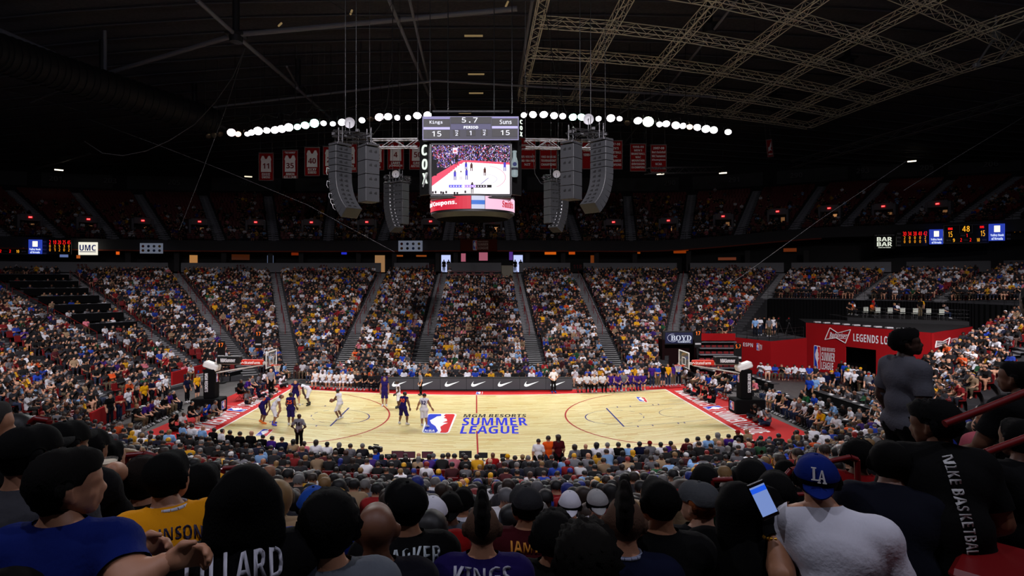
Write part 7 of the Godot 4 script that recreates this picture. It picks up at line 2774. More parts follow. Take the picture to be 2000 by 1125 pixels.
func build_courtside() -> void:
	make_kits()
	# the low screen before the scorers
	var o := thing("advertising_board", "long low grey screen with seven white swooshes along the far sideline", "advertising board")
	var edge := [757, 808, 860, 911, 963, 1015, 1066, 1118]
	for i in 7:
		var a := W((edge[i] - 937.0) / F * 44.6 * 1.02 + U0, 44.35)
		var a1 := P(edge[i], 765, 45.0)
		var b1 := P(edge[i + 1], 765, 45.0)
		a1 = Vector3(a1.x, 0, a1.z)
		b1 = Vector3(b1.x, 0, b1.z)
		var mid := (a1 + b1) * 0.5
		var w := (b1 - a1).length()
		var m := MB.new()
		m.cbox(Vector3(0, 0.50, -0.15), Vector3(w, 1.0, 0.3), 0.03)
		var pn := part(o, "case", m.done(), mat(Color(0.05, 0.05, 0.055), 0.5), at(mid))
		var f := MB.new()
		f.cbox(Vector3(0, 0.50, 0.01), Vector3(w - 0.02, 0.84, 0.04), 0.005)
		part(pn, "lit_face", f.done(), glow(Color(0.36, 0.36, 0.39), 0.30))
		var s := MB.new()
		s.poly(swoosh(1.15), 0.01, at(Vector3(-0.1, 0.47, 0.045)))
		part(pn, "swoosh", s.done(), glow(Color(0.95, 0.95, 0.95), 0.9))
	for s in [-1.0, 1.0]:
		basket(s)
	# clocks on posts
	for q in [[506, 656, 737, "behind the left basket near the corner"], [433, 678, 748, "left of the left basket stand"], [1362, 655, 737, "beside the dark blue sign"], [1440, 681, 748, "by the red printed wall"]]:
		var base := G(q[0], q[2])
		var c := thing("shot_clock", "black shot clock on a post with orange digits, %s" % q[3], "clock", at(base))
		var r := -base.z
		var y: float = H - (q[1] - CY) / F * r
		var m := MB.new()
		m.tube(Vector3.ZERO, Vector3(0, y, 0), 0.04, 6)
		m.cbox(Vector3(0, 0.05, 0), Vector3(0.6, 0.1, 0.6), 0.03)
		part(c, "post", m.done(), mat(Color(0.03, 0.03, 0.03), 0.5))
		var h := MB.new()
		h.cbox(Vector3(0, y - 0.3, 0.08), Vector3(0.62, 1.5, 0.16), 0.03)
		part(c, "case", h.done(), mat(Color(0.025, 0.025, 0.03), 0.4))
		part(c, "orange_digits", text_mesh("5.7" if q[0] == 1440 else "17", 0.38, 0.32, 0.02, "Droid Sans Mono"), glow(Color(1.0, 0.45, 0.08), 1.2), at(Vector3(0, y + 0.2, 0.17)))
		var w := MB.new()
		w.cbox(Vector3(0, y - 0.72, 0.16), Vector3(0.5, 0.14, 0.02), 0.005)
		part(c, "white_label", w.done(), mat(Color(0.75, 0.75, 0.75)))
	# left tables
	draped_table("long black draped table with papers beside the floor photographers, left corner", G(256, 828), G(346, 800), Vector3(-0.5, 0, -0.3), Color(0.1, 0.1, 0.1))
	draped_table("black draped table behind the chairs beyond the left basket stand", G(448, 745), G(520, 727), Vector3(-0.45, 0, -0.35), Color(0.5, 0.5, 0.52))
	# right tables
	draped_table("black draped table behind the right basket, farthest of the right tables", G(1372, 737), G(1436, 756), Vector3(0.45, 0, -0.35), Color(0.12, 0.12, 0.12))
	draped_table("long black draped table behind the right baseline chairs", G(1512, 785), G(1650, 850), Vector3(0.45, 0, -0.3), Color(0.14, 0.14, 0.15))
	draped_table("long black draped table in the second rank behind the right baseline chairs", G(1575, 778), G(1745, 838), Vector3(0.45, 0, -0.3), Color(0.14, 0.14, 0.15))
	draped_table("short black draped table beside the right basket stand", G(1463, 752), G(1512, 770), Vector3(0.45, 0, -0.3), Color(0.14, 0.14, 0.15))
	# press tables in the left stand
	var t0 := -90.5
	var t1 := -76.0
	var ordn := 0
	var r2 := RandomNumberGenerator.new()
	r2.seed = 5
	for k in range(12, 33, 3):
		var d := k * TREAD
		ordn += 1
		var a := L(t0, d, row_y(t0, d - TREAD) + 0.5)
		var b := L(t1, d, row_y(t1, d - TREAD) + 0.5)
		draped_table("black draped press desk across the left stand, %s from the bottom" % ordinal(ordn), a, b, (L(t0, d + 1, 0) - L(t0, d, 0)).normalized() * 0.6, Color(0.22, 0.22, 0.24), "press desks in the left stand")
		for i in 9:
			if r2.randf() < 0.62:
				var t := lerpf(t0, t1, (i + 0.5) / 9.0)
				var p := L(t, d + 0.9, row_y(t, d))
				add_crowd(facing(p, inward(t, d)), r2)
	# near press table with monitors
	var pa := P(742, 920, 25.3)
	var pb := P(1078, 920, 25.3)
	pa.y = 0
	pb.y = 0
	var pt := thing("press_table", "long tan press table with papers along the near sideline", "table")
	var tp := MB.new()
	tp.cbox(Vector3((pa.x + pb.x) * 0.5, 0.74, pa.z), Vector3(pb.x - pa.x, 0.05, 0.75), 0.015)
	part(pt, "tabletop", tp.done(), mat(Color(0.72, 0.52, 0.25), 0.5))
	var tb := MB.new()
	tb.cbox(Vector3((pa.x + pb.x) * 0.5, 0.38, pa.z - 0.33), Vector3(pb.x - pa.x, 0.7, 0.05), 0.01)
	for i in 6:
		tb.cbox(Vector3(lerpf(pa.x + 0.1, pb.x - 0.1, i / 5.0), 0.36, pa.z + 0.2), Vector3(0.06, 0.72, 0.06), 0.01)
	part(pt, "front_panel", tb.done(), mat(Color(0.40, 0.05, 0.06), 0.5))
	var pp := MB.new()
	for i in 22:
		var x := lerpf(pa.x + 0.2, pb.x - 0.2, (i + 0.4) / 22.0)
		pp.cbox(Vector3(x, 0.772, pa.z + 0.1 * sin(i * 5.0)), Vector3(0.21, 0.012, 0.29), 0.002, Basis(Vector3.UP, sin(i * 3.0) * 0.5))
	part(pt, "papers", pp.done(), mat(Color(0.85, 0.85, 0.82)))
	var mons := [[777, 0.55, 1], [800, 0.5, 1], [835, 0.5, 1], [909, 0.55, 0], [943, 0.42, 0], [758, 0.3, 0], [984, 0.32, 0], [1071, 0.45, 1]]
	var k2 := 0
	for q in mons:
		k2 += 1
		var c := P(q[0], 900, 25.5)
		var w: float = q[1]
		var mo := thing("monitor", "dark flat monitor on the near press table, %s along it" % ordinal(k2), "monitor", at(Vector3(c.x, 0.765, c.z)), "monitors on the press table")
		var m := MB.new()
		m.cbox(Vector3(0, 0.12 + w * 0.28, 0), Vector3(w, w * 0.58, 0.04), 0.01)
		part(mo, "case", m.done(), mat(Color(0.02, 0.02, 0.022), 0.3))
		var s := MB.new()
		s.cbox(Vector3(0, 0.12 + w * 0.28, 0.018), Vector3(w * 0.93, w * 0.51, 0.01), 0.002)
		part(mo, "screen", s.done(), glow(Color(0.35, 0.16, 0.22) if q[2] == 1 else Color(0.04, 0.06, 0.10), 0.35))
		var st := MB.new()
		st.lathe(Vector3(0, 0.0, -0.02), Vector3.UP, [Vector2(0, 0), Vector2(0.11, 0.0), Vector2(0.11, 0.012), Vector2(0.025, 0.02), Vector2(0.02, 0.15), Vector2(0, 0.15)], 12)
		part(mo, "stand", st.done(), mat(Color(0.03, 0.03, 0.03), 0.4))
	# cameraman at the end of the press table
	var cp := P(733, 940, 25.2)
	cp.y = 0.0
	var r3 := RandomNumberGenerator.new()
	r3.seed = 8
	anyone("phone", facing(cp, Vector3(0.1, 0, -1)), r3, "holding a video camera left of the press table", "", "blue")
	var vc := thing("video_camera", "black shoulder video camera raised at the left end of the press table", "video camera", facing(cp + Vector3(0.05, 1.28, -0.3), Vector3(-1, 0.0, -0.5)))
	var vm := MB.new()
	vm.cbox(Vector3(0, 0, 0), Vector3(0.18, 0.22, 0.45), 0.03)
	vm.cbox(Vector3(0, 0.17, 0.08), Vector3(0.05, 0.05, 0.30), 0.015)
	vm.cbox(Vector3(0.12, 0.06, 0.15), Vector3(0.08, 0.08, 0.16), 0.02)
	part(vc, "body", vm.done(), mat(Color(0.03, 0.03, 0.033), 0.4))
	var vl := MB.new()
	vl.lathe(Vector3(0, 0, 0.22), Vector3(0, 0, 1), [Vector2(0.07, 0), Vector2(0.07, 0.12), Vector2(0.085, 0.14), Vector2(0.085, 0.24), Vector2(0.075, 0.22), Vector2(0, 0.2)], 14)
	part(vc, "lens", vl.done(), mat(Color(0.04, 0.04, 0.045), 0.3))

func basket(s: float) -> void:
	# the board stands parallel to the baseline; local +x points to the court
	var along := W(s * 13.0, 36.6) - W(s * 13.0, 34.6)
	along.y = 0
	var x := (along.normalized().cross(Vector3.UP)) * -s
	if x.dot(W(0, 35.6) - W(s * 17.0, 35.6)) < 0:
		x = -x
	var org := W(s * 12.73, 35.6) - x * 4.36
	org.y = 0
	var xf := Transform3D(Basis(x, Vector3.UP, x.cross(Vector3.UP)), org)
	var side := "left" if s < 0 else "right"
	var o := thing("basket_stand", "black padded %s basket stand with long arm and glass backboard" % side, "basketball hoop", xf)
	var pad := cloth(Color(0.022, 0.022, 0.026))
	var b := MB.new()
	b.cbox(Vector3(-0.1, 0.46, 0), Vector3(1.9, 0.92, 1.15), 0.06)
	part(o, "base_pad", b.done(), pad)
	var t := MB.new()
	t.cbox(Vector3(0.05, 1.85, 0), Vector3(0.75, 1.9, 0.72), 0.06)
	part(o, "post_pad", t.done(), pad)
	var cap := MB.new()
	cap.cbox(Vector3(0.1, 2.98, 0), Vector3(1.0, 0.42, 0.62), 0.08, Basis(Vector3.BACK, -0.35 if true else 0.0))
	part(o, "white_cover", cap.done(), mat(Color(0.82, 0.82, 0.80), 0.6))
	var arm := MB.new()
	arm.cbox(Vector3(2.0, 3.16, 0), Vector3(3.4, 0.16, 0.2), 0.03)
	arm.tube(Vector3(0.2, 2.5, 0.12), Vector3(3.4, 3.05, 0.12), 0.045, 6)
	arm.tube(Vector3(0.2, 2.5, -0.12), Vector3(3.4, 3.05, -0.12), 0.045, 6)
	part(o, "arm", arm.done(), mat(Color(0.7, 0.68, 0.64), 0.5))
	var sg := MB.new()
	sg.cbox(Vector3(1.25, 3.38, 0), Vector3(1.5, 0.48, 0.5), 0.04)
	part(o, "black_sign", sg.done(), mat(Color(0.02, 0.02, 0.022), 0.5))
	var og := MB.new()
	og.cbox(Vector3(2.75, 3.22, 0), Vector3(1.4, 0.34, 0.34), 0.05)
	part(o, "orange_pad", og.done(), mat(Color(0.80, 0.16, 0.05), 0.6))
	# lettering on the side that looks at the near stand (local z sign differs left and right)
	var nz := 1.0 if xf.basis.z.z > 0 else -1.0
	var turn := Basis() if nz > 0 else Basis(Vector3.UP, PI)
	part(o, "lettering", text_mesh("NBASummer", 0.95, 0.24, 0.02), mat(Color(0.9, 0.9, 0.9)), Transform3D(turn, Vector3(1.25, 3.38, nz * 0.265)))
	part(o, "lettering", text_mesh("StateFarm", 1.0, 0.17, 0.02), mat(Color(0.95, 0.93, 0.9)), Transform3D(turn, Vector3(2.8, 3.22, nz * 0.185)))
	var tri := MB.new()
	for q in [[0.0, 0.0], [0.06, 0.05], [0.12, 0.0]]:
		tri.poly(rounded_rect(0.07, 0.05, 0.024), 0.01, Transform3D(turn, Vector3(2.17 if nz > 0 else 3.42, 3.2 + q[1], nz * 0.185) + turn * Vector3(q[0] - 0.06, 0, 0)))
	part(o, "white_emblem", tri.done(), mat(Color(0.95, 0.93, 0.9)))
	part(o, "lettering", text_mesh("MGM RESORTS", 1.2, 0.2, 0.02), mat(Color(0.9, 0.9, 0.9)), Transform3D(turn * Basis(Vector3.BACK, -PI / 2), Vector3(-0.1, 1.95, nz * 0.37)))
	wall_emblem(o, 0.28, 0.5, Transform3D(Basis(Vector3.UP, PI / 2), Vector3(0.44, 2.2, 0)))
	wall_emblem(o, 0.6, 0.55, Transform3D(Basis(Vector3.UP, PI / 2), Vector3(0.86, 0.46, 0)))
	# backboard
	var bb := part(o, "backboard", MB.new().done(), mat(Color(0.9, 0.9, 0.9)))
	var gl := MB.new()
	gl.box(Vector3(3.98, 3.44, 0), Vector3(0.02, 1.0, 1.76))
	var gm := StandardMaterial3D.new()
	gm.albedo_color = Color(0.9, 0.95, 0.95, 0.08)
	gm.transparency = BaseMaterial3D.TRANSPARENCY_ALPHA
	gm.roughness = 0.03
	var f := MB.new()
	for q in [[0.5, 0.0, 0.06, 1.83], [-0.5, 0.0, 0.06, 1.83]]:
		f.cbox(Vector3(3.98, 3.44 + q[0], 0), Vector3(0.05, 0.07, 1.83), 0.01)
	for q in [-0.885, 0.885]:
		f.cbox(Vector3(3.98, 3.44, q), Vector3(0.05, 1.06, 0.07), 0.01)
	for q in [-0.285, 0.285]:
		f.box(Vector3(3.995, 3.33, q), Vector3(0.015, 0.46, 0.05))
	f.box(Vector3(3.995, 3.55, 0), Vector3(0.015, 0.05, 0.6))
	f.box(Vector3(3.995, 3.11, 0), Vector3(0.015, 0.05, 0.6))
	bb.mesh = f.done()
	part(bb, "glass", gl.done(), gm)
	var bp := MB.new()
	bp.cbox(Vector3(3.97, 2.92, 0), Vector3(0.09, 0.09, 1.83), 0.02)
	part(bb, "edge_pad", bp.done(), mat(Color(0.03, 0.03, 0.03)))
	var rim := MB.new()
	var pts := []
	for i in 21:
		pts.append(Vector3(4.36 + 0.23 * cos(TAU * i / 20), 3.05, 0.23 * sin(TAU * i / 20)))
	rim.path(pts, 0.014, 5)
	rim.cbox(Vector3(4.06, 3.03, 0), Vector3(0.16, 0.1, 0.14), 0.02)
	var rp := part(o, "rim", rim.done(), mat(Color(0.85, 0.25, 0.08), 0.4))
	var net := MB.new()
	for i in 12:
		for j in 4:
			for dd in [-1, 1]:
				var g0: float = TAU * (i + j * 0.5 * dd) / 12.0
				var g1: float = TAU * (i + (j + 1) * 0.5 * dd) / 12.0
				var r0: float = [0.225, 0.19, 0.15, 0.13, 0.14][j]
				var r1: float = [0.225, 0.19, 0.15, 0.13, 0.14][j + 1]
				net.tube(Vector3(4.36 + r0 * cos(g0), 3.04 - j * 0.105, r0 * sin(g0)), Vector3(4.36 + r1 * cos(g1), 3.04 - (j + 1) * 0.105, r1 * sin(g1)), 0.008, 3, -1.0, false)
	part(rp, "net", net.done(), mat(Color(0.92, 0.9, 0.85)))

# ---------- the corner on the right: sign, small stand, printed walls, lounge ----------
func chair_simple(called: String, label: String, cat: String, xf: Transform3D, c: Color, h: float, group: String) -> void:
	var o := thing(called, label, cat, xf, group)
	var s := MB.new()
	s.cbox(Vector3(0, h, 0), Vector3(0.42, 0.05, 0.42), 0.015)
	part(o, "seat", s.done(), mat(c, 0.5))
	var b := MB.new()
	b.cbox(Vector3(0, h + 0.3, -0.2), Vector3(0.42, 0.4, 0.04), 0.015)
	part(o, "backrest", b.done(), mat(c, 0.5))
	for sx in [-0.17, 0.17]:
		for sz in [-0.17, 0.17]:
			var l := MB.new()
			l.tube(Vector3(sx, 0, sz), Vector3(sx * 0.9, h, sz * 0.9), 0.018, 5)
			part(o, "leg", l.done(), mat(Color(0.4, 0.4, 0.4), 0.4, 0.5))

func bowtie(o: Node, a: Vector3, b: Vector3, q: Array) -> void:
	var c := []
	for i in 6:
		c.append(on_plane(a, b, q[i * 2], q[i * 2 + 1]))
	var n: Vector3 = (b - a).cross(Vector3.UP).normalized()
	if n.z < 0:
		n = -n
	var m := MB.new()
	for i in 6:
		m.tube(c[i] + n * 0.06, c[(i + 1) % 6] + n * 0.06, 0.045, 4)
	part(o, "white_outline", m.done(), mat(Color(0.9, 0.88, 0.86), 0.6))

func build_lounge() -> void:
	var red := cloth(Color(0.60, 0.065, 0.085))
	# dark blue sign over a tunnel
	var z := 53.5
	var bs := thing("boyd_sign", "dark blue sign with white serif lettering over the dark tunnel, left of the small stand", "sign")
	var m := MB.new()
	m.cbox(P(1325, 660, z) + Vector3(0, 0, -0.2), Vector3(62.0 / F * z, 27.0 / F * z, 0.35), 0.05)
	part(bs, "frame", m.done(), mat(Color(0.02, 0.02, 0.022), 0.5))
	m = MB.new()
	m.cbox(P(1326, 660, z), Vector3(53.0 / F * z, 21.0 / F * z, 0.06), 0.01)
	part(bs, "panel", m.done(), glow(Color(0.05, 0.10, 0.32), 0.35))
	part(bs, "lettering", text_mesh("BOYD", 40.0 / F * z, 10.0 / F * z, 0.03, "Droid Serif"), glow(Color(0.85, 0.87, 0.95), 0.6), at(P(1330, 660, z) + Vector3(0, 0, 0.05)))
	part(bs, "lettering", text_mesh("GAMING", 25.0 / F * z, 3.4 / F * z, 0.03, "Droid Serif"), glow(Color(0.85, 0.87, 0.95), 0.6), at(P(1336, 667.5, z) + Vector3(0, 0, 0.05)))
	var ring := MB.new()
	for i in 16:
		var g0: float = lerpf(1.2, 6.0, i / 16.0)
		var g1: float = lerpf(1.2, 6.0, (i + 1) / 16.0)
		var cc := P(1313, 660, z) + Vector3(0, 0, 0.05)
		ring.tube(cc + Vector3(cos(g0) * 0.45, sin(g0) * 0.36, 0), cc + Vector3(cos(g1) * 0.45, sin(g1) * 0.36, 0), 0.025, 4)
	part(bs, "ring", ring.done(), mat(Color(0.85, 0.87, 0.95)))
	var tn := MB.new()
	var p0 := P(1325, 700, z)
	tn.box(Vector3(p0.x, 1.35, p0.z - 0.9), Vector3(2.9, 2.7, 0.2))
	tn.cbox(Vector3(p0.x - 1.45, 1.5, p0.z - 0.3), Vector3(0.25, 3.0, 1.2), 0.03)
	tn.cbox(Vector3(p0.x + 1.45, 1.5, p0.z - 0.3), Vector3(0.25, 3.0, 1.2), 0.03)
	part(bs, "tunnel_wall", tn.done(), cloth(Color(0.10, 0.025, 0.03)))
	# small stand with a red header
	var st := thing("bleacher", "small stand of grey benches with red seats under a red printed header", "bleacher")
	var r0 := 53.6
	for i in 6:
		var zz := r0 - i * 0.75
		var a := P(1366, 700, zz)
		var b := P(1437, 700, zz)
		var y: float = 2.75 - i * 0.48
		m = MB.new()
		m.cbox(Vector3((a.x + b.x) * 0.5, y, -zz), Vector3(b.x - a.x, 0.10, 0.42), 0.02)
		var bench := part(st, "bench", m.done(), mat(Color(0.42, 0.42, 0.44), 0.5))
		var sd := MB.new()
		for k in 6:
			sd.cbox(Vector3(lerpf(a.x, b.x, (k + 0.5) / 6.0), y + 0.16, -zz - 0.15), Vector3(0.42, 0.2, 0.1), 0.03)
		part(bench, "seat_backs", sd.done(), mat(Color(0.45, 0.06, 0.07), 0.5))
		m = MB.new()
		m.box(Vector3((a.x + b.x) * 0.5, y * 0.5 - 0.05, -zz - 0.3), Vector3(b.x - a.x, y, 0.06))
		part(st, "riser", m.done(), mat(Color(0.02, 0.02, 0.02)))
	var ha := P(1367, 651, 53.2)
	var hb := P(1436, 652, 53.2)
	m = MB.new()
	m.cbox((ha + hb) * 0.5 + Vector3(0, -0.32, 0), Vector3(hb.x - ha.x, 0.66, 0.1), 0.02)
	part(st, "header", m.done(), red)
	wall_words(st, "SUMMER LEAGUE", ha, hb, [1369, 660, 1395, 661, 1395, 655, 1369, 654])
	wall_words(st, "MGM RESORTS", ha, hb, [1369, 653.6, 1383, 653.8, 1383, 651.8, 1369, 651.6])
	wall_words(st, "# THIS IS WHY WE PLAY", ha, hb, [1402, 659, 1430, 660, 1430, 656, 1402, 655])
	# printed walls of the television platform
	var a0 := P(1436, 659, 54.4)
	var a1 := P(1506, 667, 51.0)
	var a2 := P(1576, 660, 54.0)
	var tv := thing("television_platform", "platform faced with red printed walls, left of the lounge", "platform")
	print_wall(tv, "printed_wall", a0, a1, 0.0, red)
	print_wall(tv, "printed_wall", a1, a2, 0.0, red)
	m = MB.new()
	m.quad(a0, a0 + Vector3(3, 0, -9), a2 + Vector3(0, 0, -7), a2)
	m.quad(a0, a2, a1, a1)
	m.tri(a0, a2, a1)
	part(tv, "deck", m.done(), mat(Color(0.30, 0.30, 0.31)))
	wall_words(tv, "ESPN", a0, a1, [1452, 676, 1471, 678, 1471, 670.5, 1452, 669])
	wall_logo(tv, a0, a1, [1478, 684, 1484, 685, 1484, 671, 1478, 670])
	wall_words(tv, "TV", a0, a1, [1484.5, 683, 1489, 683.5, 1489, 673.5, 1484.5, 673])
	rails(tv, [a0 + Vector3(0.2, 0, -0.2), a1 + Vector3(0, 0, -0.3), a2 + Vector3(-0.2, 0, -0.2)], 1.0)
	var r := RandomNumberGenerator.new()
	r.seed = 61
	for i in 5:
		var p := P(1475 + i * 9, 655, 55.0 + (i % 3))
		p.y = a0.y
		anyone(["stand", "standarms", "standcap", "stand", "standlong"][i], facing(p, Vector3(-0.6, 0, 1)), r, "standing on the platform above the red printed wall, %s" % ordinal(i + 1), "people on the television platform", ["pale blue", "white", "black", "grey", "white"][i])
	for i in 3:
		var p := P([1503, 1521, 1541][i], 655, 56.0)
		p.y = a0.y
		tripod_camera(p, "black television camera on a tripod on the platform, %s from the left" % ordinal(i + 1), Vector3(-0.7, 0, 0.8))
	# the lounge
	var b0 := P(1574, 630, 55.0)
	var b1 := P(1823, 651, 45.0)
	var b2 := P(1900, 638, 50.8)
	b1.y = b0.y
	b2.y = b0.y
	var lg := thing("lounge", "big red printed lounge box with a dark doorway and white lettering", "lounge")
	var d0 := on_plane(b0, b1, 1651, 700)
	var d1 := on_plane(b0, b1, 1711, 700)
	var dh: float = on_plane(b0, b1, 1680, 680).y
	print_wall(lg, "printed_wall", b0, Vector3(d0.x, b0.y, d0.z), 0.0, red)
	print_wall(lg, "printed_wall", Vector3(d0.x, b0.y, d0.z), Vector3(d1.x, b0.y, d1.z), dh, red)
	print_wall(lg, "printed_wall", Vector3(d1.x, b0.y, d1.z), b1, 0.0, red)
	print_wall(lg, "printed_wall", b1, b2, 0.0, red)
	m = MB.new()
	var back := Vector3(1.2, 0, -2.0)
	m.quad(Vector3(d0.x, 0, d0.z) + back, Vector3(d0.x, dh, d0.z) + back, Vector3(d1.x, dh, d1.z) + back, Vector3(d1.x, 0, d1.z) + back)
	part(lg, "dark_curtain", m.done(), cloth(Color(0.015, 0.015, 0.018)))
	m = MB.new()
	m.quad(b0, b0 + Vector3(2, 0, -5), b2 + Vector3(1, 0, -4), b2)
	m.tri(b0, b2, b1)
	part(lg, "roof_deck", m.done(), mat(Color(0.07, 0.07, 0.075)))
	bowtie(lg, b0, b1, [1621.6, 640.4, 1637, 650.5, 1662, 644, 1652, 670, 1634, 660, 1612, 663])
	wall_words(lg, "Budweiser", b0, b1, [1620, 660, 1654, 662.5, 1657, 649.5, 1622, 648], "Droid Serif")
	wall_words(lg, "LEGENDS LOUNGE", b0, b1, [1667, 666, 1770, 677, 1770, 660, 1667, 651.5])
	wall_logo(lg, b0, b1, [1590, 721, 1603, 722.5, 1603, 676, 1590, 674])
	wall_words(lg, "MGM RESORTS", b0, b1, [1605, 685, 1631, 687.5, 1631, 680.5, 1605, 678])
	wall_words(lg, "SUMMER", b0, b1, [1605, 704, 1631, 707, 1631, 690, 1605, 687.5])
	wall_words(lg, "LEAGUE", b0, b1, [1605, 721, 1628, 723.5, 1628, 709, 1605, 706.5])
	wall_logo(lg, b0, b1, [1734, 745, 1748, 746.5, 1748, 698, 1734, 696.5])
	wall_words(lg, "MGM RESORTS", b0, b1, [1752, 709, 1792, 713, 1792, 704, 1752, 700])
	wall_words(lg, "SUMMER LEAGUE", b0, b1, [1752, 728, 1798, 733, 1798, 716, 1752, 712])
	bowtie(lg, b1, b2, [1827, 666.5, 1840, 667, 1853.5, 659.5, 1850, 674, 1839, 674.5, 1825, 678.5])
	wall_words(lg, "Budweiser", b1, b2, [1828, 675.5, 1849, 671.5, 1850, 663.5, 1829, 667.5], "Droid Serif")
	wall_words(lg, "LEGENDS LOUNGE", b1, b2, [1857, 669.5, 1895, 662.5, 1895, 655.5, 1857, 661.5])
	# white cards along the roof edge, people and stools on it
	for i in 9:
		var c := b0.lerp(b1, 0.1 + i * 0.085) + Vector3(0.3, 0.05, -0.4)
		var cm := MB.new()
		cm.cbox(Vector3(0, 0.05, 0), Vector3(0.55, 0.12, 0.3), 0.02)
		solo("menu_card", cm.done(), mat(Color(0.75, 0.75, 0.75)), "white card at the front edge of the lounge roof, %s from its left end" % ordinal(i + 1), "card", at(c), "cards on the lounge roof")
	var ra := P(1650, 620, 58.0)
	var dk := thing("terrace", "dark raised terrace with railings behind the lounge roof", "terrace")
	m = MB.new()
	var ta := Vector3(P(1655, 600, 57).x, 4.75, -57.0)
	var tb := Vector3(P(1875, 600, 53).x, 4.75, -52.0)
	m.quad(ta, ta + Vector3(1, 0, -5), tb + Vector3(2, 0, -4), tb)
	m.quad(Vector3(ta.x, 4.4, ta.z), ta, tb, Vector3(tb.x, 4.4, tb.z))
	part(dk, "deck", m.done(), mat(Color(0.05, 0.05, 0.055)))
	rails(dk, [ta, ta.lerp(tb, 0.5), tb, tb + Vector3(2, 0, -4)], 1.0)
	for i in 14:
		var p := ta.lerp(tb, 0.06 + i * 0.067) + Vector3(0.3, 0, -1.2 - (i % 3) * 0.9)
		if i in [8, 9]:
			continue
		anyone(["up", "lean", "cap", "left", "stand", "right"][i % 6] if i != 11 else "stand", facing(p + Vector3(0, 0.12, 0), Vector3(sin(i * 2.2), 0, 0.6)), r, "on the terrace above the lounge, %s from the left" % ordinal(i + 1), "people on the terrace", ["black", "orange", "white", "orange", "red", "navy", "navy", "white", "black", "black", "black", "yellow", "black", "grey"][i])
	for i in 7:
		var p := ta.lerp(tb, 0.2 + i * 0.105) + Vector3(0, 0, -0.7)
		chair_simple("white_chair", "white chair on the terrace above the lounge, %s from the left" % ordinal(i + 1), "chair", facing(p, Vector3(0.3, 0, -1)), Color(0.78, 0.80, 0.74), 0.55, "white chairs on the terrace")
	# platform with red rails at the top of the middle block
	var wp := thing("viewing_platform", "small platform with red rails and red chairs at the top of the middle block", "platform")
	for k in [30, 32]:
		var y := row_y(0, k * TREAD)
		var rm := MB.new()
		for h in [0.5, 0.95]:
			rm.tube(L(-3.9, k * TREAD, y + h), L(3.4, k * TREAD, y + h), 0.035, 5)
		for i in 6:
			rm.tube(L(-3.9 + 1.46 * i, k * TREAD, y), L(-3.9 + 1.46 * i, k * TREAD, y + 0.95), 0.03, 5)
		part(wp, "rail", rm.done(), mat(Color(0.5, 0.07, 0.08), 0.4))
		var cm := MB.new()
		for i in 5:
			cm.cbox(L(-3.2 + 1.2 * i, k * TREAD + 0.6, y + 0.6), Vector3(0.45, 0.5, 0.08), 0.02)
			cm.cbox(L(-3.2 + 1.2 * i, k * TREAD + 0.35, y + 0.42), Vector3(0.45, 0.06, 0.4), 0.02)
		part(wp, "chairs", cm.done(), mat(Color(0.42, 0.05, 0.06), 0.5))
	var lb := MB.new()
	lb.cbox(L(3.6, 27.2, row_y(0, 27.0) + 1.1), Vector3(1.5, 2.2, 1.3), 0.05)
	part(wp, "pale_booth", lb.done(), mat(Color(0.45, 0.43, 0.36), 0.6))
	# black curtains under the upper seats
	var cu := thing("curtain", "long black pleated curtain under the cut-off upper rows on the right", "curtain")
	m = MB.new()
	for i in 160:
		var t := lerpf(54.0, 111.0, i / 160.0)
		var t2 := lerpf(54.0, 111.0, (i + 1) / 160.0)
		var d := 20.35 - 0.09 * (i % 2)
		var d2 := 20.35 - 0.09 * ((i + 1) % 2)
		m.quad(L(t, d, 0), L(t, d, 6.1), L(t2, d2, 6.1), L(t2, d2, 0))
	part(cu, "cloth", m.done(), cloth(Color(0.022, 0.022, 0.026)))
	var top := thing("guard_rail", "black guard rail along the front of the cut-off upper rows", "railing")
	var pts := []
	for i in 30:
		pts.append(L(lerpf(54.0, 111.0, i / 29.0), 20.5, 6.2))
	rails(top, pts, 1.05)
	# low platform with director chairs
	var e0 := P(1806, 720, 44.4)
	var e1 := P(1883, 738, 40.6)
	e1.y = e0.y
	var pl := thing("interview_platform", "low grey platform with red printed front and black railing, right of the lounge", "platform")
	print_wall(pl, "printed_wall", e0, e1, 0.0, red)
	m = MB.new()
	m.quad(e0, e0 + Vector3(5.2, 0, -3.6), e1 + Vector3(5, 0, -4), e1)
	part(pl, "deck", m.done(), mat(Color(0.36, 0.36, 0.36)))
	wall_words(pl, "ESPN", e0, e1, [1812, 747, 1835, 753, 1835, 743, 1812, 737])
	wall_logo(pl, e0, e1, [1845, 758, 1852, 760, 1852, 738, 1845, 736])
	wall_words(pl, "TV", e0, e1, [1853, 758, 1859, 759.5, 1859, 744, 1853, 742.5])
	rails(pl, [e0 + Vector3(1.6, 0, -1.1), e0 + Vector3(0.3, 0, -0.2), e0.lerp(e1, 0.45) + Vector3(0.2, 0, -0.3)], 1.05)
	for i in 3:
		var p := P([1843, 1855, 1872][i], 713, 44.0 - i * 0.6)
		p.y = e0.y
		director_chair(p, "tall yellow wooden director chair on the low platform, %s from the left" % ordinal(i + 1), i)
	var wt := thing("equipment_table", "grey equipment table beside the low platform at the right", "table", at(Vector3(P(1925, 690, 44).x, e0.y, -44.0)))
	m = MB.new()
	m.cbox(Vector3(0, 0.9, 0), Vector3(3.4, 0.06, 0.9), 0.02)
	m.cbox(Vector3(0.4, 0.35, 0.5), Vector3(2.8, 0.05, 0.8), 0.02)
	part(wt, "tabletop", m.done(), mat(Color(0.45, 0.45, 0.46), 0.5))
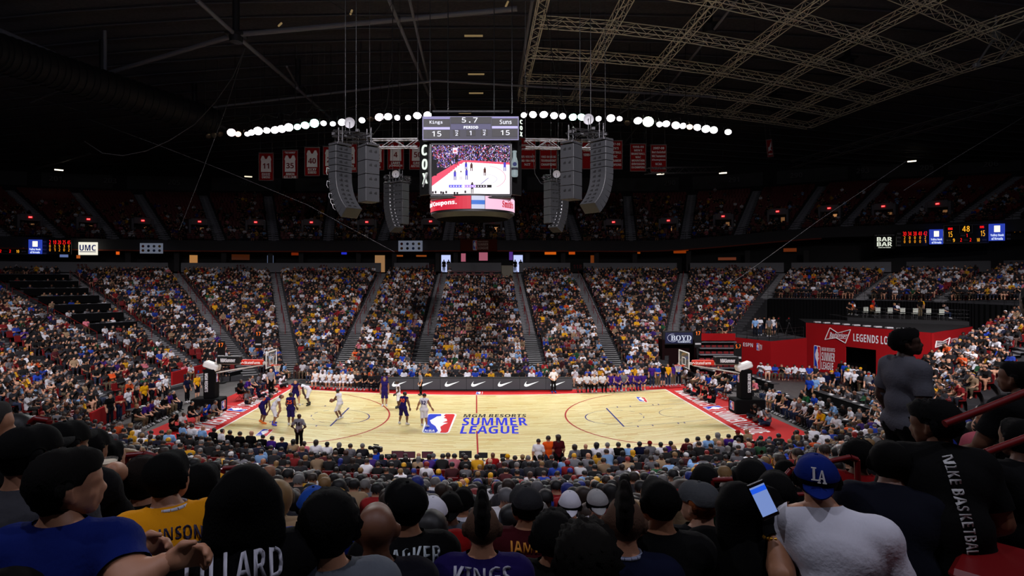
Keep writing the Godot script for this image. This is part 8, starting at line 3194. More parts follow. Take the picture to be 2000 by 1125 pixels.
	for sx in [-1.5, 1.5]:
		var lm := MB.new()
		lm.tube(Vector3(sx, 0, 0), Vector3(sx, 0.9, 0), 0.04, 6)
		part(wt, "leg", lm.done(), mat(Color(0.05, 0.05, 0.05)))
	var eq := MB.new()
	for i in 9:
		eq.cbox(Vector3(-1.4 + i * 0.35, 1.0, 0.2 * sin(i * 2.0)), Vector3(0.2, 0.15 + 0.1 * (i % 3), 0.2), 0.03)
	part(wt, "gear", eq.done(), mat(Color(0.05, 0.05, 0.055), 0.5))

func rails(o: Node, pts: Array, h: float) -> void:
	var m := MB.new()
	for i in pts.size() - 1:
		var a: Vector3 = pts[i]
		var b: Vector3 = pts[i + 1]
		for k in [1.0, 0.66, 0.33]:
			m.tube(a + Vector3(0, h * k, 0), b + Vector3(0, h * k, 0), 0.022, 4, -1.0, false)
		var n := maxi(1, int((b - a).length() / 1.2))
		for j in n + 1:
			var p := a.lerp(b, float(j) / n)
			m.tube(p, p + Vector3(0, h, 0), 0.022, 4)
	part(o, "railing", m.done(), mat(Color(0.02, 0.02, 0.022), 0.5))

func tripod_camera(p: Vector3, label: String, dir: Vector3) -> void:
	var o := thing("tripod_camera", label, "video camera", facing(p, dir))
	var m := MB.new()
	for i in 3:
		var g := TAU * i / 3.0
		m.tube(Vector3(cos(g) * 0.5, 0, sin(g) * 0.5), Vector3(0, 1.3, 0), 0.025, 5)
	part(o, "tripod", m.done(), mat(Color(0.03, 0.03, 0.03), 0.5))
	m = MB.new()
	m.cbox(Vector3(0, 1.5, 0), Vector3(0.24, 0.28, 0.5), 0.03)
	m.cbox(Vector3(0, 1.72, -0.1), Vector3(0.2, 0.14, 0.14), 0.02)
	part(o, "body", m.done(), mat(Color(0.03, 0.03, 0.033), 0.4))
	m = MB.new()
	m.lathe(Vector3(0, 1.5, 0.25), Vector3(0, 0, 1), [Vector2(0.09, 0), Vector2(0.10, 0.3), Vector2(0.12, 0.32), Vector2(0.12, 0.42), Vector2(0, 0.4)], 12)
	part(o, "lens", m.done(), mat(Color(0.05, 0.05, 0.05), 0.3))
	m = MB.new()
	m.cbox(Vector3(0.05, 1.68, 0.26), Vector3(0.05, 0.04, 0.02), 0.008)
	part(o, "tally_lamp", m.done(), glow(Color(1.0, 0.08, 0.05), 1.2))

func director_chair(p: Vector3, label: String, k: int) -> void:
	var o := thing("director_chair", label, "chair", at(p, -0.5 + k * 0.5), "director chairs on the low platform")
	var wood := mat(Color(0.72, 0.52, 0.14), 0.5)
	var m := MB.new()
	for sx in [-0.28, 0.28]:
		for sz in [-1.0, 1.0]:
			m.tube(Vector3(sx, 0, -0.25 * sz), Vector3(sx, 0.8, 0.25 * sz), 0.025, 5)
		m.tube(Vector3(sx, 0.0, -0.27), Vector3(sx, 0.0, 0.27), 0.025, 5)
		m.tube(Vector3(sx, 0.8, -0.25), Vector3(sx, 1.3, -0.27), 0.025, 5)
		m.cbox(Vector3(sx, 1.02, 0), Vector3(0.06, 0.03, 0.5), 0.01)
	m.tube(Vector3(-0.28, 0.3, 0.1), Vector3(0.28, 0.3, 0.1), 0.02, 5)
	part(o, "frame", m.done(), wood)
	m = MB.new()
	m.cbox(Vector3(0, 0.8, 0), Vector3(0.54, 0.03, 0.46), 0.01)
	part(o, "seat", m.done(), cloth(Color(0.03, 0.03, 0.03)))
	m = MB.new()
	m.cbox(Vector3(0, 1.2, -0.27), Vector3(0.54, 0.2, 0.025), 0.01)
	part(o, "backrest", m.done(), cloth(Color(0.55, 0.4, 0.12)))

# ---------- the people close to the seat of the photograph ----------
var hero_at := []
var head_cache := {}

func hero_head(style: String) -> Dictionary:
	if head_cache.has(style):
		return head_cache[style]
	var b := [
		[Vector3(0, 0.035, -0.028), Vector3(0, 0.032, 0.022), 0.080, 0.073, Z_HEAD], [Vector3(0, 0.05, 0.04), Vector3(0, 0.03, 0.045), 0.052, 0.050, Z_HEAD],
		[Vector3(0.032, -0.028, 0.048), Vector3(0.03, -0.05, 0.045), 0.032, 0.028, Z_SKIN], [Vector3(-0.032, -0.028, 0.048), Vector3(-0.03, -0.05, 0.045), 0.032, 0.028, Z_SKIN],
		[Vector3(0.047, -0.03, 0.0), Vector3(0.02, -0.076, 0.052), 0.024, 0.022, Z_SKIN], [Vector3(-0.047, -0.03, 0.0), Vector3(-0.02, -0.076, 0.052), 0.024, 0.022, Z_SKIN],
		[Vector3(0, -0.05, 0.03), Vector3(0, -0.086, 0.068), 0.04, 0.02, Z_SKIN], [Vector3(0, 0.006, 0.086), Vector3(0, -0.024, 0.106), 0.008, 0.012, Z_SKIN],
		[Vector3(0.014, -0.028, 0.092), Vector3(-0.014, -0.028, 0.092), 0.007, 0.007, Z_SKIN], [Vector3(-0.034, 0.022, 0.078), Vector3(0.034, 0.022, 0.078), 0.009, 0.009, Z_SKIN],
		[Vector3(-0.017, -0.053, 0.088), Vector3(0.017, -0.053, 0.088), 0.007, 0.007, Z_SKIN], [Vector3(-0.014, -0.062, 0.086), Vector3(0.014, -0.062, 0.086), 0.007, 0.007, Z_SKIN],
		[Vector3(0, -0.03, -0.03), Vector3(0, -0.16, -0.035), 0.050, 0.056, Z_SKIN]]
	for s in [-1.0, 1.0]:
		b.append([Vector3(s * 0.078, -0.028, -0.004), Vector3(s * 0.086, 0.012, -0.018), 0.007, 0.012, Z_SKIN])
		b.append([Vector3(s * 0.088, 0.02, -0.02), Vector3(s * 0.086, -0.01, -0.026), 0.010, 0.008, Z_SKIN])
	var d := field(b, 0.0072, 110.0)
	var out := {"data": d}
	# margin of the hair: above a hairline that drops behind the ears to the nape
	var line := func(p: Vector3, front: float, nape: float) -> float:
		var edge := lerpf(nape, front, smoothstep(-0.03, 0.055, p.z))
		if absf(p.x) > 0.06 and p.z > -0.03:
			edge = maxf(edge, 0.022)
		return p.y - edge
	var sty := {"short": [0.068, -0.055, 0.015, 0.03, 0.004], "buzz": [0.070, -0.045, 0.006, 0.02, 0.001], "full": [0.055, -0.075, 0.026, 0.035, 0.006], "afro": [0.055, -0.06, 0.036, 0.04, 0.011], "bigcurly": [0.03, -0.12, 0.05, 0.05, 0.02]}
	if sty.has(style):
		var q: Array = sty[style]
		out["hair"] = cut(d, func(p, _z): return line.call(p, q[0], q[1]), q[2], q[3], q[4], 150.0)
	elif style == "long" or style == "bob":
		var dn := -0.30 if style == "long" else -0.10
		var hb := [[Vector3(0, 0.045, -0.03), Vector3(0, 0.042, 0.01), 0.094, 0.086, 1]]
		for i in 9:
			var x := -0.092 + 0.023 * i
			hb.append([Vector3(x * 0.85, 0.02, -0.055), Vector3(x * 1.15, dn - 0.03 * sin(i * 2.3), -0.085), 0.040, 0.026, 1])
		hb.append([Vector3(0.085, 0.02, -0.015), Vector3(0.10, dn + 0.03, -0.035), 0.024, 0.022, 1])
		hb.append([Vector3(-0.085, 0.02, -0.015), Vector3(-0.10, dn + 0.03, -0.035), 0.024, 0.022, 1])
		out["hair"] = shell(field(hb, 0.012, 70.0), everything, 0.0, 0.004)
	elif style == "mohawk":
		var mb := []
		for i in 10:
			var g := lerpf(-0.75, 1.9, i / 9.0)
			var dd := Vector3(0, cos(g), -sin(g))
			var top: float = [0.10, 0.13, 0.155, 0.165, 0.165, 0.155, 0.14, 0.12, 0.105, 0.095][i]
			mb.append([Vector3(0, 0.035, -0.01) + dd * 0.07, Vector3(0, 0.035, -0.01) + dd * top + Vector3(0, 0.02, 0), 0.034, 0.020, 1])
		out["hair"] = shell(field(mb, 0.009, 90.0), everything, 0.0, 0.005)
		out["side_hair"] = cut(d, func(p, _z): return line.call(p, 0.07, -0.04), 0.004, 0.01)
	elif style.begins_with("cap"):
		out["hair"] = cut(d, func(p, _z): return minf(line.call(p, 0.09, -0.05), 0.05 - p.y), 0.010, 0.015, 0.002)
		out["cap"] = cut(d, func(p, z): return p.y - 0.028 if z == Z_HEAD else -0.01, 0.015, 0.0, 0.0)
		var back := style == "capback"
		out["brim"] = brim_mesh(Vector3(0, -0.008 if back else 0.0, 0), Basis(Vector3.UP, PI) * Basis(Vector3.RIGHT, 0.35) if back else Basis(), 12)
		var bt := MB.new()
		bt.lathe(Vector3(0, 0.126, -0.005), Vector3.UP, [Vector2(0.009, 0), Vector2(0.008, 0.006), Vector2(0, 0.008)], 8)
		out["button"] = bt.done()
	var ey := MB.new()
	for s in [-1.0, 1.0]:
		ey.lathe(Vector3(s * 0.031, 0.003, 0.074), Vector3(0, 0, 1), [Vector2(0.013, 0), Vector2(0.010, 0.008), Vector2(0, 0.011)], 8)
	out["eyes"] = ey.done()
	head_cache[style] = out
	return out

func hair_mat(c: Color) -> StandardMaterial3D:
	var key := ["hair", c]
	if not mats.has(key):
		var m := StandardMaterial3D.new()
		m.albedo_color = c
		m.roughness = 0.9
		m.metallic_specular = 0.25
		m.normal_enabled = true
		m.normal_texture = noise_tex("strands", 0.06, 256, true)
		m.normal_scale = 0.8
		m.uv1_triplanar = true
		m.uv1_scale = Vector3(14, 4, 14)
		mats[key] = m
	return mats[key]

func hand_bones(w: Vector3, ax: Vector3, side: Vector3, curl: float) -> Array:
	# a palm and five fingers bent at the knuckles; side points to the thumb
	var n := ax.cross(side).normalized()
	var b := [[w, w + ax * 0.03, 0.027, 0.030, Z_FORE]]
	for q in 4:
		var root := w + ax * 0.085 + side * (0.030 - q * 0.020)
		b.append([w + ax * 0.025 + side * (0.016 - q * 0.011), root, 0.016, 0.013, Z_FORE])
		var l: float = [0.040, 0.046, 0.042, 0.032][q]
		var d1 := (ax * cos(curl) + n * sin(curl)).normalized()
		var d2 := (ax * cos(curl * 2.1) + n * sin(curl * 2.1)).normalized()
		var d3 := (ax * cos(curl * 2.9) + n * sin(curl * 2.9)).normalized()
		b.append([root, root + d1 * l, 0.0105, 0.0095, Z_FORE])
		b.append([root + d1 * l, root + d1 * l + d2 * l * 0.7, 0.0095, 0.0085, Z_FORE])
		b.append([root + d1 * l + d2 * l * 0.7, root + d1 * l + d2 * l * 0.7 + d3 * l * 0.5, 0.0085, 0.0075, Z_FORE])
	var th := w + ax * 0.025 + side * 0.028
	b.append([th, th + ax * 0.035 + side * 0.028 + n * 0.012, 0.014, 0.012, Z_FORE])
	b.append([th + ax * 0.035 + side * 0.028 + n * 0.012, th + ax * 0.07 + side * 0.034 + n * 0.03, 0.011, 0.009, Z_FORE])
	return b

# px, py: the middle of the head; z: how far; yaw PI looks away from us
func hero(label: String, px: float, py: float, z: float, yaw: float, o: Dictionary, c: Dictionary) -> MeshInstance3D:
	var kind: String = o.get("kind", "sit")
	var size: float = o.get("size", 1.0) * lerpf(0.97, 0.84, smoothstep(250.0, 950.0, absf(px - CX)))
	var j := skeleton(kind, o)
	yaw -= atan((px - CX) / F)
	var xf := facing(Vector3.ZERO, Vector3(sin(yaw), 0, cos(yaw)))
	xf.basis = xf.basis * Basis.from_scale(Vector3.ONE * size)
	xf.origin = P(px, py, z) - xf.basis * (j.hed as Vector3)
	var inv := xf.affine_inverse()
	var o2 := o.duplicate()
	for s in ["L", "R"]:
		if o.has("hand" + s):
			var q: Array = o["hand" + s]
			var w := inv * P(q[0], q[1], q[2])
			var sh: Vector3 = j["s" + s]
			o2["w" + s] = w
			o2["e" + s] = (sh + w) * 0.5 + Vector3((0.1 if s == "L" else -0.1), -0.14, -0.03)
			if q.size() > 3:
				var e := inv * P(q[3], q[4], q[5])
				o2["e" + s] = e
	j = skeleton(kind, o2)
	for s in ["fistL", "fistR"]:
		if o.has(s):
			j[s] = true
	var d := field(bones_of(j, true, false), 0.021)
	var hb := head_basis(j)
	var style: String = c.get("style", "short")
	var hd := hero_head(style)
	d = joined(d, hd.data, Transform3D(hb, j.hed))
	for s in ["L", "R"]:
		if o.has("fist" + s):
			var ax: Vector3 = (j["w" + s] - j["e" + s]).normalized()
			var q: Array = o["fist" + s]
			d = joined(d, field(hand_bones(j["w" + s], (inv.basis * (q[0] as Vector3)).normalized(), (inv.basis * (q[1] as Vector3)).normalized(), q[2]), 0.0045, 160.0))
	var sleeves: bool = c.get("sleeves", true)
	var n := solo("person", shell(d, everything), skin(c.get("skin", SKINS[1])), label, "person", xf)
	var sh := part(n, "shirt", cut(d, shirt_margin(j, o.get("hem", 0.74) if sleeves else 0.05), 0.014, 0.0, 0.004, 42.0), cloth(c.get("shirt", Color.BLACK)))
	if c.has("sleeve"):
		part(n, "undershirt", cut(d, shirt_margin(j, 0.74), 0.008, 0.0, 0.003, 42.0), cloth(c.sleeve))
	if c.has("collar"):
		var cl := MB.new()
		var up: Vector3 = (j.nek - j.che).normalized()
		var pts := []
		for i in 17:
			pts.append(j.nek + up * 0.046 + Basis(Vector3.UP, TAU * i / 16) * Vector3(0.072, 0, 0) * Vector3(1.0, 1, 0.95) + Vector3(0, 0, -0.005))
		cl.path(pts, 0.010, 6)
		part(sh, "collar", cl.done(), cloth(c.collar))
	part(n, "trousers", shell(d, func(_p, zz): return zz in [Z_HIP, Z_THIGH, Z_SHIN], 0.012, 0.002), cloth(c.get("trousers", Color(0.03, 0.03, 0.04))))
	part(n, "shoes", shell(d, func(_p, zz): return zz == Z_FOOT, 0.012), mat(Color(0.1, 0.1, 0.1)))
	var hx := Transform3D(hb, j.hed)
	var hair := hair_mat(c.get("hair", Color(0.014, 0.012, 0.012)))
	for q in ["hair", "side_hair", "eyes"]:
		if hd.has(q):
			part(n, q, hd[q], mat(Color(0.03, 0.02, 0.02), 0.2) if q == "eyes" else (hair if q == "hair" else hair_mat((c.get("skin", SKINS[1]) as Color).lerp(Color(0.03, 0.03, 0.03), 0.6))), hx)
	if hd.has("cap"):
		var cp := part(n, "cap", hd.cap, cloth(c.get("cap", Color(0.02, 0.02, 0.02))), hx)
		part(cp, "brim", hd.brim, cloth(c.get("brim", c.get("cap", Color(0.02, 0.02, 0.02)))))
		part(cp, "button", hd.button, cloth(c.get("button", c.get("cap", Color(0.02, 0.02, 0.02)))))
	for t in c.get("back", []):
		# lettering that follows the back: text, width, height, x, y above the hips, colour, droop, upright turn
		var rows := {}
		for i in d.v.size():
			if d.z[i] == Z_TORSO or d.z[i] == Z_HIP:
				var key := Vector2i(int(floor(d.v[i].x / 0.03)), int(floor(d.v[i].y / 0.03)))
				rows[key] = minf(rows.get(key, 9.0), d.v[i].z)
		var droop: float = t[6] if t.size() > 6 else 0.0
		var turned: float = t[7] if t.size() > 7 else 0.0
		var ctr := Vector2(t[3], j.pel.y + t[4])
		var f := func(p: Vector3) -> Vector3:
			var q := Vector2(p.x, p.y).rotated(turned)
			var x: float = -(q.x + ctr.x)
			var y: float = q.y + ctr.y - droop * q.x * q.x
			var zz := 0.0
			var k := 0.0
			for ax in [-1, 0, 1]:
				for ay in [-1, 0, 1]:
					var key := Vector2i(int(floor(x / 0.03)) + ax, int(floor(y / 0.03)) + ay)
					if rows.has(key):
						zz += rows[key]
						k += 1.0
			return Vector3(x, y, (zz / k if k > 0 else -0.1) - 0.024 - p.z)
		part(sh, "lettering", bent_text(t[0], t[1], t[2], 0.003, f), mat(t[5], 0.7))
	hero_at.append(xf.origin)
	return n

func build_heroes() -> void:
	var A := PI
	var wht := Color(0.8, 0.8, 0.84)
	# left
	hero("grey-haired man at the picture's left edge, face in profile", -26, 838, 2.3, A - 0.4, {"turn": -0.8}, {"skin": SKINS[1], "hair": Color(0.2, 0.19, 0.18), "shirt": Color(0.04, 0.04, 0.04)})
	hero("man in black cap and grey striped tee at the left edge", 58, 892, 2.0, A - 0.5, {"turn": -0.6}, {"skin": SKINS[1], "style": "cap", "shirt": Color(0.24, 0.24, 0.26)})
	hero("person in black cap behind the striped tee, looking right", 128, 872, 2.5, A - 0.4, {"turn": -0.5}, {"skin": SKINS[2], "style": "cap", "shirt": Color(0.05, 0.05, 0.06)})
	hero("person in black cap bending low between the left edge and the blue tee", 176, 880, 3.0, A - 0.4, {"turn": -0.3}, {"skin": SKINS[2], "style": "cap", "shirt": Color(0.06, 0.06, 0.07)})
	hero("dark-clothed person filling the lower left corner", -110, 1060, 1.5, A - 0.2, {"turn": -0.2}, {"skin": SKINS[2], "style": "full", "shirt": Color(0.05, 0.045, 0.045)})
	hero("dark-haired man in plain blue tee, face in right profile, at the lower left", 134, 952, 1.78, A - 0.45, {"turn": -0.95, "handR": [322, 1100, 1.72, 250, 1150, 1.66], "handL": [262, 1066, 1.95, 200, 1125, 1.9], "hem": 0.6, "fistL": [Vector3(0.6, -0.2, -0.5), Vector3(0, 1, 0.2), 0.7], "fistR": [Vector3(0.8, 0.1, -0.5), Vector3(0, 1, 0.2), 0.6]}, {"skin": SKINS[1], "style": "full", "hair": Color(0.03, 0.022, 0.018), "shirt": Color(0.035, 0.10, 0.36)})
	hero("person in white jersey leaning aside with a cup of beer", 212, 902, 3.2, A - 0.4, {"lean": 0.2, "handR": [228, 925, 2.75, 246, 940, 3.0], "turn": -0.3}, {"skin": SKINS[1], "style": "short", "shirt": wht, "back": [["SUDO", 0.2, 0.06, 0.0, 0.47, Color(0.05, 0.05, 0.06)]]})
	hero("curly brown-haired person between the beer and the yellow jersey", 278, 940, 2.9, A, {}, {"style": "full", "hair": Color(0.08, 0.055, 0.04), "shirt": Color(0.03, 0.03, 0.03)})
	hero("black-haired man in yellow basketball jersey over a teal tee", 330, 936, 2.45, A + 0.05, {"turn": -0.6, "lean": 0.1}, {"skin": SKINS[1], "style": "short", "sleeves": false, "collar": Color(0.75, 0.75, 0.8), "shirt": Color(0.85, 0.56, 0.05), "sleeve": Color(0.10, 0.36, 0.44), "back": [["JOHNSON", 0.27, 0.065, -0.01, 0.50, Color(0.08, 0.06, 0.22), 1.3], ["32", 0.2, 0.15, 0.0, 0.28, Color(0.08, 0.06, 0.22)]]})
	hero("black-haired person in dark navy top looking at a phone, beside the yellow jersey", 392, 955, 2.75, A - 0.2, {"turn": -0.3, "nod": 0.2}, {"skin": SKINS[1], "shirt": Color(0.07, 0.05, 0.18)})
	hero("person in yellow cap half hidden by the long-haired person in black", 422, 968, 3.2, A + 0.2, {}, {"style": "cap", "cap": Color(0.80, 0.56, 0.05), "hair": Color(0.4, 0.3, 0.18)})
	hero("long-haired person in black jersey lettered LILLARD, grey sleeves", 478, 980, 1.95, A, {}, {"skin": SKINS[2], "style": "bob", "hair": Color(0.012, 0.011, 0.011), "sleeves": false, "shirt": Color(0.014, 0.014, 0.02), "sleeve": Color(0.25, 0.27, 0.32), "back": [["LILLARD", 0.30, 0.085, -0.03, 0.535, Color(0.75, 0.75, 0.80), 0.4], ["0", 0.13, 0.16, 0.0, 0.3, Color(0.75, 0.75, 0.80)]]})
	# middle
	hero("black-haired person in heather grey tee low in the middle left", 641, 1032, 2.05, A, {"nod": 0.1}, {"skin": SKINS[1], "style": "full", "shirt": Color(0.36, 0.38, 0.41)})
	hero("person in bright blue cap and blue tee before the grey tee", 612, 990, 3.6, A - 0.1, {}, {"skin": SKINS[1], "style": "capback", "cap": Color(0.10, 0.26, 0.58), "button": Color(0.02, 0.02, 0.05), "shirt": Color(0.07, 0.20, 0.58)})
	hero("bald brown-skinned man in dark top low in the middle", 735, 1038, 2.4, A, {"fat": 1.1}, {"skin": SKINS[3], "style": "bald", "shirt": Color(0.06, 0.06, 0.09)})
	hero("man in black cap and black tee lettered PARKER", 791, 990, 2.7, A, {"turn": 0.5, "nod": -0.15, "fat": 1.1}, {"skin": SKINS[2], "style": "cap", "cap": Color(0.02, 0.02, 0.022), "brim": Color(0.13, 0.13, 0.14), "shirt": Color(0.022, 0.024, 0.028), "back": [["PARKER", 0.27, 0.065, 0.03, 0.525, Color(0.70, 0.74, 0.76)], ["9", 0.13, 0.16, 0.03, 0.34, Color(0.35, 0.36, 0.38)]]})
	hero("person in white cap worn backwards and red tee", 846, 1006, 4.0, A + 0.2, {"fat": 1.1}, {"skin": SKINS[2], "style": "capback", "cap": wht, "shirt": Color(0.50, 0.05, 0.05)})
	hero("person in black cap and grey tee beside the red tee", 879, 992, 4.6, A, {}, {"skin": SKINS[3], "style": "capback", "shirt": Color(0.30, 0.31, 0.34)})
	hero("black-haired person in white tee behind the black cap, centre", 905, 980, 5.2, A - 0.2, {}, {"skin": SKINS[2], "shirt": wht})
	hero("child with a tall mohawk in purple jersey lettered KINGS", 942, 1034, 2.6, A, {"size": 0.9}, {"skin": SKINS[1], "style": "mohawk", "hair": Color(0.03, 0.025, 0.022), "shirt": Color(0.10, 0.06, 0.28), "back": [["KINGS", 0.28, 0.075, 0.0, 0.53, Color(0.7, 0.7, 0.75)]]})
	hero("person in grey flat cap and maroon jersey lettered JAMES 23", 1026, 990, 3.5, A + 0.1, {"turn": 0.4}, {"skin": SKINS[2], "style": "cap", "cap": Color(0.16, 0.16, 0.17), "sleeves": false, "shirt": Color(0.22, 0.03, 0.06), "back": [["JAMES", 0.23, 0.065, 0.0, 0.51, Color(0.75, 0.48, 0.10)], ["23", 0.20, 0.17, 0.0, 0.345, Color(0.75, 0.48, 0.10)]]})
	hero("black curly-haired person before the maroon jersey", 1082, 1052, 3.0, A - 0.1, {}, {"skin": SKINS[2], "style": "afro", "hair": Color(0.02, 0.018, 0.018), "shirt": Color(0.03, 0.03, 0.03)})
	hero("person with a big mass of dark curls low in the middle", 1146, 1098, 2.3, A, {}, {"skin": SKINS[1], "style": "bigcurly", "hair": Color(0.05, 0.04, 0.03), "shirt": Color(0.02, 0.02, 0.02)})
	hero("person in white cap and purple jersey with yellow collar", 1113, 988, 5.0, A, {"fat": 1.1}, {"skin": SKINS[1], "style": "capback", "cap": wht, "shirt": Color(0.13, 0.09, 0.36), "collar": Color(0.8, 0.58, 0.1)})
	hero("person in white and grey cap and white jersey, right of the purple jersey", 1166, 984, 5.2, A + 0.2, {}, {"skin": SKINS[1], "style": "capback", "cap": Color(0.6, 0.6, 0.6), "shirt": wht, "back": [["BALL", 0.24, 0.08, 0.0, 0.47, Color(0.8, 0.58, 0.1)]]})
	hero("man with mohawk and dark blue white-trimmed jersey, low in the middle right", 1220, 1024, 2.6, A, {"size": 1.0}, {"skin": SKINS[1], "style": "mohawk", "hair": Color(0.06, 0.045, 0.035), "sleeves": false, "shirt": Color(0.03, 0.05, 0.14), "collar": Color(0.5, 0.52, 0.6)})
	hero("short-haired person in black tee right of the mohawk", 1286, 985, 2.7, A + 0.1, {"turn": 0.35}, {"skin": SKINS[2], "style": "buzz", "shirt": Color(0.025, 0.025, 0.028)})
	hero("bearded person in red and grey mesh cap looking left", 1364, 985, 3.1, A + 0.3, {"turn": 0.7}, {"skin": SKINS[0], "style": "cap", "cap": Color(0.26, 0.27, 0.28), "brim": Color(0.42, 0.05, 0.05), "hair": Color(0.4, 0.2, 0.08), "shirt": Color(0.05, 0.05, 0.06)})
	hero("grey-haired person in tan shirt behind the mesh cap", 1376, 940, 4.3, A, {}, {"skin": SKINS[1], "hair": Color(0.06, 0.06, 0.06), "shirt": Color(0.5, 0.42, 0.32)})
	hero("dark-haired person in green top before the phone", 1468, 935, 3.5, A, {}, {"skin": SKINS[1], "hair": Color(0.05, 0.05, 0.05), "shirt": Color(0.04, 0.20, 0.13)})
	hero("person in bright blue tee right of the phone", 1515, 965, 3.0, A, {"fat": 1.15}, {"skin": SKINS[1], "hair": Color(0.04, 0.04, 0.04), "shirt": Color(0.06, 0.18, 0.5)})
	hero("long-haired woman in black holding up a lit phone", 1440, 990, 2.8, A + 0.1, {"turn": 0.3, "handR": [1510, 1030, 2.6, 1528, 1125, 2.45], "fistR": [Vector3(0.05, 1, -0.25), Vector3(0.9, 0.1, -0.1), 0.35]}, {"skin": SKINS[2], "style": "long", "hair": Color(0.014, 0.012, 0.012), "shirt": Color(0.02, 0.02, 0.022)})
	# right
	var blue_cap := hero("man in blue cap with white letters, worn backwards, and white tee", 1594, 938, 2.55, A, {"turn": 0.1, "lean": 0.15, "hed": Vector3(0.085, 1.225, 0.10), "nek": Vector3(0.03, 1.07, 0.05)}, {"skin": SKINS[1], "style": "capback", "cap": Color(0.04, 0.12, 0.40), "shirt": wht})
	for q in [["L", 0.014, 0.005], ["A", -0.012, -0.006]]:
		part(blue_cap.get_node("cap"), "lettering", text_mesh(q[0], 0.038, 0.060, 0.006, "Droid Serif"), mat(Color(0.85, 0.85, 0.85)), Transform3D(Basis(Vector3.UP, PI) * Basis(Vector3.RIGHT, -0.15), Vector3(q[1], 0.062 + q[2], -0.124)))
	hero("standing man in grey tee, face lifted in right profile", 1772, 672, 4.6, A - 0.85, {"kind": "stand", "turn": -0.6, "nod": -0.2}, {"skin": SKINS[4], "style": "afro", "hair": Color(0.02, 0.018, 0.018), "shirt": Color(0.34, 0.34, 0.37)})
	hero("bearded man in black tee with white letters down his back, leaning left", 1822, 832, 2.75, A + 0.25, {"turn": 0.95, "lean": 0.38, "nod": 0.1, "fat": 1.12}, {"skin": SKINS[3], "style": "afro", "hair": Color(0.016, 0.015, 0.015), "shirt": Color(0.02, 0.02, 0.022), "back": [["NIKE BASKETBALL", 0.46, 0.05, 0.03, 0.31, Color(0.72, 0.72, 0.72), 0.0, -1.45]]})
	hero("person in dark navy top bent forward, between white tee and black tee", 1738, 908, 2.7, A + 0.1, {"lean": 0.3, "fat": 1.15}, {"skin": SKINS[3], "style": "short", "shirt": Color(0.035, 0.045, 0.09)})
	hero("dark-haired person in red tee behind the red handrail", 1678, 895, 4.0, A - 0.1, {}, {"skin": SKINS[3], "style": "afro", "shirt": Color(0.45, 0.04, 0.05)})
	hero("person in glasses and pink tee looking left, at the right edge", 1938, 818, 4.2, A + 0.6, {"turn": 0.9, "nod": 0.1}, {"skin": SKINS[1], "style": "short", "shirt": Color(0.72, 0.36, 0.40)})
	hero("person in black jersey with yellow letters and white sleeves", 1534, 925, 5.0, A + 0.1, {}, {"skin": SKINS[3], "shirt": Color(0.03, 0.03, 0.03), "sleeves": false, "sleeve": wht, "back": [["JOHNSON", 0.28, 0.07, 0.0, 0.46, Color(0.75, 0.55, 0.12)]]})
	hero("dark-clothed person at the right edge behind the handrail", 1985, 740, 3.6, A + 0.9, {"turn": 0.3}, {"skin": SKINS[3], "shirt": Color(0.03, 0.03, 0.035)})
	hero("person in black and white jacket low at the right edge", 1990, 860, 2.9, A + 0.7, {}, {"skin": SKINS[3], "shirt": Color(0.05, 0.05, 0.055), "back": [["M", 0.2, 0.16, 0.05, 0.25, Color(0.6, 0.6, 0.6)]]})
	hero("dark head cut by the upper right edge of the picture", 2026, 592, 3.2, A, {"kind": "stand", "turn": 0.6, "hed": Vector3(0.34, 1.58, 0.05), "nek": Vector3(0.16, 1.46, 0.0)}, {"skin": SKINS[4], "style": "buzz", "shirt": Color(0.02, 0.02, 0.02)})
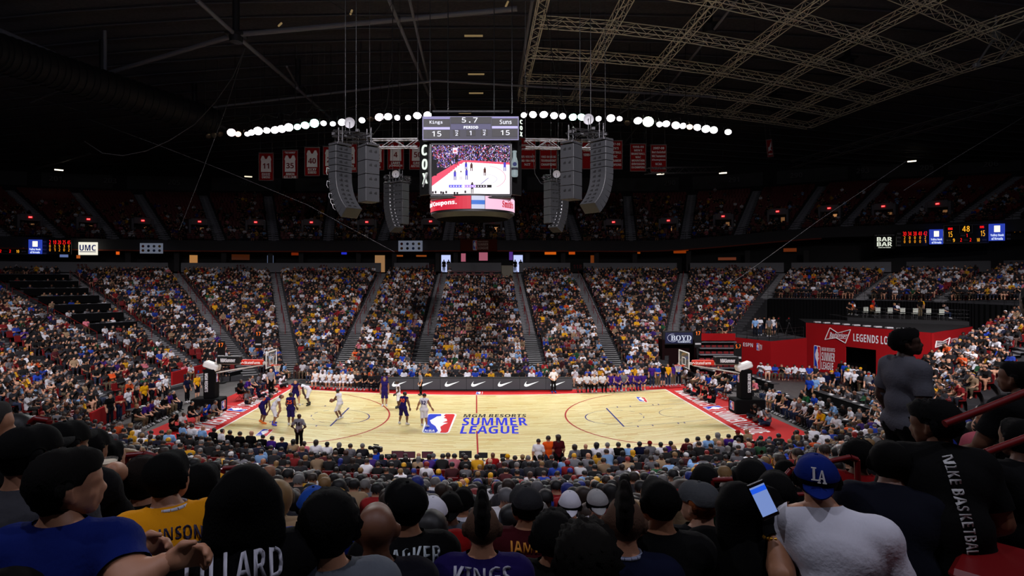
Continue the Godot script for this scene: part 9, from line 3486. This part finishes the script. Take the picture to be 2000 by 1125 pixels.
func build_small() -> void:
	# phones
	for q in [[1490, 976, 2.5, -0.4, "held up by the woman in black"], [382, 1016, 2.45, 0.5, "in the lap beside the yellow jersey"]]:
		var b := Basis(Vector3.FORWARD, q[3]) * Basis(Vector3.RIGHT, -0.2)
		var o := thing("phone", "black phone with a lit screen %s" % q[4], "phone", Transform3D(b, P(q[0], q[1], q[2])))
		var m := MB.new()
		m.cbox(Vector3.ZERO, Vector3(0.078, 0.155, 0.009), 0.004)
		part(o, "case", m.done(), mat(Color(0.02, 0.02, 0.02), 0.3))
		m = MB.new()
		m.quad(Vector3(-0.034, -0.062, 0.0052), Vector3(-0.034, 0.062, 0.0052), Vector3(0.034, 0.062, 0.0052), Vector3(0.034, -0.062, 0.0052))
		var s := part(o, "screen", m.done(), glow(Color(0.50, 0.60, 0.85), 0.6))
		m = MB.new()
		m.quad(Vector3(-0.034, 0.035, 0.0056), Vector3(-0.034, 0.055, 0.0056), Vector3(0.034, 0.055, 0.0056), Vector3(0.034, 0.035, 0.0056))
		part(s, "blue_band", m.done(), glow(Color(0.12, 0.35, 0.90), 0.7))
	# gold bracelet
	var bm := MB.new()
	var c := P(1512, 1050, 2.57)
	for i in 18:
		var g0 := TAU * i / 18
		var g1 := TAU * (i + 0.75) / 18
		bm.tube(c + Vector3(cos(g0) * 0.040, sin(g0) * 0.008, sin(g0) * 0.036), c + Vector3(cos(g1) * 0.040, sin(g1) * 0.008, sin(g1) * 0.036), 0.009, 6)
	solo("bracelet", bm.done(), mat(Color(0.75, 0.55, 0.18), 0.3, 0.8), "gold link bracelet on the wrist that holds the phone", "bracelet")
	# beer
	var o2 := thing("beer_cup", "clear plastic cup of amber beer with foam held by the man in white", "cup", at(P(208, 952, 2.72)))
	var cu := MB.new()
	cu.lathe(Vector3.ZERO, Vector3.UP, [Vector2(0, 0), Vector2(0.035, 0), Vector2(0.046, 0.13), Vector2(0.048, 0.13), Vector2(0.047, 0.133)], 18)
	var gm := StandardMaterial3D.new()
	gm.albedo_color = Color(0.9, 0.9, 0.9, 0.12)
	gm.transparency = BaseMaterial3D.TRANSPARENCY_ALPHA
	gm.roughness = 0.05
	part(o2, "cup", cu.done(), gm)
	cu = MB.new()
	cu.lathe(Vector3(0, 0.004, 0), Vector3.UP, [Vector2(0, 0), Vector2(0.033, 0), Vector2(0.042, 0.095), Vector2(0, 0.095)], 18)
	part(o2, "beer", cu.done(), mat(Color(0.70, 0.38, 0.05), 0.15))
	cu = MB.new()
	cu.lathe(Vector3(0, 0.099, 0), Vector3.UP, [Vector2(0.042, 0), Vector2(0.044, 0.022), Vector2(0, 0.028)], 18)
	part(o2, "foam", cu.done(), mat(Color(0.85, 0.80, 0.70), 0.8))
	# red rails of the near aisles
	var red := mat(Color(0.42, 0.05, 0.06), 0.35)
	var rails_ := [[[[1530, 935], [1545, 918], [1660, 893], [1674, 898], [1676, 962]], 3.3, 0.016, "behind the blue cap"], [[[1534, 968], [1676, 958]], 3.3, 0.014, "low behind the blue cap"], [[[1845, 828], [1930, 796], [2040, 752]], 2.6, 0.017, "rising at the right edge, upper"], [[[1925, 884], [2040, 842]], 2.6, 0.0165, "rising at the right edge, lower"], [[[1390, 938], [1500, 934]], 4.2, 0.02, "before the grey-haired man"], [[[243, 905], [248, 890], [282, 887], [310, 893]], 4.0, 0.022, "before the yellow jersey"], [[[436, 915], [480, 912]], 4.6, 0.02, "behind the long-haired person in black"], [[[60, 826], [70, 818], [96, 822]], 4.2, 0.025, "at the left edge"]]
	for q in rails_:
		var m := MB.new()
		var pts := []
		for p in q[0]:
			pts.append(P(p[0], p[1], q[1]))
		m.path(pts, q[2], 8)
		if q[0][0][0] < 1800:
			m.tube(pts[0], pts[0] + Vector3(0, -1.0, 0), q[2], 8)
		m.tube(pts[-1], pts[-1] + Vector3(0, -1.0, 0), q[2], 8)
		solo("aisle_rail", m.done(), red, "red pipe rail %s" % q[3], "handrail")
	# big red seats low on the right
	for q in [[1838, 1105, 1.75, 2.6, "lowest on the right"], [1930, 1040, 2.0, 2.5, "beside the black tee"], [2010, 960, 2.3, 2.4, "at the right edge"]]:
		var p := P(q[0], q[1], q[2])
		var o := thing("stadium_seat", "dark red plastic stadium seat with curved back, %s" % q[4], "seat", facing(Vector3(p.x, p.y - 0.75, p.z), Vector3(sin(q[3]) * -1.0, 0, cos(q[3]))))
		var m := MB.new()
		for i in 10:
			var g0 := lerpf(-1.0, 1.0, i / 10.0)
			var g1 := lerpf(-1.0, 1.0, (i + 1) / 10.0)
			var f := func(g: float, y: float, t: float) -> Vector3:
				return Vector3(g * 0.24, y - 0.10 * g * g * (1.0 if y > 0.6 else 0.3), -0.24 + 0.06 * g * g - t)
			for t in [0.0, 0.03]:
				m.quad(f.call(g0, 0.4, t), f.call(g0, 0.85, t), f.call(g1, 0.85, t), f.call(g1, 0.4, t))
			m.quad(f.call(g0, 0.85, 0.0), f.call(g0, 0.85, 0.03), f.call(g1, 0.85, 0.03), f.call(g1, 0.85, 0.0))
		part(o, "backrest", m.done(), red)
		m = MB.new()
		m.cbox(Vector3(0, 0.42, 0.0), Vector3(0.46, 0.05, 0.44), 0.02)
		part(o, "seat", m.done(), red)
		m = MB.new()
		m.box(Vector3(0, 0.1, -0.1), Vector3(0.07, 0.64, 0.09))
		part(o, "post", m.done(), mat(Color(0.1, 0.1, 0.1)))
